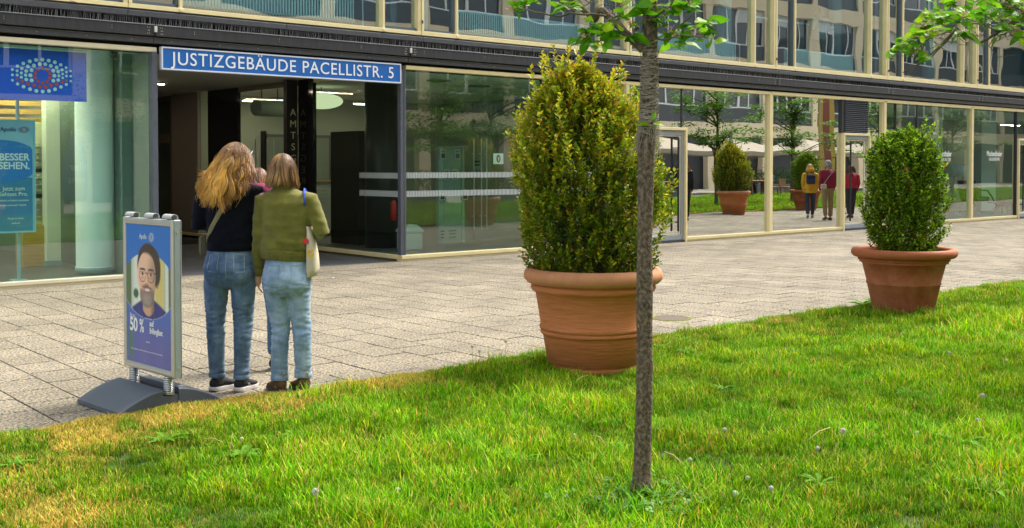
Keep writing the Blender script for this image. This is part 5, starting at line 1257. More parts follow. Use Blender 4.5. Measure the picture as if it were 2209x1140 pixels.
wh = ['at the left foot of the big pot', 'in the verge left of the pot', 'short, at the verge left of the pot', 'tall, at the lawn edge before the rust pot', 'below the tall one at the lawn edge', 'tall, in the right foreground by the broad leaves', 'large, in the foreground bottom right of the trunk', 'in the right lawn', 'small, right lawn', 'small, in the lawn behind the trunk', 'small, below the rust pot', 'left of the trunk', 'on a bent stalk in the right lawn', 'right of the trunk', 'small, far right', 'tiny, bottom centre', 'small, middle of right lawn', 'beside the rust pot', 'next to dry stalks in the right lawn', 'above the dry stalks on the left', 'with a tall stalk at the bottom centre', 'low, right of the trunk foot', 'far right foreground', 'near right of the trunk', 'lowest one right of the trunk']
for i, (x, y, h) in enumerate(dps):
    st, pf = dandelion(h, .011 if i % 4 else .016, i); t = thing('dandelion', 'dandelion seed head ' + wh[i], 'dandelion', gz_(x, y + 8), i*1.3, 'dandelions in the lawn')
    obj('stalk', st, STK, t); obj('seed_head', pf, PUFF, t, kind='stuff')
def rosette(n, ln, wd, seed, toothed=True):
    r_ = random.Random(seed); mb = MB()
    for k in range(n):
        a = 2*math.pi*k/n + r_.uniform(-.3, .3); d = Vector((math.cos(a), math.sin(a), 0)); sd = Vector((-d.y, d.x, 0)); L_ = ln*r_.uniform(.6, 1.1); el = r_.uniform(.25, .9); vs = []
        for i in range(8):
            q = i/7; w_ = wd*math.sin(math.pi*(q*.9 + .05))*(1 - .45*(i % 2) if toothed else 1); p = d*L_*q*math.cos(el*(1-q*.8)) + Vector((0, 0, .01 + L_*math.sin(el)*q*(1.15 - q*.75)))
            vs += [p - sd*w_ + Vector((0, 0, w_*.3)), p, p + sd*w_ + Vector((0, 0, w_*.3))]
        fs = []
        for i in range(7): c = 3*i; fs += [(c, c+3, c+4, c+1), (c+1, c+4, c+5, c+2)]
        mb.add(vs, fs)
    return mb
ros = [rosette(9, .13, .016, 1), rosette(7, .10, .02, 2, False), rosette(11, .11, .012, 3), rosette(8, .17, .028, 4, False)]
rme = [m_.mesh('rosette', True) for m_ in ros]
for m_ in rme: m_.materials.append(WG)
wps = [(2080, 975, 3), (900, 865, 0), (350, 965, 0), (1150, 785, 2), (1715, 770, 0), (1480, 770, 2), (1865, 665, 3), (1885, 655, 1), (1000, 945, 2), (1960, 860, 1), (770, 905, 0), (2185, 700, 0), (1560, 850, 2), (25, 1020, 2), (1120, 1010, 2), (520, 1000, 1), (1340, 985, 0), (1770, 1060, 2), (640, 960, 2), (2140, 1080, 0), (1200, 820, 1), (1430, 760, 0), (2100, 650, 0)]
wl = ['big broad plantain leaves in the right foreground', 'toothed weed in the lawn before the green jumper woman', 'toothed weed below the advertising stand', 'weed at the left foot of the big pot', 'weed patch before the rust pot', 'weed right of the trunk near the paving', 'leafy weed against the rust pot', 'second small weed against the rust pot', 'weed in the middle left lawn', 'weed in the middle right lawn', 'weed near the brown shoes', 'weed at the far right verge', 'weed right of the trunk', 'weed at the left edge', 'weed left of the trunk foot', 'weed under the dry stalks on the left', 'weed just left of the trunk', 'weed bottom right of the trunk', 'weed below the women', 'weed in the lower right corner', 'weed under the big pot', 'weed behind the trunk by the paving', 'weed right of the rust pot']
for i, (x, y, k) in enumerate(wps):
    p = gz_(x, y); o = bpy.data.objects.new('weed', rme[k]); COL.objects.link(o); o.location = (p[0], p[1], .01); o.rotation_euler = (0, 0, i*2.1); o.scale = (.9 + .1*(i % 4),)*3
    tag(o, wl[i], 'weed', 'weeds in the lawn')
# clover patch round the trunk foot
cv = MB(); r = random.Random(6); col = []
for k in range(900):
    a = r.uniform(0, 6.28); q = abs(r.gauss(0, .16)); x, y = TX - .05 + math.cos(a)*q*1.3, TY - .06 + math.sin(a)*q
    if (x - TX)**2 + (y - TY)**2 < .055**2: continue
    z = r.uniform(.02, .085); s_ = r.uniform(.007, .013); b = r.uniform(0, 6.28); tl = Vector((r.uniform(-.5, .5), r.uniform(-.5, .5), 1)).normalized()
    u = tl.orthogonal().normalized(); v = tl.cross(u)
    for m_ in range(3):
        aa = b + m_*2.09; c = Vector((x, y, z)) + (u*math.cos(aa) + v*math.sin(aa))*s_*.9
        cv.add([c + (u*math.cos(t_) + v*math.sin(t_))*s_*.75 for t_ in (0, 1.26, 2.5, 3.77, 5.03)], [(0, 1, 2, 3, 4)]); cc = Vector((.09, .24, .012)) * r.uniform(.6, 1.5); col += [cc]*5
cv.col = col; q = obj('clover_patch', cv, LEAF, kind='stuff'); q['label'] = 'patch of small round clover leaves round the trunk foot'
# dry stalks lying in the grass
for i, (xa, ya, xb, yb, lab) in enumerate(((435, 972, 478, 990, 'pale dry stalk lying in the left lawn'), (478, 958, 490, 1008, 'upright dry stalk in the left lawn'), (1240, 845, 1270, 835, 'short dry stalk under the pot'), (1745, 975, 1795, 955, 'long pale stalk in the right lawn'), (1436, 1000, 1478, 1042, 'yellow dry stalk right of the trunk foot'), (1285, 965, 1305, 990, 'forked dry stalk left of the trunk'), (680, 1070, 676, 1130, 'tall thin dry stalk at the bottom edge'), (1650, 720, 1660, 700, 'dry stalk at the lawn edge'), (1690, 860, 1700, 835, 'dry stalk in the middle right lawn'))):
    a, b = Vector(gz_(xa, ya)), Vector(gz_(xb, yb)); a.z = .05; b.z = .075
    if abs(xa - xb) < 14: b = Vector(gz_(xb, max(ya, yb))); a = b.copy(); a.z = .01; b.z = .16; b.x += .02
    m_ = (a + b)/2; m_.z += .015
    q = obj('dry_stalk', MB().tube([a, m_, b], [.0028, .0024, .0018], 5), DRY, smooth=True); tag(q, lab, 'stalk', 'dry stalks in the grass')
# ================================================================== OPPOSITE BUILDING AND CAFE (seen mirrored in the glass)
OB = thing('opposite_building', 'beige grid fronted building with white framed windows mirrored in the glass', 'building', (40, -16, 0))
OY = -16.0
BEI = pmat('beige_stone', (.72, .60, .40), .8, var=.08, vscale=1.5); SPN = pmat('dark_spandrel', (.055, .06, .07), .5, var=.1)
def ob(name, mb, m, **k): return obj(name, mb, m, OB, world=True, **k)
X0, X1 = -24, 104
ob('wall', MB().box(X0, X1, OY - 12, OY - .45, -.1, 17.0), pmat('inner_dark', (.03, .032, .035), .6))
ob('roof', MB().box(X0, X1, OY - 12, OY + .3, 17.0, 17.3), BEI)
for z in (3.3, 7.5, 11.7, 15.9): ob('stone_band', MB().box(X0, X1, OY - .44, OY + .02, z, z + .95), BEI)
for z in (4.25, 8.45, 12.65): ob('spandrel_panel', MB().box(X0, X1, OY - .44, OY - .12, z, z + .95), SPN)
ob('shop_front', MB().box(X0, X1, OY - .44, OY - .15, 2.9, 3.3), SPN)
wf = MB(); W0 = 2.35
wf.bbox(0, 2.45, -.05, .05, 0, .09, .005).bbox(0, 2.45, -.05, .05, W0 - .09, W0, .005).bbox(0, .09, -.05, .05, .09, W0 - .09, .005).bbox(2.36, 2.45, -.05, .05, .09, W0 - .09, .005).bbox(1.18, 1.30, -.05, .05, .09, W0 - .09, .005)
wfm = wf.mesh('window'); wfm.materials.append(pmat('white_window_frame', (.75, .75, .72), .45))
gm_ = MB().box(.09, 2.36, -.02, -.01, .09, W0 - .09).mesh('pane'); gm_.materials.append(pmat('far_glass', (.03, .04, .05), .05))
bl_ = MB().box(.10, 2.35, .01, .03, W0*.6, W0 - .1).mesh('blind'); bl_.materials.append(pmat('white_blind', (.6, .6, .58), .8))
r = random.Random(77); nx = int((X1 - X0)/5.6)
for i in range(nx + 1):
    x = X0 + i*5.6; ob('pillar', MB().bbox(x - .35, x + .35, OY - .44, OY + .0, -.1, 17, .02), BEI)
    if x > 92: continue
    for j, z in enumerate((5.2, 9.4, 13.6)):
        for k in range(2):
            o = bpy.data.objects.new('window', wfm); COL.objects.link(o); o.parent = OB; o.matrix_parent_inverse = WM[OB].inverted(); o.location = (x + .36 + k*2.46, OY - .25, z)
            g = bpy.data.objects.new('pane', gm_); COL.objects.link(g); g.parent = o
            if r.random() < .3: b = bpy.data.objects.new('blind', bl_); COL.objects.link(b); b.parent = o
# closing buildings at the street ends (only glimpsed in reflections)
e2 = thing('corner_building', 'plain pale building closing the street beyond the shops', 'building', (100, 0, 0)); obj('wall', MB().box(98, 108, -16, 13, -.1, 15), BEI, e2, world=True)
for z in (1, 4.5, 8, 11.5):
    for y in range(-14, 12, 4): obj('window', MB().box(97.95, 97.99, y, y + 2.4, z, z + 2), pmat('far_glass', (.03, .04, .05), .05), e2, world=True)
# parasols
CAN = pmat('parasol_canvas', (.40, .34, .26), .9, trans=.05); PAR = None
def parasol():
    t = thing('parasol', 'x', 'parasol', (0, 0, 0), 0, 'beige parasols of the cafe')
    h = 2.0; rs = []; can = MB(); c = 2.35; vs = [(0, 0, 2.95)]; fs = []
    ring = []
    for sx_, sy_ in ((1, 1), (-1, 1), (-1, -1), (1, -1)): ring.append((sx_*c, sy_*c, 2.25))
    for i in range(4):
        a = Vector(ring[i]); b = Vector(ring[(i+1) % 4]); m_ = (a + b)/2; m_.z -= .03; vs += [a, m_]
    vs += [Vector(v) - Vector((0, 0, .20)) for v in vs[1:]]
    for i in range(8): j = (i+1) % 8; fs.append((0, 1+i, 1+j)); fs.append((1+i, 9+i, 9+j, 1+j))
    obj('canopy', can.add(vs, fs), CAN, t); obj('pole', MB().tube([(0, 0, 0), (0, 0, 2.95)], .035, 10), ALUD, t); obj('base_block', MB().bbox(-.35, .35, -.35, .35, 0, .12, .03), pmat('concrete', (.3, .3, .3), .9), t)
    for ax, ay in ((1, 1), (-1, 1), (-1, -1), (1, -1)): obj('rib', MB().tube([(0, 0, 2.9), (ax*c, ay*c, 2.24)], .012, 4), ALUD, t)
    return t
PAR = parasol()
pxs = [(40.2, -7.9), (46.2, -8.1), (52.5, -8.0), (59, -8)]
pl = ['leftmost', 'second from left', 'third from left', 'rightmost']
for i, (x, y) in enumerate(pxs):
    if i == 0: PAR.location = (x, y, 0); PAR['label'] = 'beige cafe parasol mirrored in the glass, ' + pl[0]
    else: copy_thing(PAR, (x, y, 0), 0, 'beige cafe parasol mirrored in the glass, ' + pl[i])
# closed grey parasol, blue folded parasol with lettering
t = thing('closed_parasol', 'closed dark grey parasol mirrored beside the cream mullion', 'parasol', (40.6, -3.6, 0))
obj('folded_canopy', MB().lathe([(.05, 2.9), (.12, 2.6), (.20, 2.0), (.26, 1.5), (.20, 1.2), (.28, .9), (.30, .75), (.02, .74)], 12), pmat('grey_canvas', (.10, .10, .11), .9), t, smooth=True); obj('pole', MB().tube([(0, 0, 0), (0, 0, 3.0)], .03, 8), ALUD, t)
t = thing('closed_parasol', 'closed blue coffee parasol mirrored left of the white column', 'parasol', (11.36, -5.5, 0))
obj('folded_canopy', MB().lathe([(.04, 2.6), (.14, 2.35), (.30, 1.9), (.34, 1.3), (.33, .7), (.30, .45), (.02, .44)], 16), pmat('blue_canvas', (.03, .12, .36), .8), t, smooth=True); obj('pole', MB().tube([(0, 0, 0), (0, 0, 2.7)], .03, 8), ALUD, t)
for txt, z, s_ in (('eller', 1.45, .34), ('KAFFEE', 1.05, .20)):
    me = place_mesh(text_mesh(txt, s_, .004), (-1, 0, 0), (0, 0, 1), (0, .352, z)); obj('lettering', me, SWHITE, t)
# yellow and red brown banner flag
t = thing('banner_flag', 'tall yellow and red brown banner mirrored at the right pane edge', 'banner', (50.1, -4.8, 0))
for x0, x1, m_ in ((-.75, -.3, pmat('banner_ochre', (.42, .28, .04), .8)), (-.3, .35, pmat('banner_brown', (.22, .05, .03), .8)), (.35, .8, pmat('banner_ochre', (.42, .28, .04), .8))):
    obj('cloth_strip', MB().bbox(x0 + .002, x1 - .002, -.03, .03, .3, 5.2, .008), m_, t)
obj('pole', MB().tube([(-.6, 0, 0), (-.6, 0, 5.4)], .04, 8), ALUD, t)
# hedge boxes and cafe tables
HED = pmat('hedge_leaf', (1, 1, 1), .6, attr='tint')
def hedge(t, L_, seed):
    r_ = random.Random(seed); mb = MB(); col = []
    for _ in range(2600):
        p = Vector((r_.uniform(-L_/2, L_/2), r_.uniform(-.35, .35), r_.uniform(.35, 1.25 + .15*math.sin(r_.random()*6)))); d = Vector((r_.gauss(0, 1), r_.gauss(0, 1), r_.gauss(0, 1))).normalized(); s_ = .09; o = d.orthogonal().normalized()
        mb.add([p, p + d*s_*.5 + o*s_*.3, p + d*s_, p + d*s_*.5 - o*s_*.3], [(0, 1, 2, 3)]); cc = Vector((.04, .11, .012)) * r_.uniform(.6, 1.6); col += [cc]*4
    mb.col = col; obj('foliage', mb, HED, t, kind='stuff'); obj('planter', MB().bbox(-L_/2, L_/2, -.3, .3, 0, .5, .02), pmat('planter_grey', (.16, .16, .16), .8), t)
hx = [(8.5, -6.0), (15.5, -6.2), (23, -6), (30, -6.2), (37.5, -6.6), (48.5, -6.4)]
H0 = thing('hedge_planter', 'hedge planter in front of the cafe, farthest left', 'hedge', (hx[0][0], hx[0][1], 0), 0, 'hedge planters of the cafe'); hedge(H0, 5.2, 1)
for i, (x, y) in enumerate(hx[1:]): copy_thing(H0, (x, y, 0), 0, 'hedge planter in front of the cafe, ' + ['second from left', 'third from left', 'fourth from left', 'beside the seated guests', 'farthest right'][i])
def cafe_table():
    t = thing('cafe_table', 'brown cafe table between the seated guests', 'table', (43.3, -4.2, 0), 0, 'cafe tables')
    obj('table_top', MB().bbox(-.9, .9, -.4, .4, .72, .76, .01), pmat('brown_table', (.20, .08, .04), .5), t)
    for x in (-.8, .8):
        for y in (-.33, .33): obj('leg', MB().box(x - .03, x + .03, y - .03, y + .03, 0, .72), pmat('brown_table', (.2, .08, .04), .5), t)
    return t
TB = cafe_table(); copy_thing(TB, (36.5, -4.3, 0), 0, 'brown cafe table mirrored beside the reflected shrub'); copy_thing(TB, (48, -4.6, 0), 0, 'brown cafe table behind the reflected yellow coat')
for i, (x, y) in enumerate(((42.1, -4.3), (44.5, -4.3), (45.6, -4.1))):
    q = obj('bench', MB().bbox(-.3, .3, -.3, .3, .40, .45, .01).box(-.27, -.22, -.27, -.22, 0, .4).box(.22, .27, -.27, -.22, 0, .4).box(-.27, -.22, .22, .27, 0, .4).box(.22, .27, .22, .27, 0, .4).box(-.3, .3, -.3, -.26, .45, .85), pmat('bench_wood', (.25, .13, .06), .6), loc=(x, y, 0))
    tag(q, 'wooden cafe seat, ' + ['left of the table', 'right of the table', 'at the far end'][i], 'chair', 'cafe seats')
# ================================================================== PEOPLE
SKIN = pmat('skin', (.56, .33, .24), .5, var=.06, vscale=20)
HANDS = SKIN
DENIM1 = pmat('blue_denim', (.075, .135, .22), .85, color2=(.15, .235, .335), vscale=9, var=.25, bump=.0012, bscale=160, stretch=(1, 1, .6), sheen=.1)
DENIM2 = pmat('light_denim', (.17, .275, .41), .85, color2=(.33, .45, .59), vscale=7, var=.2, bump=.0012, bscale=160, stretch=(1, 1, .6), sheen=.1)
STITCH = pmat('pale_stitching', (.42, .45, .45), .8)
KNITB = pmat('black_knit', (.006, .0065, .011), .95, var=.25, vscale=30, bump=.0015, bscale=240, sheen=.05, spec=.1)
KNITG = pmat('olive_knit', (.135, .125, .012), .92, color2=(.155, .145, .015), vscale=14, var=.12, bump=.0035, bscale=190, sheen=.25)
HAIRM = pmat('hair_strands', (1, 1, 1), .38, attr='tint', spec=.35)
def hand(mb, W, d, side, curl=.5, s_=1.0, fwd=Vector((0, 1, 0))):
    """palm and five fingers from wrist W along d (unit)"""
    d = Vector(d).normalized(); f = fwd - d*fwd.dot(d); f.normalize(); n_ = d.cross(f)   # f: thumb side, n_: palm normal
    n_ = n_ * side
    pal = W + d*.045*s_
    mb.tube([W - d*.02, W + d*.02*s_, W + d*.05*s_, W + d*.078*s_], [.024*s_, .027*s_, .030*s_, .024*s_], 10, rnd=True)
    for off in (-.019, .019): mb.tube([W + d*.02*s_ + f*off*s_*.6, W + d*.078*s_ + f*off*s_], [.016*s_, .0135*s_], 8, rnd=True)
    for k, (off, ln) in enumerate(((.030, .070), (.010, .080), (-.010, .074), (-.029, .056))):
        b = W + d*.082*s_ + f*off*s_; c1 = curl*(.8 + .12*k); q = b; dd = d.copy(); P = [b - d*.02*s_, b]
        for j, l_ in enumerate((.45, .32, .23)):
            dd = (Matrix.Rotation(c1*(.55 + .2*j), 3, f*side*-1) @ dd) if False else (dd*math.cos(c1*.6) + n_*math.sin(c1*.6)).normalized(); q = q + dd*ln*l_*s_; P.append(q)
            n_2 = n_
        mb.tube(P, [.0095*s_, .0092*s_, .0085*s_, .0078*s_, .0068*s_], 8, rnd=True)
    b = W + d*.022*s_ + f*.022*s_; mb.tube([b, b + (d*.7 + f*.75).normalized()*.035*s_, b + (d*.95 + f*.45 + n_*.3).normalized()*.068*s_], [.013*s_, .011*s_, .0085*s_], 8, rnd=True)
def head_shape(mb, c, yaw=0.0, s_=1.0):
    M = Matrix.Rotation(yaw, 3, 'Z'); c = Vector(c)
    def q(x, y, z): return c + (M @ Vector((x*s_, y*s_, z*s_)))
    mb.ell(q(0, -.012, .022), (.074*s_, .092*s_, .088*s_), 18, M=M)
    mb.ell(q(0, .022, -.035), (.058*s_, .062*s_, .075*s_), 16, M=M)
    mb.ell(q(0, .058, -.088), (.024*s_, .022*s_, .020*s_), 10, M=M)            # chin
    mb.tube([q(0, .078, .012), q(0, .103, -.026), q(0, .086, -.034)], [.009*s_, .013*s_, .010*s_], 8, rnd=True)   # nose
    for x in (-.03, .03):
        mb.ell(q(x, .068, -.022), (.018*s_, .015*s_, .014*s_), 8, M=M); mb.ell(q(x, .076, .022), (.022*s_, .010*s_, .007*s_), 8, M=M)
    mb.ell(q(0, .084, -.058), (.022*s_, .008*s_, .0055*s_), 8, M=M); mb.ell(q(0, .082, -.069), (.019*s_, .009*s_, .006*s_), 8, M=M)
    for x in (-1, 1): mb.ell(q(x*.077, -.004, -.008), (.009*s_, .020*s_, .031*s_), 10, M=M)
def face_parts(t, c, yaw=0.0):
    M = Matrix.Rotation(yaw, 3, 'Z'); c = Vector(c)
    for x in (-.031, .031):
        e = obj('eye', MB().ell(c + M @ Vector((x, .074, .004)), (.012, .008, .0075), 10), pmat('eye_white', (.75, .73, .7), .3), t, smooth=True)
        sub('iris', MB().ell(c + M @ Vector((x, .0805, .004)), (.0055, .003, .0055), 8), pmat('iris', (.06, .035, .02), .3), e)
    obj('lips', MB().ell(c + M @ Vector((0, .0915, -.062)), (.020, .004, .006), 10), pmat('lip', (.45, .16, .14), .5), t, smooth=True)
def body_mesh(J, vox, arms=True):
    mb = MB(); V = Vector
    for sd in ('L', 'R'):
        h, k, a, toe = [V(p) for p in J['leg' + sd]]
        mb.tube([h + V((0, 0, .06)), h, h.lerp(k, .5), k, k.lerp(a, .35), k.lerp(a, .8), a, a + (toe - a)*.0 + V((0, 0, -.03))], [.075, .080, .066, .050, .052, .036, .033, .032], 12, rnd=True)
        mb.tube([a + V((0, 0, -.035)), (a + toe)/2 + V((0, 0, -.02)), toe], [.032, .030, .022], 10, rnd=True)
        s_, e, w_ = [V(p) for p in J['arm' + sd]]
        mb.tube([s_, s_.lerp(e, .4), e, e.lerp(w_, .3), w_], [.045, .040, .032, .032, .021], 12, rnd=True)
        hd_ = V(J.get('hand' + sd, tuple((w_ - e).normalized())))
        hand(mb, w_, hd_, 1 if sd == 'L' else -1, J.get('curl', .5), 1.0, V(J.get('thumb' + sd, (0, 1, 0))))
    pz = (Vector(J['legL'][0]).z + Vector(J['legR'][0]).z)/2; px = (J['legL'][0][0] + J['legR'][0][0])/2; py = (J['legL'][0][1] + J['legR'][0][1])/2
    sL, sR = V(J['armL'][0]), V(J['armR'][0]); cx_, cy_ = (sL.x + sR.x)/2, (sL.y + sR.y)/2; sz_ = (sL.z + sR.z)/2; hw = abs(sR.x - sL.x)/2
    mb.loft([(px, py, pz - .08, .10, .08), (px, py, pz, .150, .105), (px, py, pz + .08, .145, .10), (px*.6 + cx_*.4, py*.6 + cy_*.4, pz + .17, .118, .085), (cx_, cy_, sz_ - .16, hw*.80, .105), (cx_, cy_, sz_ - .05, hw*.92, .10), (cx_, cy_, sz_ + .01, hw*.78, .075), (cx_, cy_, sz_ + .05, .07, .055)], 20)
    hc = V(J['head']); mb.tube([(cx_, cy_, sz_), (cx_, cy_, sz_ + .05), hc + V((0, -.02, -.06))], [.062, .052, .050], 12, rnd=True)
    head_shape(mb, hc, J.get('yaw', 0), J.get('hs', 1.0))
    return fuse(mb, vox, 5)
def shoe(t, a, toe, mats, boot=False, name='shoe'):
    a = Vector(a); toe = Vector(toe); d = toe - a; d.z = 0; L_ = d.length; d.normalize(); sd = Vector((d.y, -d.x, 0)); heel = a - d*.055; heel.z = 0
    T = L_ + .055 + .035
    def ring(f, z0, z1, wd, n_=14, sh=0):
        c = heel + d*T*f; return [c + sd*wd*math.cos(2*math.pi*j/n_) + Vector((0, 0, (z0+z1)/2 + (z1-z0)/2*math.sin(2*math.pi*j/n_))) for j in range(n_)]
    up = MB(); prof_ = [(-.02, .03, .06, .012), (.02, .02, .095 if boot else .085, .030), (.12, .02, .118 if boot else .095, .036), (.28, .02, .115 if boot else .09, .036), (.42, .02, .090, .038), (.60, .02, .070, .043), (.78, .02, .058, .043), (.92, .02, .048, .034), (1.0, .025, .04, .014)]
    up.rings([ring(*p) for p in prof_])
    o = obj(name, fuse(up, .005, 4), mats[0], t, smooth=True)
    so = MB(); out = []
    for f, w_ in ((-.03, .012), (0, .028), (.1, .038), (.3, .037), (.5, .039), (.68, .046), (.85, .043), (.96, .030), (1.02, .010)): out.append((f, w_))
    pts_ = [heel + d*T*f + sd*w_ for f, w_ in out] + [heel + d*T*f - sd*w_ for f, w_ in reversed(out)]
    lev = []
    for z, k in ((.001, .96), (.008, 1.03), (.020, 1.03), (.028, .97)):
        lev.append([p_*1 + (p_ - (heel + d*T*.5))*(k - 1)*.6 + Vector((0, 0, z + (.006 if i in (0, 1, len(pts_)-1, len(pts_)-2) and not boot else 0))) for i, p_ in enumerate(pts_)])
    so.rings(lev); sub('sole', so, mats[1], o, smooth=False)
    lc = MB()
    for k in range(5):
        f = .36 + .085*k; z = .098 - .010*k - .002; c = heel + d*T*f; lc.tube([c + sd*.024 + Vector((0, 0, z - .014)), c + Vector((0, 0, z)), c - sd*.024 + Vector((0, 0, z - .014))], .0022, 5)
    c = heel + d*T*.34 + Vector((0, 0, .10))
    for q in (1, -1): lc.tube([c, c + sd*.03*q + Vector((0, 0, .016)) + d*.01, c + sd*.045*q + Vector((0, 0, .002)), c + sd*.02*q - Vector((0, 0, .006))], .0016, 5)
    sub('laces', lc, mats[2], o)
    return o
def project_patch(name, target_me, quad, axis, n_, off, mat, parent, thick=.0025, stitch=True):
    """patch of cloth laid over a garment: quad corners in (x,z) seen from behind"""
    bvh = BVHTree.FromPolygons([v.co.copy() for v in target_me.vertices], [tuple(p.vertices) for p in target_me.polygons])
    mb = MB(); G = []
    for j in range(n_ + 1):
        for i in range(n_ + 1):
            u, v = i/n_, j/n_; a = Vector(quad[0]).lerp(Vector(quad[1]), u); b = Vector(quad[3]).lerp(Vector(quad[2]), u); p = a.lerp(b, v)
            if len(quad) > 4 and j == n_: pass
            hit, no, ix, dist = bvh.ray_cast(Vector((p.x, -.6, p.y)), Vector((0, 1, 0)))
            if hit is None: return None
            G.append(hit - Vector((0, off, 0)))
    fs = [(j*(n_+1)+i, j*(n_+1)+i+1, (j+1)*(n_+1)+i+1, (j+1)*(n_+1)+i) for j in range(n_) for i in range(n_)]
    m_ = len(G); vs = G + [g + Vector((0, off + .002, 0)) for g in G]
    rim = [i for i in range(n_)] + [(n_)+(n_+1)*j for j in range(n_)] + [(n_+1)*n_ + n_ - i for i in range(n_)] + [(n_+1)*(n_ - j) for j in range(n_)]
    for k in range(len(rim)): a, b = rim[k], rim[(k+1) % len(rim)]; fs.append((b, a, a + m_, b + m_))
    mb.add(vs, fs); o = obj(name, mb, mat, parent, smooth=False)
    st = MB()
    for ins in (.006,):
        ring = []
        for k in rim: ring.append(G[k] - Vector((0, .0012, 0)))
        c = sum(ring, Vector())/len(ring)
        for w_ in (.90, .84): st.tube([c + (p - c)*w_ - Vector((0, .001, 0)) for p in ring] + [c + (ring[0] - c)*w_], .0011, 3, cap=False)
    sub('stitching', st, STITCH, o)
    return o
def surf_line(target_me, pts, off, rad_, mat, name, parent, dirn=Vector((0, 1, 0))):
    bvh = BVHTree.FromPolygons([v.co.copy() for v in target_me.vertices], [tuple(p.vertices) for p in target_me.polygons]); P = []
    for x, z in pts:
        h = bvh.ray_cast(Vector((x, -.6, z)), dirn)[0]
        if h is not None: P.append(h - dirn*off)
    if len(P) > 1: sub(name, MB().tube(P, rad_, 4), mat, parent)

def hair_strands(n, head, length_fn, root_fn, drift, seed, rad0, collide, nstep=22, col=None, wave=(.012, 22), clump=26):
    r_ = random.Random(seed); mb = MB(); cols_ = []; head = Vector(head)
    cl = [(r_.uniform(0, 6.28), r_.uniform(.6, 1.5), Vector((r_.gauss(0, 1), r_.gauss(0, 1), 0)), r_.random()) for _ in range(clump)]
    for k in range(n):
        p = root_fn(r_); a = math.atan2(p.y, p.x); ci = int((a + math.pi)/(2*math.pi)*clump + r_.uniform(-.6, .6)) % clump; ph, am, cd, cv = cl[ci]
        L_ = length_fn(r_, p); st = L_/nstep; q = head + p; P = [q.copy()]; ph2 = ph + r_.uniform(-.4, .4)
        vel = (p.normalized()*.3 + Vector((0, 0, -.2)))
        for i in range(nstep):
            f = i/nstep
            target = drift(p, q, f) + Vector((math.cos(ph2 + i*st*wave[1])*wave[0]*am*(.3+.7*f)*26, math.sin(ph2*1.3 + i*st*wave[1])*wave[0]*am*f*8, 0)) + cd*.04*f
            vel = vel*.72 + target*.28; vv = vel.normalized(); q = q + vv*st; q = collide(q, r_); P.append(q.copy())
        w_ = rad0*r_.uniform(.7, 1.3); R_ = [w_*(1 if i < nstep*.7 else 1 - .8*(i - nstep*.7)/(nstep*.3)) for i in range(nstep + 1)]
        n0 = len(mb.v); mb.tube(P, R_, 3, cap=False); cc = col(r_, p, cv)
        for i in range(nstep + 1):
            c = cc(i/nstep); cols_ += [c]*3
    mb.col = cols_; return mb
def sphere_root(r_, R_, face_yaw=0, th_max=1.75):
    while True:
        v = Vector((r_.gauss(0, 1), r_.gauss(0, 1), r_.gauss(0, 1))).normalized()
        if v.z < -.35: continue
        fy = v.y*math.cos(face_yaw) - v.x*math.sin(face_yaw)
        if fy > .55 and v.z < .62: continue
        return Vector((v.x*R_[0], v.y*R_[1], v.z*R_[2]))

def wrinkle(seed, amp, knee_z=.47, hip_z=.82):
    def f(c):
        x, y, z = c
        k = math.exp(-((z - knee_z)/.11)**2) + .75*math.exp(-((z - hip_z)/.05)**2) + .8*math.exp(-((z - .14)/.05)**2) + .28
        n1 = noise.noise(Vector((x*7 + seed, y*7, z*34 + 7*x))); n2 = noise.noise(Vector((x*12, y*12 + seed, z*60 - 14*x)))
        rd = 1 - abs(n1)*2.2
        return amp*k*(rd*.7 + n2*.6 - .3)
    return f
def knit_wr(seed, amp, hem):
    def f(c):
        x, y, z = c; k = math.exp(-((z - hem - .09)/.06)**2)*1.3 + .5 + math.exp(-((z - 1.12)/.06)**2)*.5*min(1, abs(x)*6)
        return amp*k*(noise.noise(Vector((x*9 + seed, y*9, z*22))) + .5*noise.noise(Vector((x*20, y*20 + seed, z*30))))
    return f
PROT = AZ - rad(90)
# ---------------------------------------------------------------- woman with long hair
JL = dict(legL=((-.085, .0, .86), (-.105, .01, .46), (-.092, -.005, .085), (-.02, .125, .02)), legR=((.075, .0, .86), (.080, .015, .46), (.072, -.02, .085), (.115, .10, .02)),
          armL=((-.175, .0, 1.335), (-.215, -.02, 1.105), (-.10, .20, 1.13)), armR=((.165, .0, 1.335), (.20, -.01, 1.105), (.10, .22, 1.15)), head=(.030, .035, 1.545), yaw=0, curl=.9, handL=(.6, .8, .1), handR=(-.5, .85, .1), thumbL=(0, 0, 1), thumbR=(0, 0, 1))
W1 = thing('person', 'woman seen from behind with long wavy blonde hair, black jumper and blue jeans', 'person', (3.287, 6.742, .001), PROT)
obj('body', body_mesh(JL, .009), SKIN, W1, smooth=True); face_parts(W1, JL['head'])
jb = MB()
jb.loft([(-.004, 0, .70, .14, .085), (-.004, -.005, .77, .172, .120), (-.004, -.012, .83, .178, .128), (-.004, -.005, .89, .166, .118), (-.004, .0, .95, .146, .104), (-.004, .0, 1.0, .140, .10)], 28)
for x, sg in ((-.085, -1), (.075, 1)): jb.ell((x, -.065, .80), (.082, .068, .095), 16)
jb.tube([(-.090, 0, .80), (-.100, 0, .70), (-.103, .005, .58), (-.107, .005, .47), (-.102, -.008, .36), (-.098, -.01, .22), (-.094, -.008, .11)], [.088, .084, .074, .062, .060, .054, .052], 20)
jb.tube([(.080, 0, .80), (.080, 0, .70), (.078, .005, .58), (.078, .015, .47), (.078, -.01, .36), (.074, -.02, .22), (.072, -.02, .10)], [.088, .084, .075, .064, .060, .053, .051], 20)
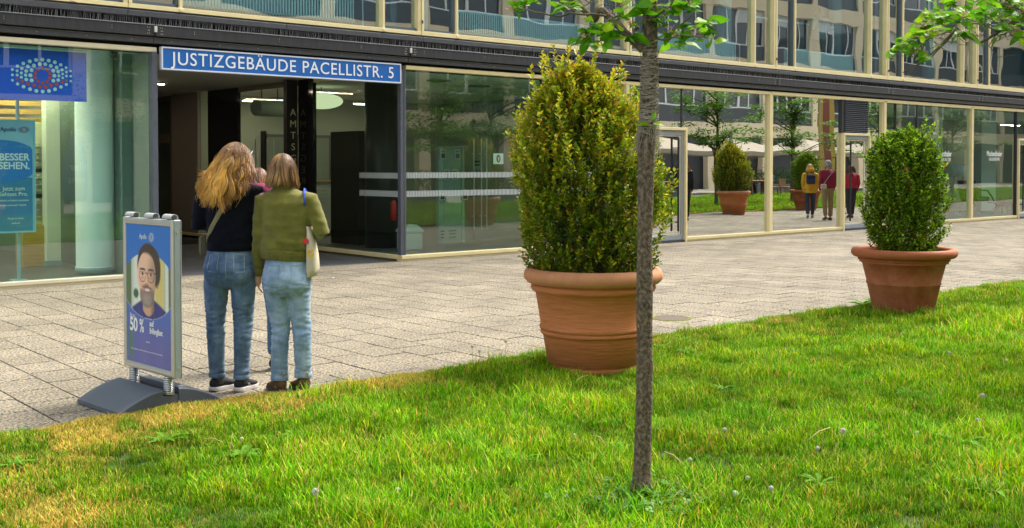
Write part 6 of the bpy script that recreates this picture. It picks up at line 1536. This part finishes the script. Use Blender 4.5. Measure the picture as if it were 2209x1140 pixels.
jm = fuse(jb, .0085, 7, wrinkle(3, .0095)); J_ = obj('jeans', jm, DENIM1, W1)
surf_line(jm, [(-.002 + .002*math.sin(z*9), .96 - z) for z in np.linspace(0, .19, 18)], .001, .0016, STITCH, 'seam', J_)
for q in (([-.120, .925], [-.045, .935], [-.055, .80], [-.130, .805]), ([.040, .935], [.115, .925], [.125, .80], [.052, .795])):
    project_patch('back_pocket', jm, [Vector((a, b)) for a, b in q], 0, 8, .003, DENIM1, W1)
surf_line(jm, [(x, .955 + .02*abs(x)) for x in np.linspace(-.145, .14, 30)], .002, .0016, STITCH, 'waist_seam', J_)
for cx_, cy_, cz_, rr_ in ((-.094, -.008, .105, .0505), (.072, -.02, .095, .0495)):
    obj('cuff', MB().rings([[(cx_ + r_*math.cos(a), cy_ + r_*math.sin(a), cz_ + dz) for a in ang] for r_, dz in ((rr_ + .001, .018), (rr_ + .0045, .014), (rr_ + .0045, -.008), (rr_ + .0015, -.012), (rr_ - .006, -.008), (rr_ - .007, .01))], cap=False), DENIM1, W1, smooth=True)
sw = MB()
sw.loft([(0, 0, .952, .150, .110), (0, 0, .97, .158, .117), (0, 0, 1.03, .160, .118), (0, .0, 1.12, .160, .115), (0, 0, 1.22, .172, .118), (0, .0, 1.30, .178, .112), (0, 0, 1.355, .160, .092), (0, .005, 1.39, .085, .068), (0, .01, 1.41, .062, .058)], 28)
for S_, E_, W__ in (JL['armL'], JL['armR']):
    S_, E_, W__ = Vector(S_), Vector(E_), Vector(W__); sw.tube([S_ + Vector((-.04 if S_.x < 0 else .04, 0, .0))*-1, S_, S_.lerp(E_, .4), E_, E_.lerp(W__, .4), W__], [.055, .064, .060, .052, .050, .040], 16, rnd=True)
swm = fuse(sw, .0085, 7, knit_wr(2, .0055, .95)); SW_ = obj('jumper', swm, KNITB, W1)
obj('hem_rib', MB().rings([[( .153*k*math.cos(a), .113*k*math.sin(a), z) for a in [2*math.pi*j/120 for j in range(120)]] for k, z in ((1.02, .988), (1.035, .984), (1.03, .945), (1.0, .940), (.93, .945))], cap=False), KNITB, W1, smooth=True)
BLK_SH = pmat('black_mesh_shoe', (.012, .012, .013), .8, bump=.001, bscale=200); WSOLE = pmat('white_sole', (.62, .58, .55), .6, var=.1); LACE = pmat('black_lace', (.01, .01, .01), .8)
for a, b in ((JL['legL'][2], JL['legL'][3]), (JL['legR'][2], JL['legR'][3])): shoe(W1, a, b, (BLK_SH, WSOLE, LACE))
for a in (JL['legL'][2], JL['legR'][2]): obj('sock', MB().tube([(a[0], a[1], .05), (a[0], a[1], .11)], .040, 14), pmat('grey_sock', (.10, .10, .10), .9), W1, smooth=True)
obj('shoe_emblem', MB().tube([(.118, -.035, .058), (.126, -.028, .050), (.118, -.020, .043)], .0022, 5).tube([(.128, -.022, .058), (.120, -.026, .050), (.130, -.012, .043)], .0022, 5), WSOLE, W1)
hc = Vector(JL['head'])
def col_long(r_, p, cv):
    base = Vector((.20, .095, .035)); gold = Vector((.62, .37, .10)); br_ = Vector((.34, .19, .085)); k = min(1, max(0, .15 + .9*cv + r_.uniform(-.25, .25) + (.25 if p.x < .02 else -.15)))  # left half lighter, lit side put into the colour
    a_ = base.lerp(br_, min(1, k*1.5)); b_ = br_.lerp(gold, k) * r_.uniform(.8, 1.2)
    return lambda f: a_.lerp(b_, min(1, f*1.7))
def coll_long(q, r_):
    v = q - (hc + Vector((0, -.012, .010))); e = Vector((v.x/.090, v.y/.106, v.z/.104)); l_ = e.length
    if l_ < 1: q = hc + Vector((0, -.012, .010)) + Vector((v.x, v.y, v.z))/l_
    if q.z < 1.42:       # rest on shoulders and back
        yb = -.128 if q.z < 1.33 else -.128 + .75*(q.z - 1.33); x_ = min(1, abs(q.x)/.23); yb *= math.sqrt(max(0.05, 1 - x_**2.4))
        top = 1.405 - .30*max(0, abs(q.x) - .07)
        if q.z < top and q.y > yb and q.y < .10: 
            if q.y < .0: q.y = yb - .004 - r_.random()*.010
            elif q.z > top - .05: q.z = top + .004
    return q
def drift_long(p, q, f):
    side = (p.x/.09); g = -1.0
    return Vector((side*(((.42 if p.x < 0 else .10) if f < .45 else (.22 if p.x < 0 else .38)) if f < .8 else .05) - (.05 if f > .3 else 0), -.10 if q.z > 1.42 else -.02, g))

def back_y(x, z):
    t_ = min(1, max(0, (1.40 - z)/.12)); return -.075 - .062*t_*math.sqrt(max(.05, 1 - min(1, abs(x)/.24)**2.2))
def long_hair(n, seed, kind):
    r_ = random.Random(seed); mb = MB(); cc_ = []; oc = hc + Vector((0, -.012, .010)); ncl = 44
    cl = [dict(ph=r_.uniform(0, 6.28), am=r_.uniform(.5, 1.5), f=r_.uniform(24, 40), c=r_.random(), L=r_.uniform(0, 1), dx=r_.gauss(0, .016), lay=r_.random()) for _ in range(ncl)]
    for k in range(n):
        if kind == 'tied': p = Vector((r_.uniform(-.026, .026), -.108 + r_.uniform(-.010, .004), .052 + r_.uniform(-.014, .012)))
        else: p = sphere_root(r_, (.092, .106, .108))
        fx = p.x/.092; ci = int((fx*.5 + .5)*ncl*.98 + r_.uniform(-1.4, 1.4)) % ncl; c = cl[ci]
        if kind == 'tied': ci = r_.randrange(8)*3; c = cl[ci]; fx = (ci/24 - .55)*.8
        xe = (fx*.150 - .035 + c['dx'] + r_.gauss(0, .010)) if kind != 'fly' else fx*.2 - .04 + r_.gauss(0, .04)
        ze = 1.235 + .11*c['L'] + .07*abs(fx)**2 + r_.uniform(-.015, .03)*(1 if r_.random() < .7 else 4)
        if kind == 'tied': ze = 1.20 + .10*c['L'] + r_.uniform(-.02, .03)
        xe = max(-.185 + r_.uniform(-.01, .02), xe)
        if xe > .12: ze = max(ze, 1.32 - .1*r_.random())
        puff = 1.20 + .16*c['lay'] + (.25*r_.random() if kind == 'fly' else 0)
        q = Vector((p.x, min(p.y, .03), 0)); q = q.normalized() if q.length > .02 else Vector((0, -1, 0))
        P0 = oc + p; P1 = oc + Vector((q.x*(.098 if q.x > 0 else .086)*puff, q.y*.105*puff - .01, max(p.z, .02)*.75 - .01)); P2 = Vector((xe*.85 + q.x*.012, -.115 - .02*c['lay'], 1.40)); P3 = Vector((xe, back_y(xe, ze) - .012 - .022*c['lay'], ze))
        if kind == 'tied': P1 = oc + Vector((fx*.04, -.150, .03)); P2.y -= .03; P3.y -= .02
        N = 26; P = []; w_ = r_.uniform(.7, 1.3); o1 = r_.uniform(-.35, .35); o2 = r_.gauss(0, .004)
        for i in range(N + 1):
            t_ = i/N; b_ = P0*(1-t_)**3 + P1*3*t_*(1-t_)**2 + P2*3*t_*t_*(1-t_) + P3*t_**3
            a_ = c['am']*(.002 + .0125*t_**1.2); s_ = c['f']*t_*.55 + c['ph'] + o1
            b_ += Vector((math.sin(s_)*a_ + o2*t_, math.cos(s_*1.1)*a_*.6 - .004*c['lay'], math.sin(s_*.7)*a_*.3))
            v = b_ - oc; l_ = Vector((v.x/.089, v.y/.104, v.z/.104)).length
            if l_ < 1 and i > 0: b_ = oc + v/l_
            yb = back_y(b_.x, b_.z) - .004
            if b_.z < 1.385 and b_.y > yb: b_.y = yb - r_.random()*.006
            P.append(b_)
        R0 = {'main': .0031, 'tied': .0033, 'fly': .0009}[kind]*w_; mb.tube(P, [R0*(1 if i < N*.65 else 1 - .85*(i - N*.65)/(N*.35)) for i in range(N + 1)], 3, cap=False)
        g = min(1, max(0, c['c']*.9 + r_.uniform(-.22, .22) + (.18 if xe < .0 else -.12) + (.2 if kind == 'tied' else 0)))  # left strands lighter: light on that side is put into the colour
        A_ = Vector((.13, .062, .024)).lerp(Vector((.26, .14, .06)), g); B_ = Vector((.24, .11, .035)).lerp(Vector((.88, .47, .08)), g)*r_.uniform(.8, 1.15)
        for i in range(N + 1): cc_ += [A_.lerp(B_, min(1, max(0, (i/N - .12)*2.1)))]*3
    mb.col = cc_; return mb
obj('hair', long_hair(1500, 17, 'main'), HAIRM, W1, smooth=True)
obj('tied_hair', long_hair(260, 29, 'tied'), HAIRM, W1, smooth=True)
obj('flyaway_hair', long_hair(120, 23, 'fly'), HAIRM, W1)
obj('hair_tie', MB().tube([hc + Vector((.024*math.cos(a), -.118 + .012*math.sin(a), .062 + .008*math.cos(a))) for a in [i*math.pi/6 for i in range(13)]], .0045, 6), pmat('elastic', (.02, .015, .02), .8), W1)
obj('glasses_temple', MB().tube([hc + Vector((.098, -.03, .068)), hc + Vector((.100, -.035, .03)), hc + Vector((.098, .05, .06))], .0028, 5), pmat('clear_frame', (.6, .6, .7), .2), W1)
# crossbody strap and bag
t = thing('crossbody_bag', 'olive crossbody strap running down the black jumper from under the blonde hair', 'bag', (3.287, 6.742, .001), PROT)
bvh = BVHTree.FromPolygons([v.co.copy() for v in swm.vertices], [tuple(p.vertices) for p in swm.polygons]); P = []
for i in range(24):
    f = i/23; x = .06 - .215*f; z = 1.37 - .36*f; h = bvh.ray_cast(Vector((x, -.6, z)), Vector((0, 1, 0)))
    if h[0] is not None: P.append((h[0], h[1]))
st = MB(); vs = []; fs = []
for p_, n_ in P:
    a = Vector((.86, 0, -.51)); a = (a - n_*a.dot(n_)).normalized()*.0165; vs += [p_ + n_*.002 - a, p_ + n_*.0055, p_ + n_*.002 + a, p_ - n_*.002]
for i in range(len(P) - 1):
    for k in range(4): fs.append((4*i+k, 4*i+(k+1) % 4, 4*i+4+(k+1) % 4, 4*i+4+k))
obj('strap', st.add(vs, fs), pmat('olive_webbing', (.22, .18, .07), .8, bump=.001, bscale=200), t)
obj('bag_body', MB().bbox(-.235, -.165, .05, .20, .90, 1.04, .02), pmat('olive_bag', (.12, .10, .04), .7), t)

# ---------------------------------------------------------------- woman in olive jumper
JR = dict(legL=((-.075, .0, .80), (-.050, .015, .43), (-.055, .0, .085), (-.125, .095, .02)), legR=((.070, .0, .80), (.094, .015, .45), (.098, .02, .085), (.025, .115, .02)),
          armL=((-.158, .0, 1.285), (-.185, -.005, 1.02), (-.205, .045, .80)), armR=((.150, .0, 1.285), (.240, -.035, 1.065), (.11, .17, 1.05)), head=(-.035, .03, 1.478), yaw=.28, hs=.95, handL=(-.05, .10, -1), thumbL=(-.1, 1, 0), handR=(-.4, .9, .1), thumbR=(0, 0, 1), curl=.55)
W2 = thing('person', 'woman seen from behind with a short brown bob, olive green jumper and light jeans', 'person', (3.552, 6.457, .001), PROT)
obj('body', body_mesh(JR, .0085), SKIN, W2, smooth=True); face_parts(W2, JR['head'], .28)
jb = MB()
jb.loft([(-.002, 0, .64, .128, .085), (-.002, -.01, .71, .160, .120), (-.002, -.014, .77, .163, .124), (-.002, -.005, .83, .153, .112), (-.002, .0, .90, .138, .10), (-.002, .0, .94, .132, .095)], 28)
for x in (-.072, .072): jb.ell((x, -.062, .735), (.078, .066, .088), 16)
jb.tube([(-.078, 0, .76), (-.074, 0, .66), (-.062, .008, .54), (-.050, .012, .43), (-.050, -.008, .32), (-.055, -.006, .20), (-.056, .0, .10)], [.084, .080, .070, .061, .059, .056, .056], 20)
jb.tube([(.074, 0, .76), (.076, 0, .66), (.080, .01, .54), (.092, .012, .44), (.096, .0, .33), (.098, .01, .20), (.098, .02, .115)], [.084, .078, .068, .062, .060, .056, .055], 20)
jm2 = fuse(jb, .0085, 6, wrinkle(9, .0085, .43, .70)); J2 = obj('jeans', jm2, DENIM2, W2)
for q in (([-.105, .86], [-.030, .862], [-.035, .73], [-.112, .735]), ([.045, .862], [.115, .855], [.120, .735], [.050, .725])):
    project_patch('back_pocket', jm2, [Vector((a, b)) for a, b in q], 0, 8, .003, DENIM2, W2)
surf_line(jm2, [(.003, .90 - z) for z in np.linspace(0, .19, 18)], .001, .0016, STITCH, 'seam', J2)
for cx_, cy_, cz_, rr_ in ((-.056, .0, .095, .0535), (.098, .02, .11, .0525)):
    obj('cuff', MB().rings([[(cx_ + r_*math.cos(a), cy_ + r_*math.sin(a), cz_ + dz + .003*math.sin(a*3)) for a in ang] for r_, dz in ((rr_ + .001, .022), (rr_ + .006, .016), (rr_ + .006, -.012), (rr_ + .002, -.016), (rr_ - .006, -.010), (rr_ - .008, .01))], cap=False), DENIM2, W2, smooth=True)
sw = MB()
sw.loft([(-.02, 0, .925, .150, .112), (-.012, 0, .955, .172, .126), (-.008, 0, 1.00, .172, .126), (-.005, .0, 1.08, .164, .118), (-.005, 0, 1.18, .166, .116), (-.006, .0, 1.26, .168, .108), (-.010, 0, 1.315, .148, .088), (-.018, .005, 1.35, .085, .066), (-.022, .01, 1.372, .064, .058)], 28)
for S_, E_, W__ in (JR['armL'], JR['armR']):
    S_, E_, W__ = Vector(S_), Vector(E_), Vector(W__); sw.tube([S_*.8 + Vector((0, 0, S_.z*.2)), S_, S_.lerp(E_, .4), E_, E_.lerp(W__, .4), W__], [.055, .060, .056, .050, .047, .040], 16, rnd=True)
swm2 = fuse(sw, .008, 7, knit_wr(7, .0065, .90)); obj('jumper', swm2, KNITG, W2)
rb = MB(); rs = []
for z, k in ((.945, 1.00), (.935, 1.025), (.915, 1.02), (.895, .985), (.882, .955), (.878, .93), (.884, .90)):
    rs.append([(-.014 + (.163*k + .0022*(j % 2))*math.cos(2*math.pi*j/150), (.122*k + .0022*(j % 2))*math.sin(2*math.pi*j/150), z + .012*math.sin(2*math.pi*j/150 + 4.2)) for j in range(150)])
obj('hem_rib', rb.rings(rs, cap=False), KNITG, W2)
cw = Vector(JR['armL'][2]); dcw = (cw - Vector(JR['armL'][1])).normalized(); obj('cuff_rib', MB().tube([cw - dcw*.03, cw - dcw*.028, cw + dcw*.022, cw + dcw*.024], [.036, .0415, .040, .034], 24), KNITG, W2, smooth=True)
obj('neck_rib', MB().rings([[(-.022 + r_*math.cos(a), .008 + r_*.92*math.sin(a), z) for a in ang] for r_, z in ((.072, 1.360), (.072, 1.372), (.066, 1.378), (.060, 1.372))], cap=False), KNITG, W2, smooth=True)
BRN = pmat('brown_suede_boot', (.115, .062, .022), .85, var=.3, vscale=20, bump=.001, bscale=120); BSO = pmat('boot_sole', (.10, .075, .05), .8, color2=(.03, .025, .02), vscale=25); BLC = pmat('brown_lace', (.05, .03, .015), .8)
for a, b in ((JR['legL'][2], JR['legL'][3]), (JR['legR'][2], JR['legR'][3])):
    o = shoe(W2, a, b, (BRN, BSO, BLC), True, 'boot'); A_ = Vector(a); d = (Vector(b) - A_); d.z = 0; d.normalize()
    sub('pull_tab', MB().tube([A_ - d*.058 + Vector((0, 0, .02)), A_ - d*.066 + Vector((0, 0, .045)), A_ - d*.05 + Vector((0, 0, .055))], .006, 6), pmat('tan_tab', (.42, .28, .08), .7), o)
hc2 = Vector(JR['head'])
def col_bob(r_, p, cv):
    a_ = Vector((.075, .035, .015)); b_ = Vector((.50, .28, .10)); k = max(0, min(1, cv**1.4*1.1 + r_.uniform(-.25, .3) + (.15 if p.x > 0 else 0)))  # right half paler, its lit side put into the strand colour
    return lambda f: a_.lerp(b_, k*min(1, .25 + f*1.3))
def coll_bob(q, r_):
    o_ = hc2 + Vector((0, -.012, .008)); v = q - o_; l_ = Vector((v.x/.086, v.y/.102, v.z/.100)).length
    if l_ < 1: q = o_ + v/l_
    if q.z < 1.40 and Vector((q.x + .03, q.y - .01)).length < .075: s2 = Vector((q.x + .03, q.y - .01)).normalized()*.077; q.x, q.y = s2.x - .03, s2.y + .01
    return q
hb = hair_strands(1050, hc2 + Vector((0, -.012, .008)), lambda r_, p: .050 + .108*(p.z + .09)/.2 + r_.uniform(0, .03), lambda r_: sphere_root(r_, (.088, .101, .102), .28), lambda p, q, f: Vector((p.x/.09*(.04 if f < .5 else .16), p.y/.09*(.12 if f < .6 else -.1), -1.0)), 41, .0028, coll_bob, 18, col_bob, (.012, 26), 30)
obj('hair', hb, HAIRM, W2, smooth=True)
t = thing('tote_bag', 'cream canvas tote bag with a yellow letter and red dot hanging behind the olive jumper', 'bag', (3.552, 6.457, .001), PROT)
tb = MB(); TB_C = pmat('cream_canvas', (.60, .52, .38), .9, var=.1, vscale=9, bump=.004, bscale=12)
rs = []
for z, x0, x1, y0, y1 in ((1.105, .135, .150, -.06, .02), (1.08, .132, .165, -.075, .05), (1.0, .130, .188, -.085, .09), (.90, .128, .205, -.09, .11), (.82, .128, .207, -.09, .11), (.775, .130, .190, -.085, .10), (.768, .135, .165, -.08, .09)):
    n_ = 20; rs.append([((x0+x1)/2 + (x1-x0)/2*(abs(math.cos(t_))**.7)*math.copysign(1, math.cos(t_)) + .004*math.sin(z*60 + t_*3), (y0+y1)/2 + (y1-y0)/2*math.sin(t_), z) for t_ in [2*math.pi*j/n_ for j in range(n_)]])
obj('bag_body', tb.rings(rs), TB_C, t, smooth=True)
me = place_mesh(text_mesh('G', .065, .001, offset=.003), (.95, -.30, 0), (0, 0, 1), (.172, -.094, .93)); obj('letter', me, pmat('yellow_print', (.75, .45, .02), .6), t)
obj('red_dot', MB().disc((.140, -.092, 1.01), .020, (1, 0, 0), (0, 0, 1), 20), pmat('red_print', (.6, .03, .03), .6), t)
for yy in (-.055, -.02): obj('strap', MB().tube([(.140, yy + .08, 1.12), (.120, yy + .06, 1.19), (.132, yy - .01, 1.25), (.126, yy - .030, 1.32), (.112, .02, 1.352), (.118, .07, 1.33), (.16, .10, 1.2), (.15, .03, 1.10)], .0062, 8), pmat('blue_strap', (.03, .07, .45), .7) if yy < -.03 else pmat('blue_strap', (.03, .07, .45), .7), t, smooth=True)

# ---------------------------------------------------------------- generic people
def gen_person(label, loc, rz, s_=1.0, top=(.1, .1, .1), legs=(.02, .02, .03), hair=(.1, .06, .03), shoes=(.02, .02, .02), coat=.95, stride=0.0, sit=False, hood=False, hairlen=.12, cap=None, puffy=False, vox=.013, name_top='jacket', arms=None, group=None, stance=0.0):
    t = thing('person', label, 'person', loc, rz, group)
    if sit:
        J = dict(legL=((-.09, 0, .50), (-.10, .40, .50), (-.10, .42, .08), (-.10, .56, .03)), legR=((.09, 0, .50), (.10, .40, .50), (.10, .46, .08), (.10, .60, .03)), armL=((-.18, 0, .98), (-.21, .05, .74), (-.10, .30, .78)), armR=((.18, 0, .98), (.21, .05, .74), (.10, .30, .78)), head=(0, .03, 1.20))
    else:
        J = dict(legL=((-.09, 0, .88), (-.095, .10*stride, .46), (-.09, .22*stride, .085), (-.095, .22*stride + .14, .025)), legR=((.09, 0, .88), (.095, -.02*stride, .47), (.09, -.20*stride, .10 + .02*stride), (.095, -.20*stride + .14, .025)),
                 armL=((-.185, 0, 1.36), (-.225, -.03, 1.10), (-.20, .08, .88)), armR=((.185, 0, 1.36), (.225, -.03, 1.10), (.20, .08, .88)), head=(0, .03, 1.57))
        if arms: J['armL'], J['armR'] = arms
    if stance:
        for sd, sg in (('L', -1), ('R', 1)): J['leg' + sd] = tuple((q[0] + sg*stance*(0.3 if i == 0 else 1), q[1], q[2]) for i, q in enumerate(J['leg' + sd]))
    V = Vector; o = obj('body', body_mesh(J, vox), SKIN, t, smooth=True)
    tm = pmat('cloth_%s' % (str(top)), top, .85, var=.15, vscale=12, bump=.003, bscale=40); lm = pmat('cloth_%s' % (str(legs)), legs, .85, var=.15, vscale=12, bump=.002, bscale=40)
    tr = MB()
    for sd in ('L', 'R'):
        h, k, a, toe = [V(p) for p in J['leg' + sd]]; tr.tube([h + V((0, 0, .03)), h.lerp(k, .4), k, k.lerp(a, .5), a + V((0, 0, .03))], [.098, .085, .068, .062, .058], 14, rnd=False)
        obj('shoe', MB().tube([a + V((0, -.04, -.04)), (a + toe)/2 + V((0, 0, -.015)), toe + V((0, .02, .01))], [.042, .044, .030], 10, rnd=True), pmat('shoe_%s' % str(shoes), shoes, .6), t, smooth=True)
    hp = V(J['legL'][0]); tr.loft([(0, 0, hp.z - .09, .13, .10), (0, -.01, hp.z, .175, .13), (0, 0, hp.z + .10, .155, .115)], 20)
    obj('trousers', fuse(tr, vox, 4, wrinkle(5, .005) if not sit else None), lm, t)
    tp_ = MB(); sz_ = J['armL'][0][2]; lo = sz_ - (1.36 - coat); fat = 1.18 if puffy else 1.04
    tp_.loft([(0, 0, lo, .175*fat, .13*fat), (0, 0, lo + .08, .18*fat, .135*fat), (0, 0, (lo + sz_)/2, .165*fat, .125*fat), (0, 0, sz_ - .12, .182*fat, .125*fat), (0, 0, sz_ - .02, .175*fat, .10*fat), (0, .01, sz_ + .05, .075, .065)], 22)
    for sd in ('L', 'R'):
        S_, E_, W__ = [V(p) for p in J['arm' + sd]]; tp_.tube([S_*1 - V((S_.x*.2, 0, 0)), S_, E_, E_.lerp(W__, .5), W__], [.06, .068, .058, .053, .045], 14, rnd=True)
    wr = (lambda c: .006*math.sin(c[2]*2*math.pi/.055)) if puffy else knit_wr(3, .006, lo)
    obj(name_top, fuse(tp_, vox, 4, wr), tm, t)
    hc_ = V(J['head'])
    if hood: obj('hood', fuse(MB().ell(hc_ + V((0, -.075, -.075)), (.125, .10, .085), 16).ell(hc_ + V((0, -.02, -.14)), (.105, .10, .05), 16), .01, 4), tm, t)
    if cap: obj('cap', MB().ell(hc_ + V((0, -.01, .045)), (.088, .108, .075), 18), pmat('cap_cloth', cap, .9), t, smooth=True)
    def ch(r_, p, cv): 
        c = V(hair)*r_.uniform(.6, 1.4); return lambda f: c*(1 + .6*f)
    oc = hc_ + V((0, -.012, .012))
    def cc(q, r_):
        v = q - oc; l_ = V((v.x/.085, v.y/.103, v.z/.10)).length
        return oc + v/l_ if l_ < 1 else q
    obj('hair', hair_strands(260 if vox > .012 else 700, oc, lambda r_, p: hairlen*(.7 + 3*(p.z + .09)) + .02, lambda r_: sphere_root(r_, (.088, .103, .102)), lambda p, q, f: V((p.x*3, p.y*2 - .05, -1)), int(hairlen*900) + 3, .0055 if vox > .012 else .0035, cc, 10, ch, (.012, 20), 20), HAIRM, t, smooth=True)
    t.scale = (s_,)*3; return t
gen_person('person in a wine red hooded jacket standing in front of the two women, mostly hidden', (3.775, 7.30, .001), PROT + .05, .885, (.22, .012, .07), (.075, .155, .27), (.16, .07, .03), hood=True, coat=.86, hairlen=.10, vox=.010, stance=.04, arms=(((-.185, 0, 1.36), (-.20, -.0, 1.12), (-.08, .18, 1.10)), ((.185, 0, 1.36), (.20, 0, 1.12), (.08, .18, 1.10))))
away = math.atan2(-math.sin(AZ), math.cos(AZ)) - rad(90)
YW = gen_person('woman in a yellow coat walking away, seen only mirrored in the glass', (26.65, 10.1, .001), away + .15, .92, (.62, .36, .02), (.03, .04, .07), (.50, .36, .18), (.3, .3, .3), coat=.78, stride=.9, name_top='coat', hairlen=.13, hood=True)
BK = thing('backpack', 'small navy backpack on the yellow coat mirrored in the glass', 'backpack', (26.65, 10.1, .001), away + .15)
obj('bag_body', MB().bbox(-.12, .12, -.24, -.12, .98, 1.25, .03), pmat('navy_fabric', (.015, .02, .06), .8), BK); obj('front_pocket', MB().bbox(-.09, .09, -.27, -.241, 1.0, 1.12, .015), pmat('navy_fabric2', (.025, .03, .08), .8), BK)
for x in (-.09, .09): obj('strap', MB().tube([(x, -.12, 1.24), (x, -.02, 1.33), (x, .10, 1.2)], .014, 6), pmat('navy_fabric', (.015, .02, .06), .8), BK)
gen_person('man in a wine red quilted jacket, beige trousers and grey cap, mirrored in the glass', (25.95, 11.15, .001), away - .05, .98, (.26, .012, .04), (.30, .21, .12), (.3, .3, .28), (.10, .07, .05), coat=.90, stride=.35, cap=(.35, .32, .28), puffy=True, hairlen=.05)
SB = thing('shoulder_bag', 'small cream shoulder bag on a strap across the quilted jacket', 'bag', (25.95, 11.15, .001), away - .05)
obj('bag_body', MB().bbox(.10, .27, -.22, -.14, .86, 1.0, .02), pmat('cream_bag', (.5, .45, .33), .7), SB); obj('strap', MB().tube([(.18, -.18, 1.0), (.05, -.165, 1.18), (-.12, -.13, 1.36)], .012, 6), pmat('grey_strap', (.3, .3, .32), .7), SB)
gen_person('person in a red top partly hidden beside the quilted jacket, mirrored by the door', (27.45, 10.9, .001), away, .9, (.45, .02, .05), (.03, .03, .05), (.1, .05, .03), vox=.016, stride=.5)
gen_person('woman with reddish blonde hair in a long black coat, mirrored at the left pane edge', (22.75, 8.75, .001), away + .3, .98, (.012, .012, .015), (.012, .012, .015), (.34, .17, .06), coat=.62, stride=.25, name_top='coat', hairlen=.24)
gen_person('guest in a grey pullover sitting at the cafe table, mirrored', (42.1, -4.3, 0), -1.2, 1, (.22, .23, .25), (.03, .03, .05), (.05, .03, .02), sit=True, vox=.018, coat=.9, group='seated cafe guests')
gen_person('guest in a mauve top sitting behind the cafe table, mirrored', (43.4, -4.9, 0), 0, 1, (.22, .12, .18), (.03, .03, .05), (.12, .07, .03), sit=True, vox=.018, coat=.9, group='seated cafe guests')
gen_person('guest in a blue outfit sitting at the right of the cafe table, mirrored', (44.5, -4.3, 0), 1.5, 1, (.08, .14, .30), (.12, .18, .3), (.2, .12, .05), sit=True, vox=.018, coat=.9, group='seated cafe guests')
gen_person('faint person in grey leaning on the rail behind the upper window', (22.35, 14.95, 3.602), -.4, 1.0, (.25, .30, .30), (.10, .13, .13), (.3, .25, .2), vox=.016, coat=.85, arms=(((-.185, 0, 1.36), (-.25, -.05, 1.10), (-.15, .18, 1.2)), ((.185, 0, 1.36), (.25, -.05, 1.10), (.12, .2, 1.2))))
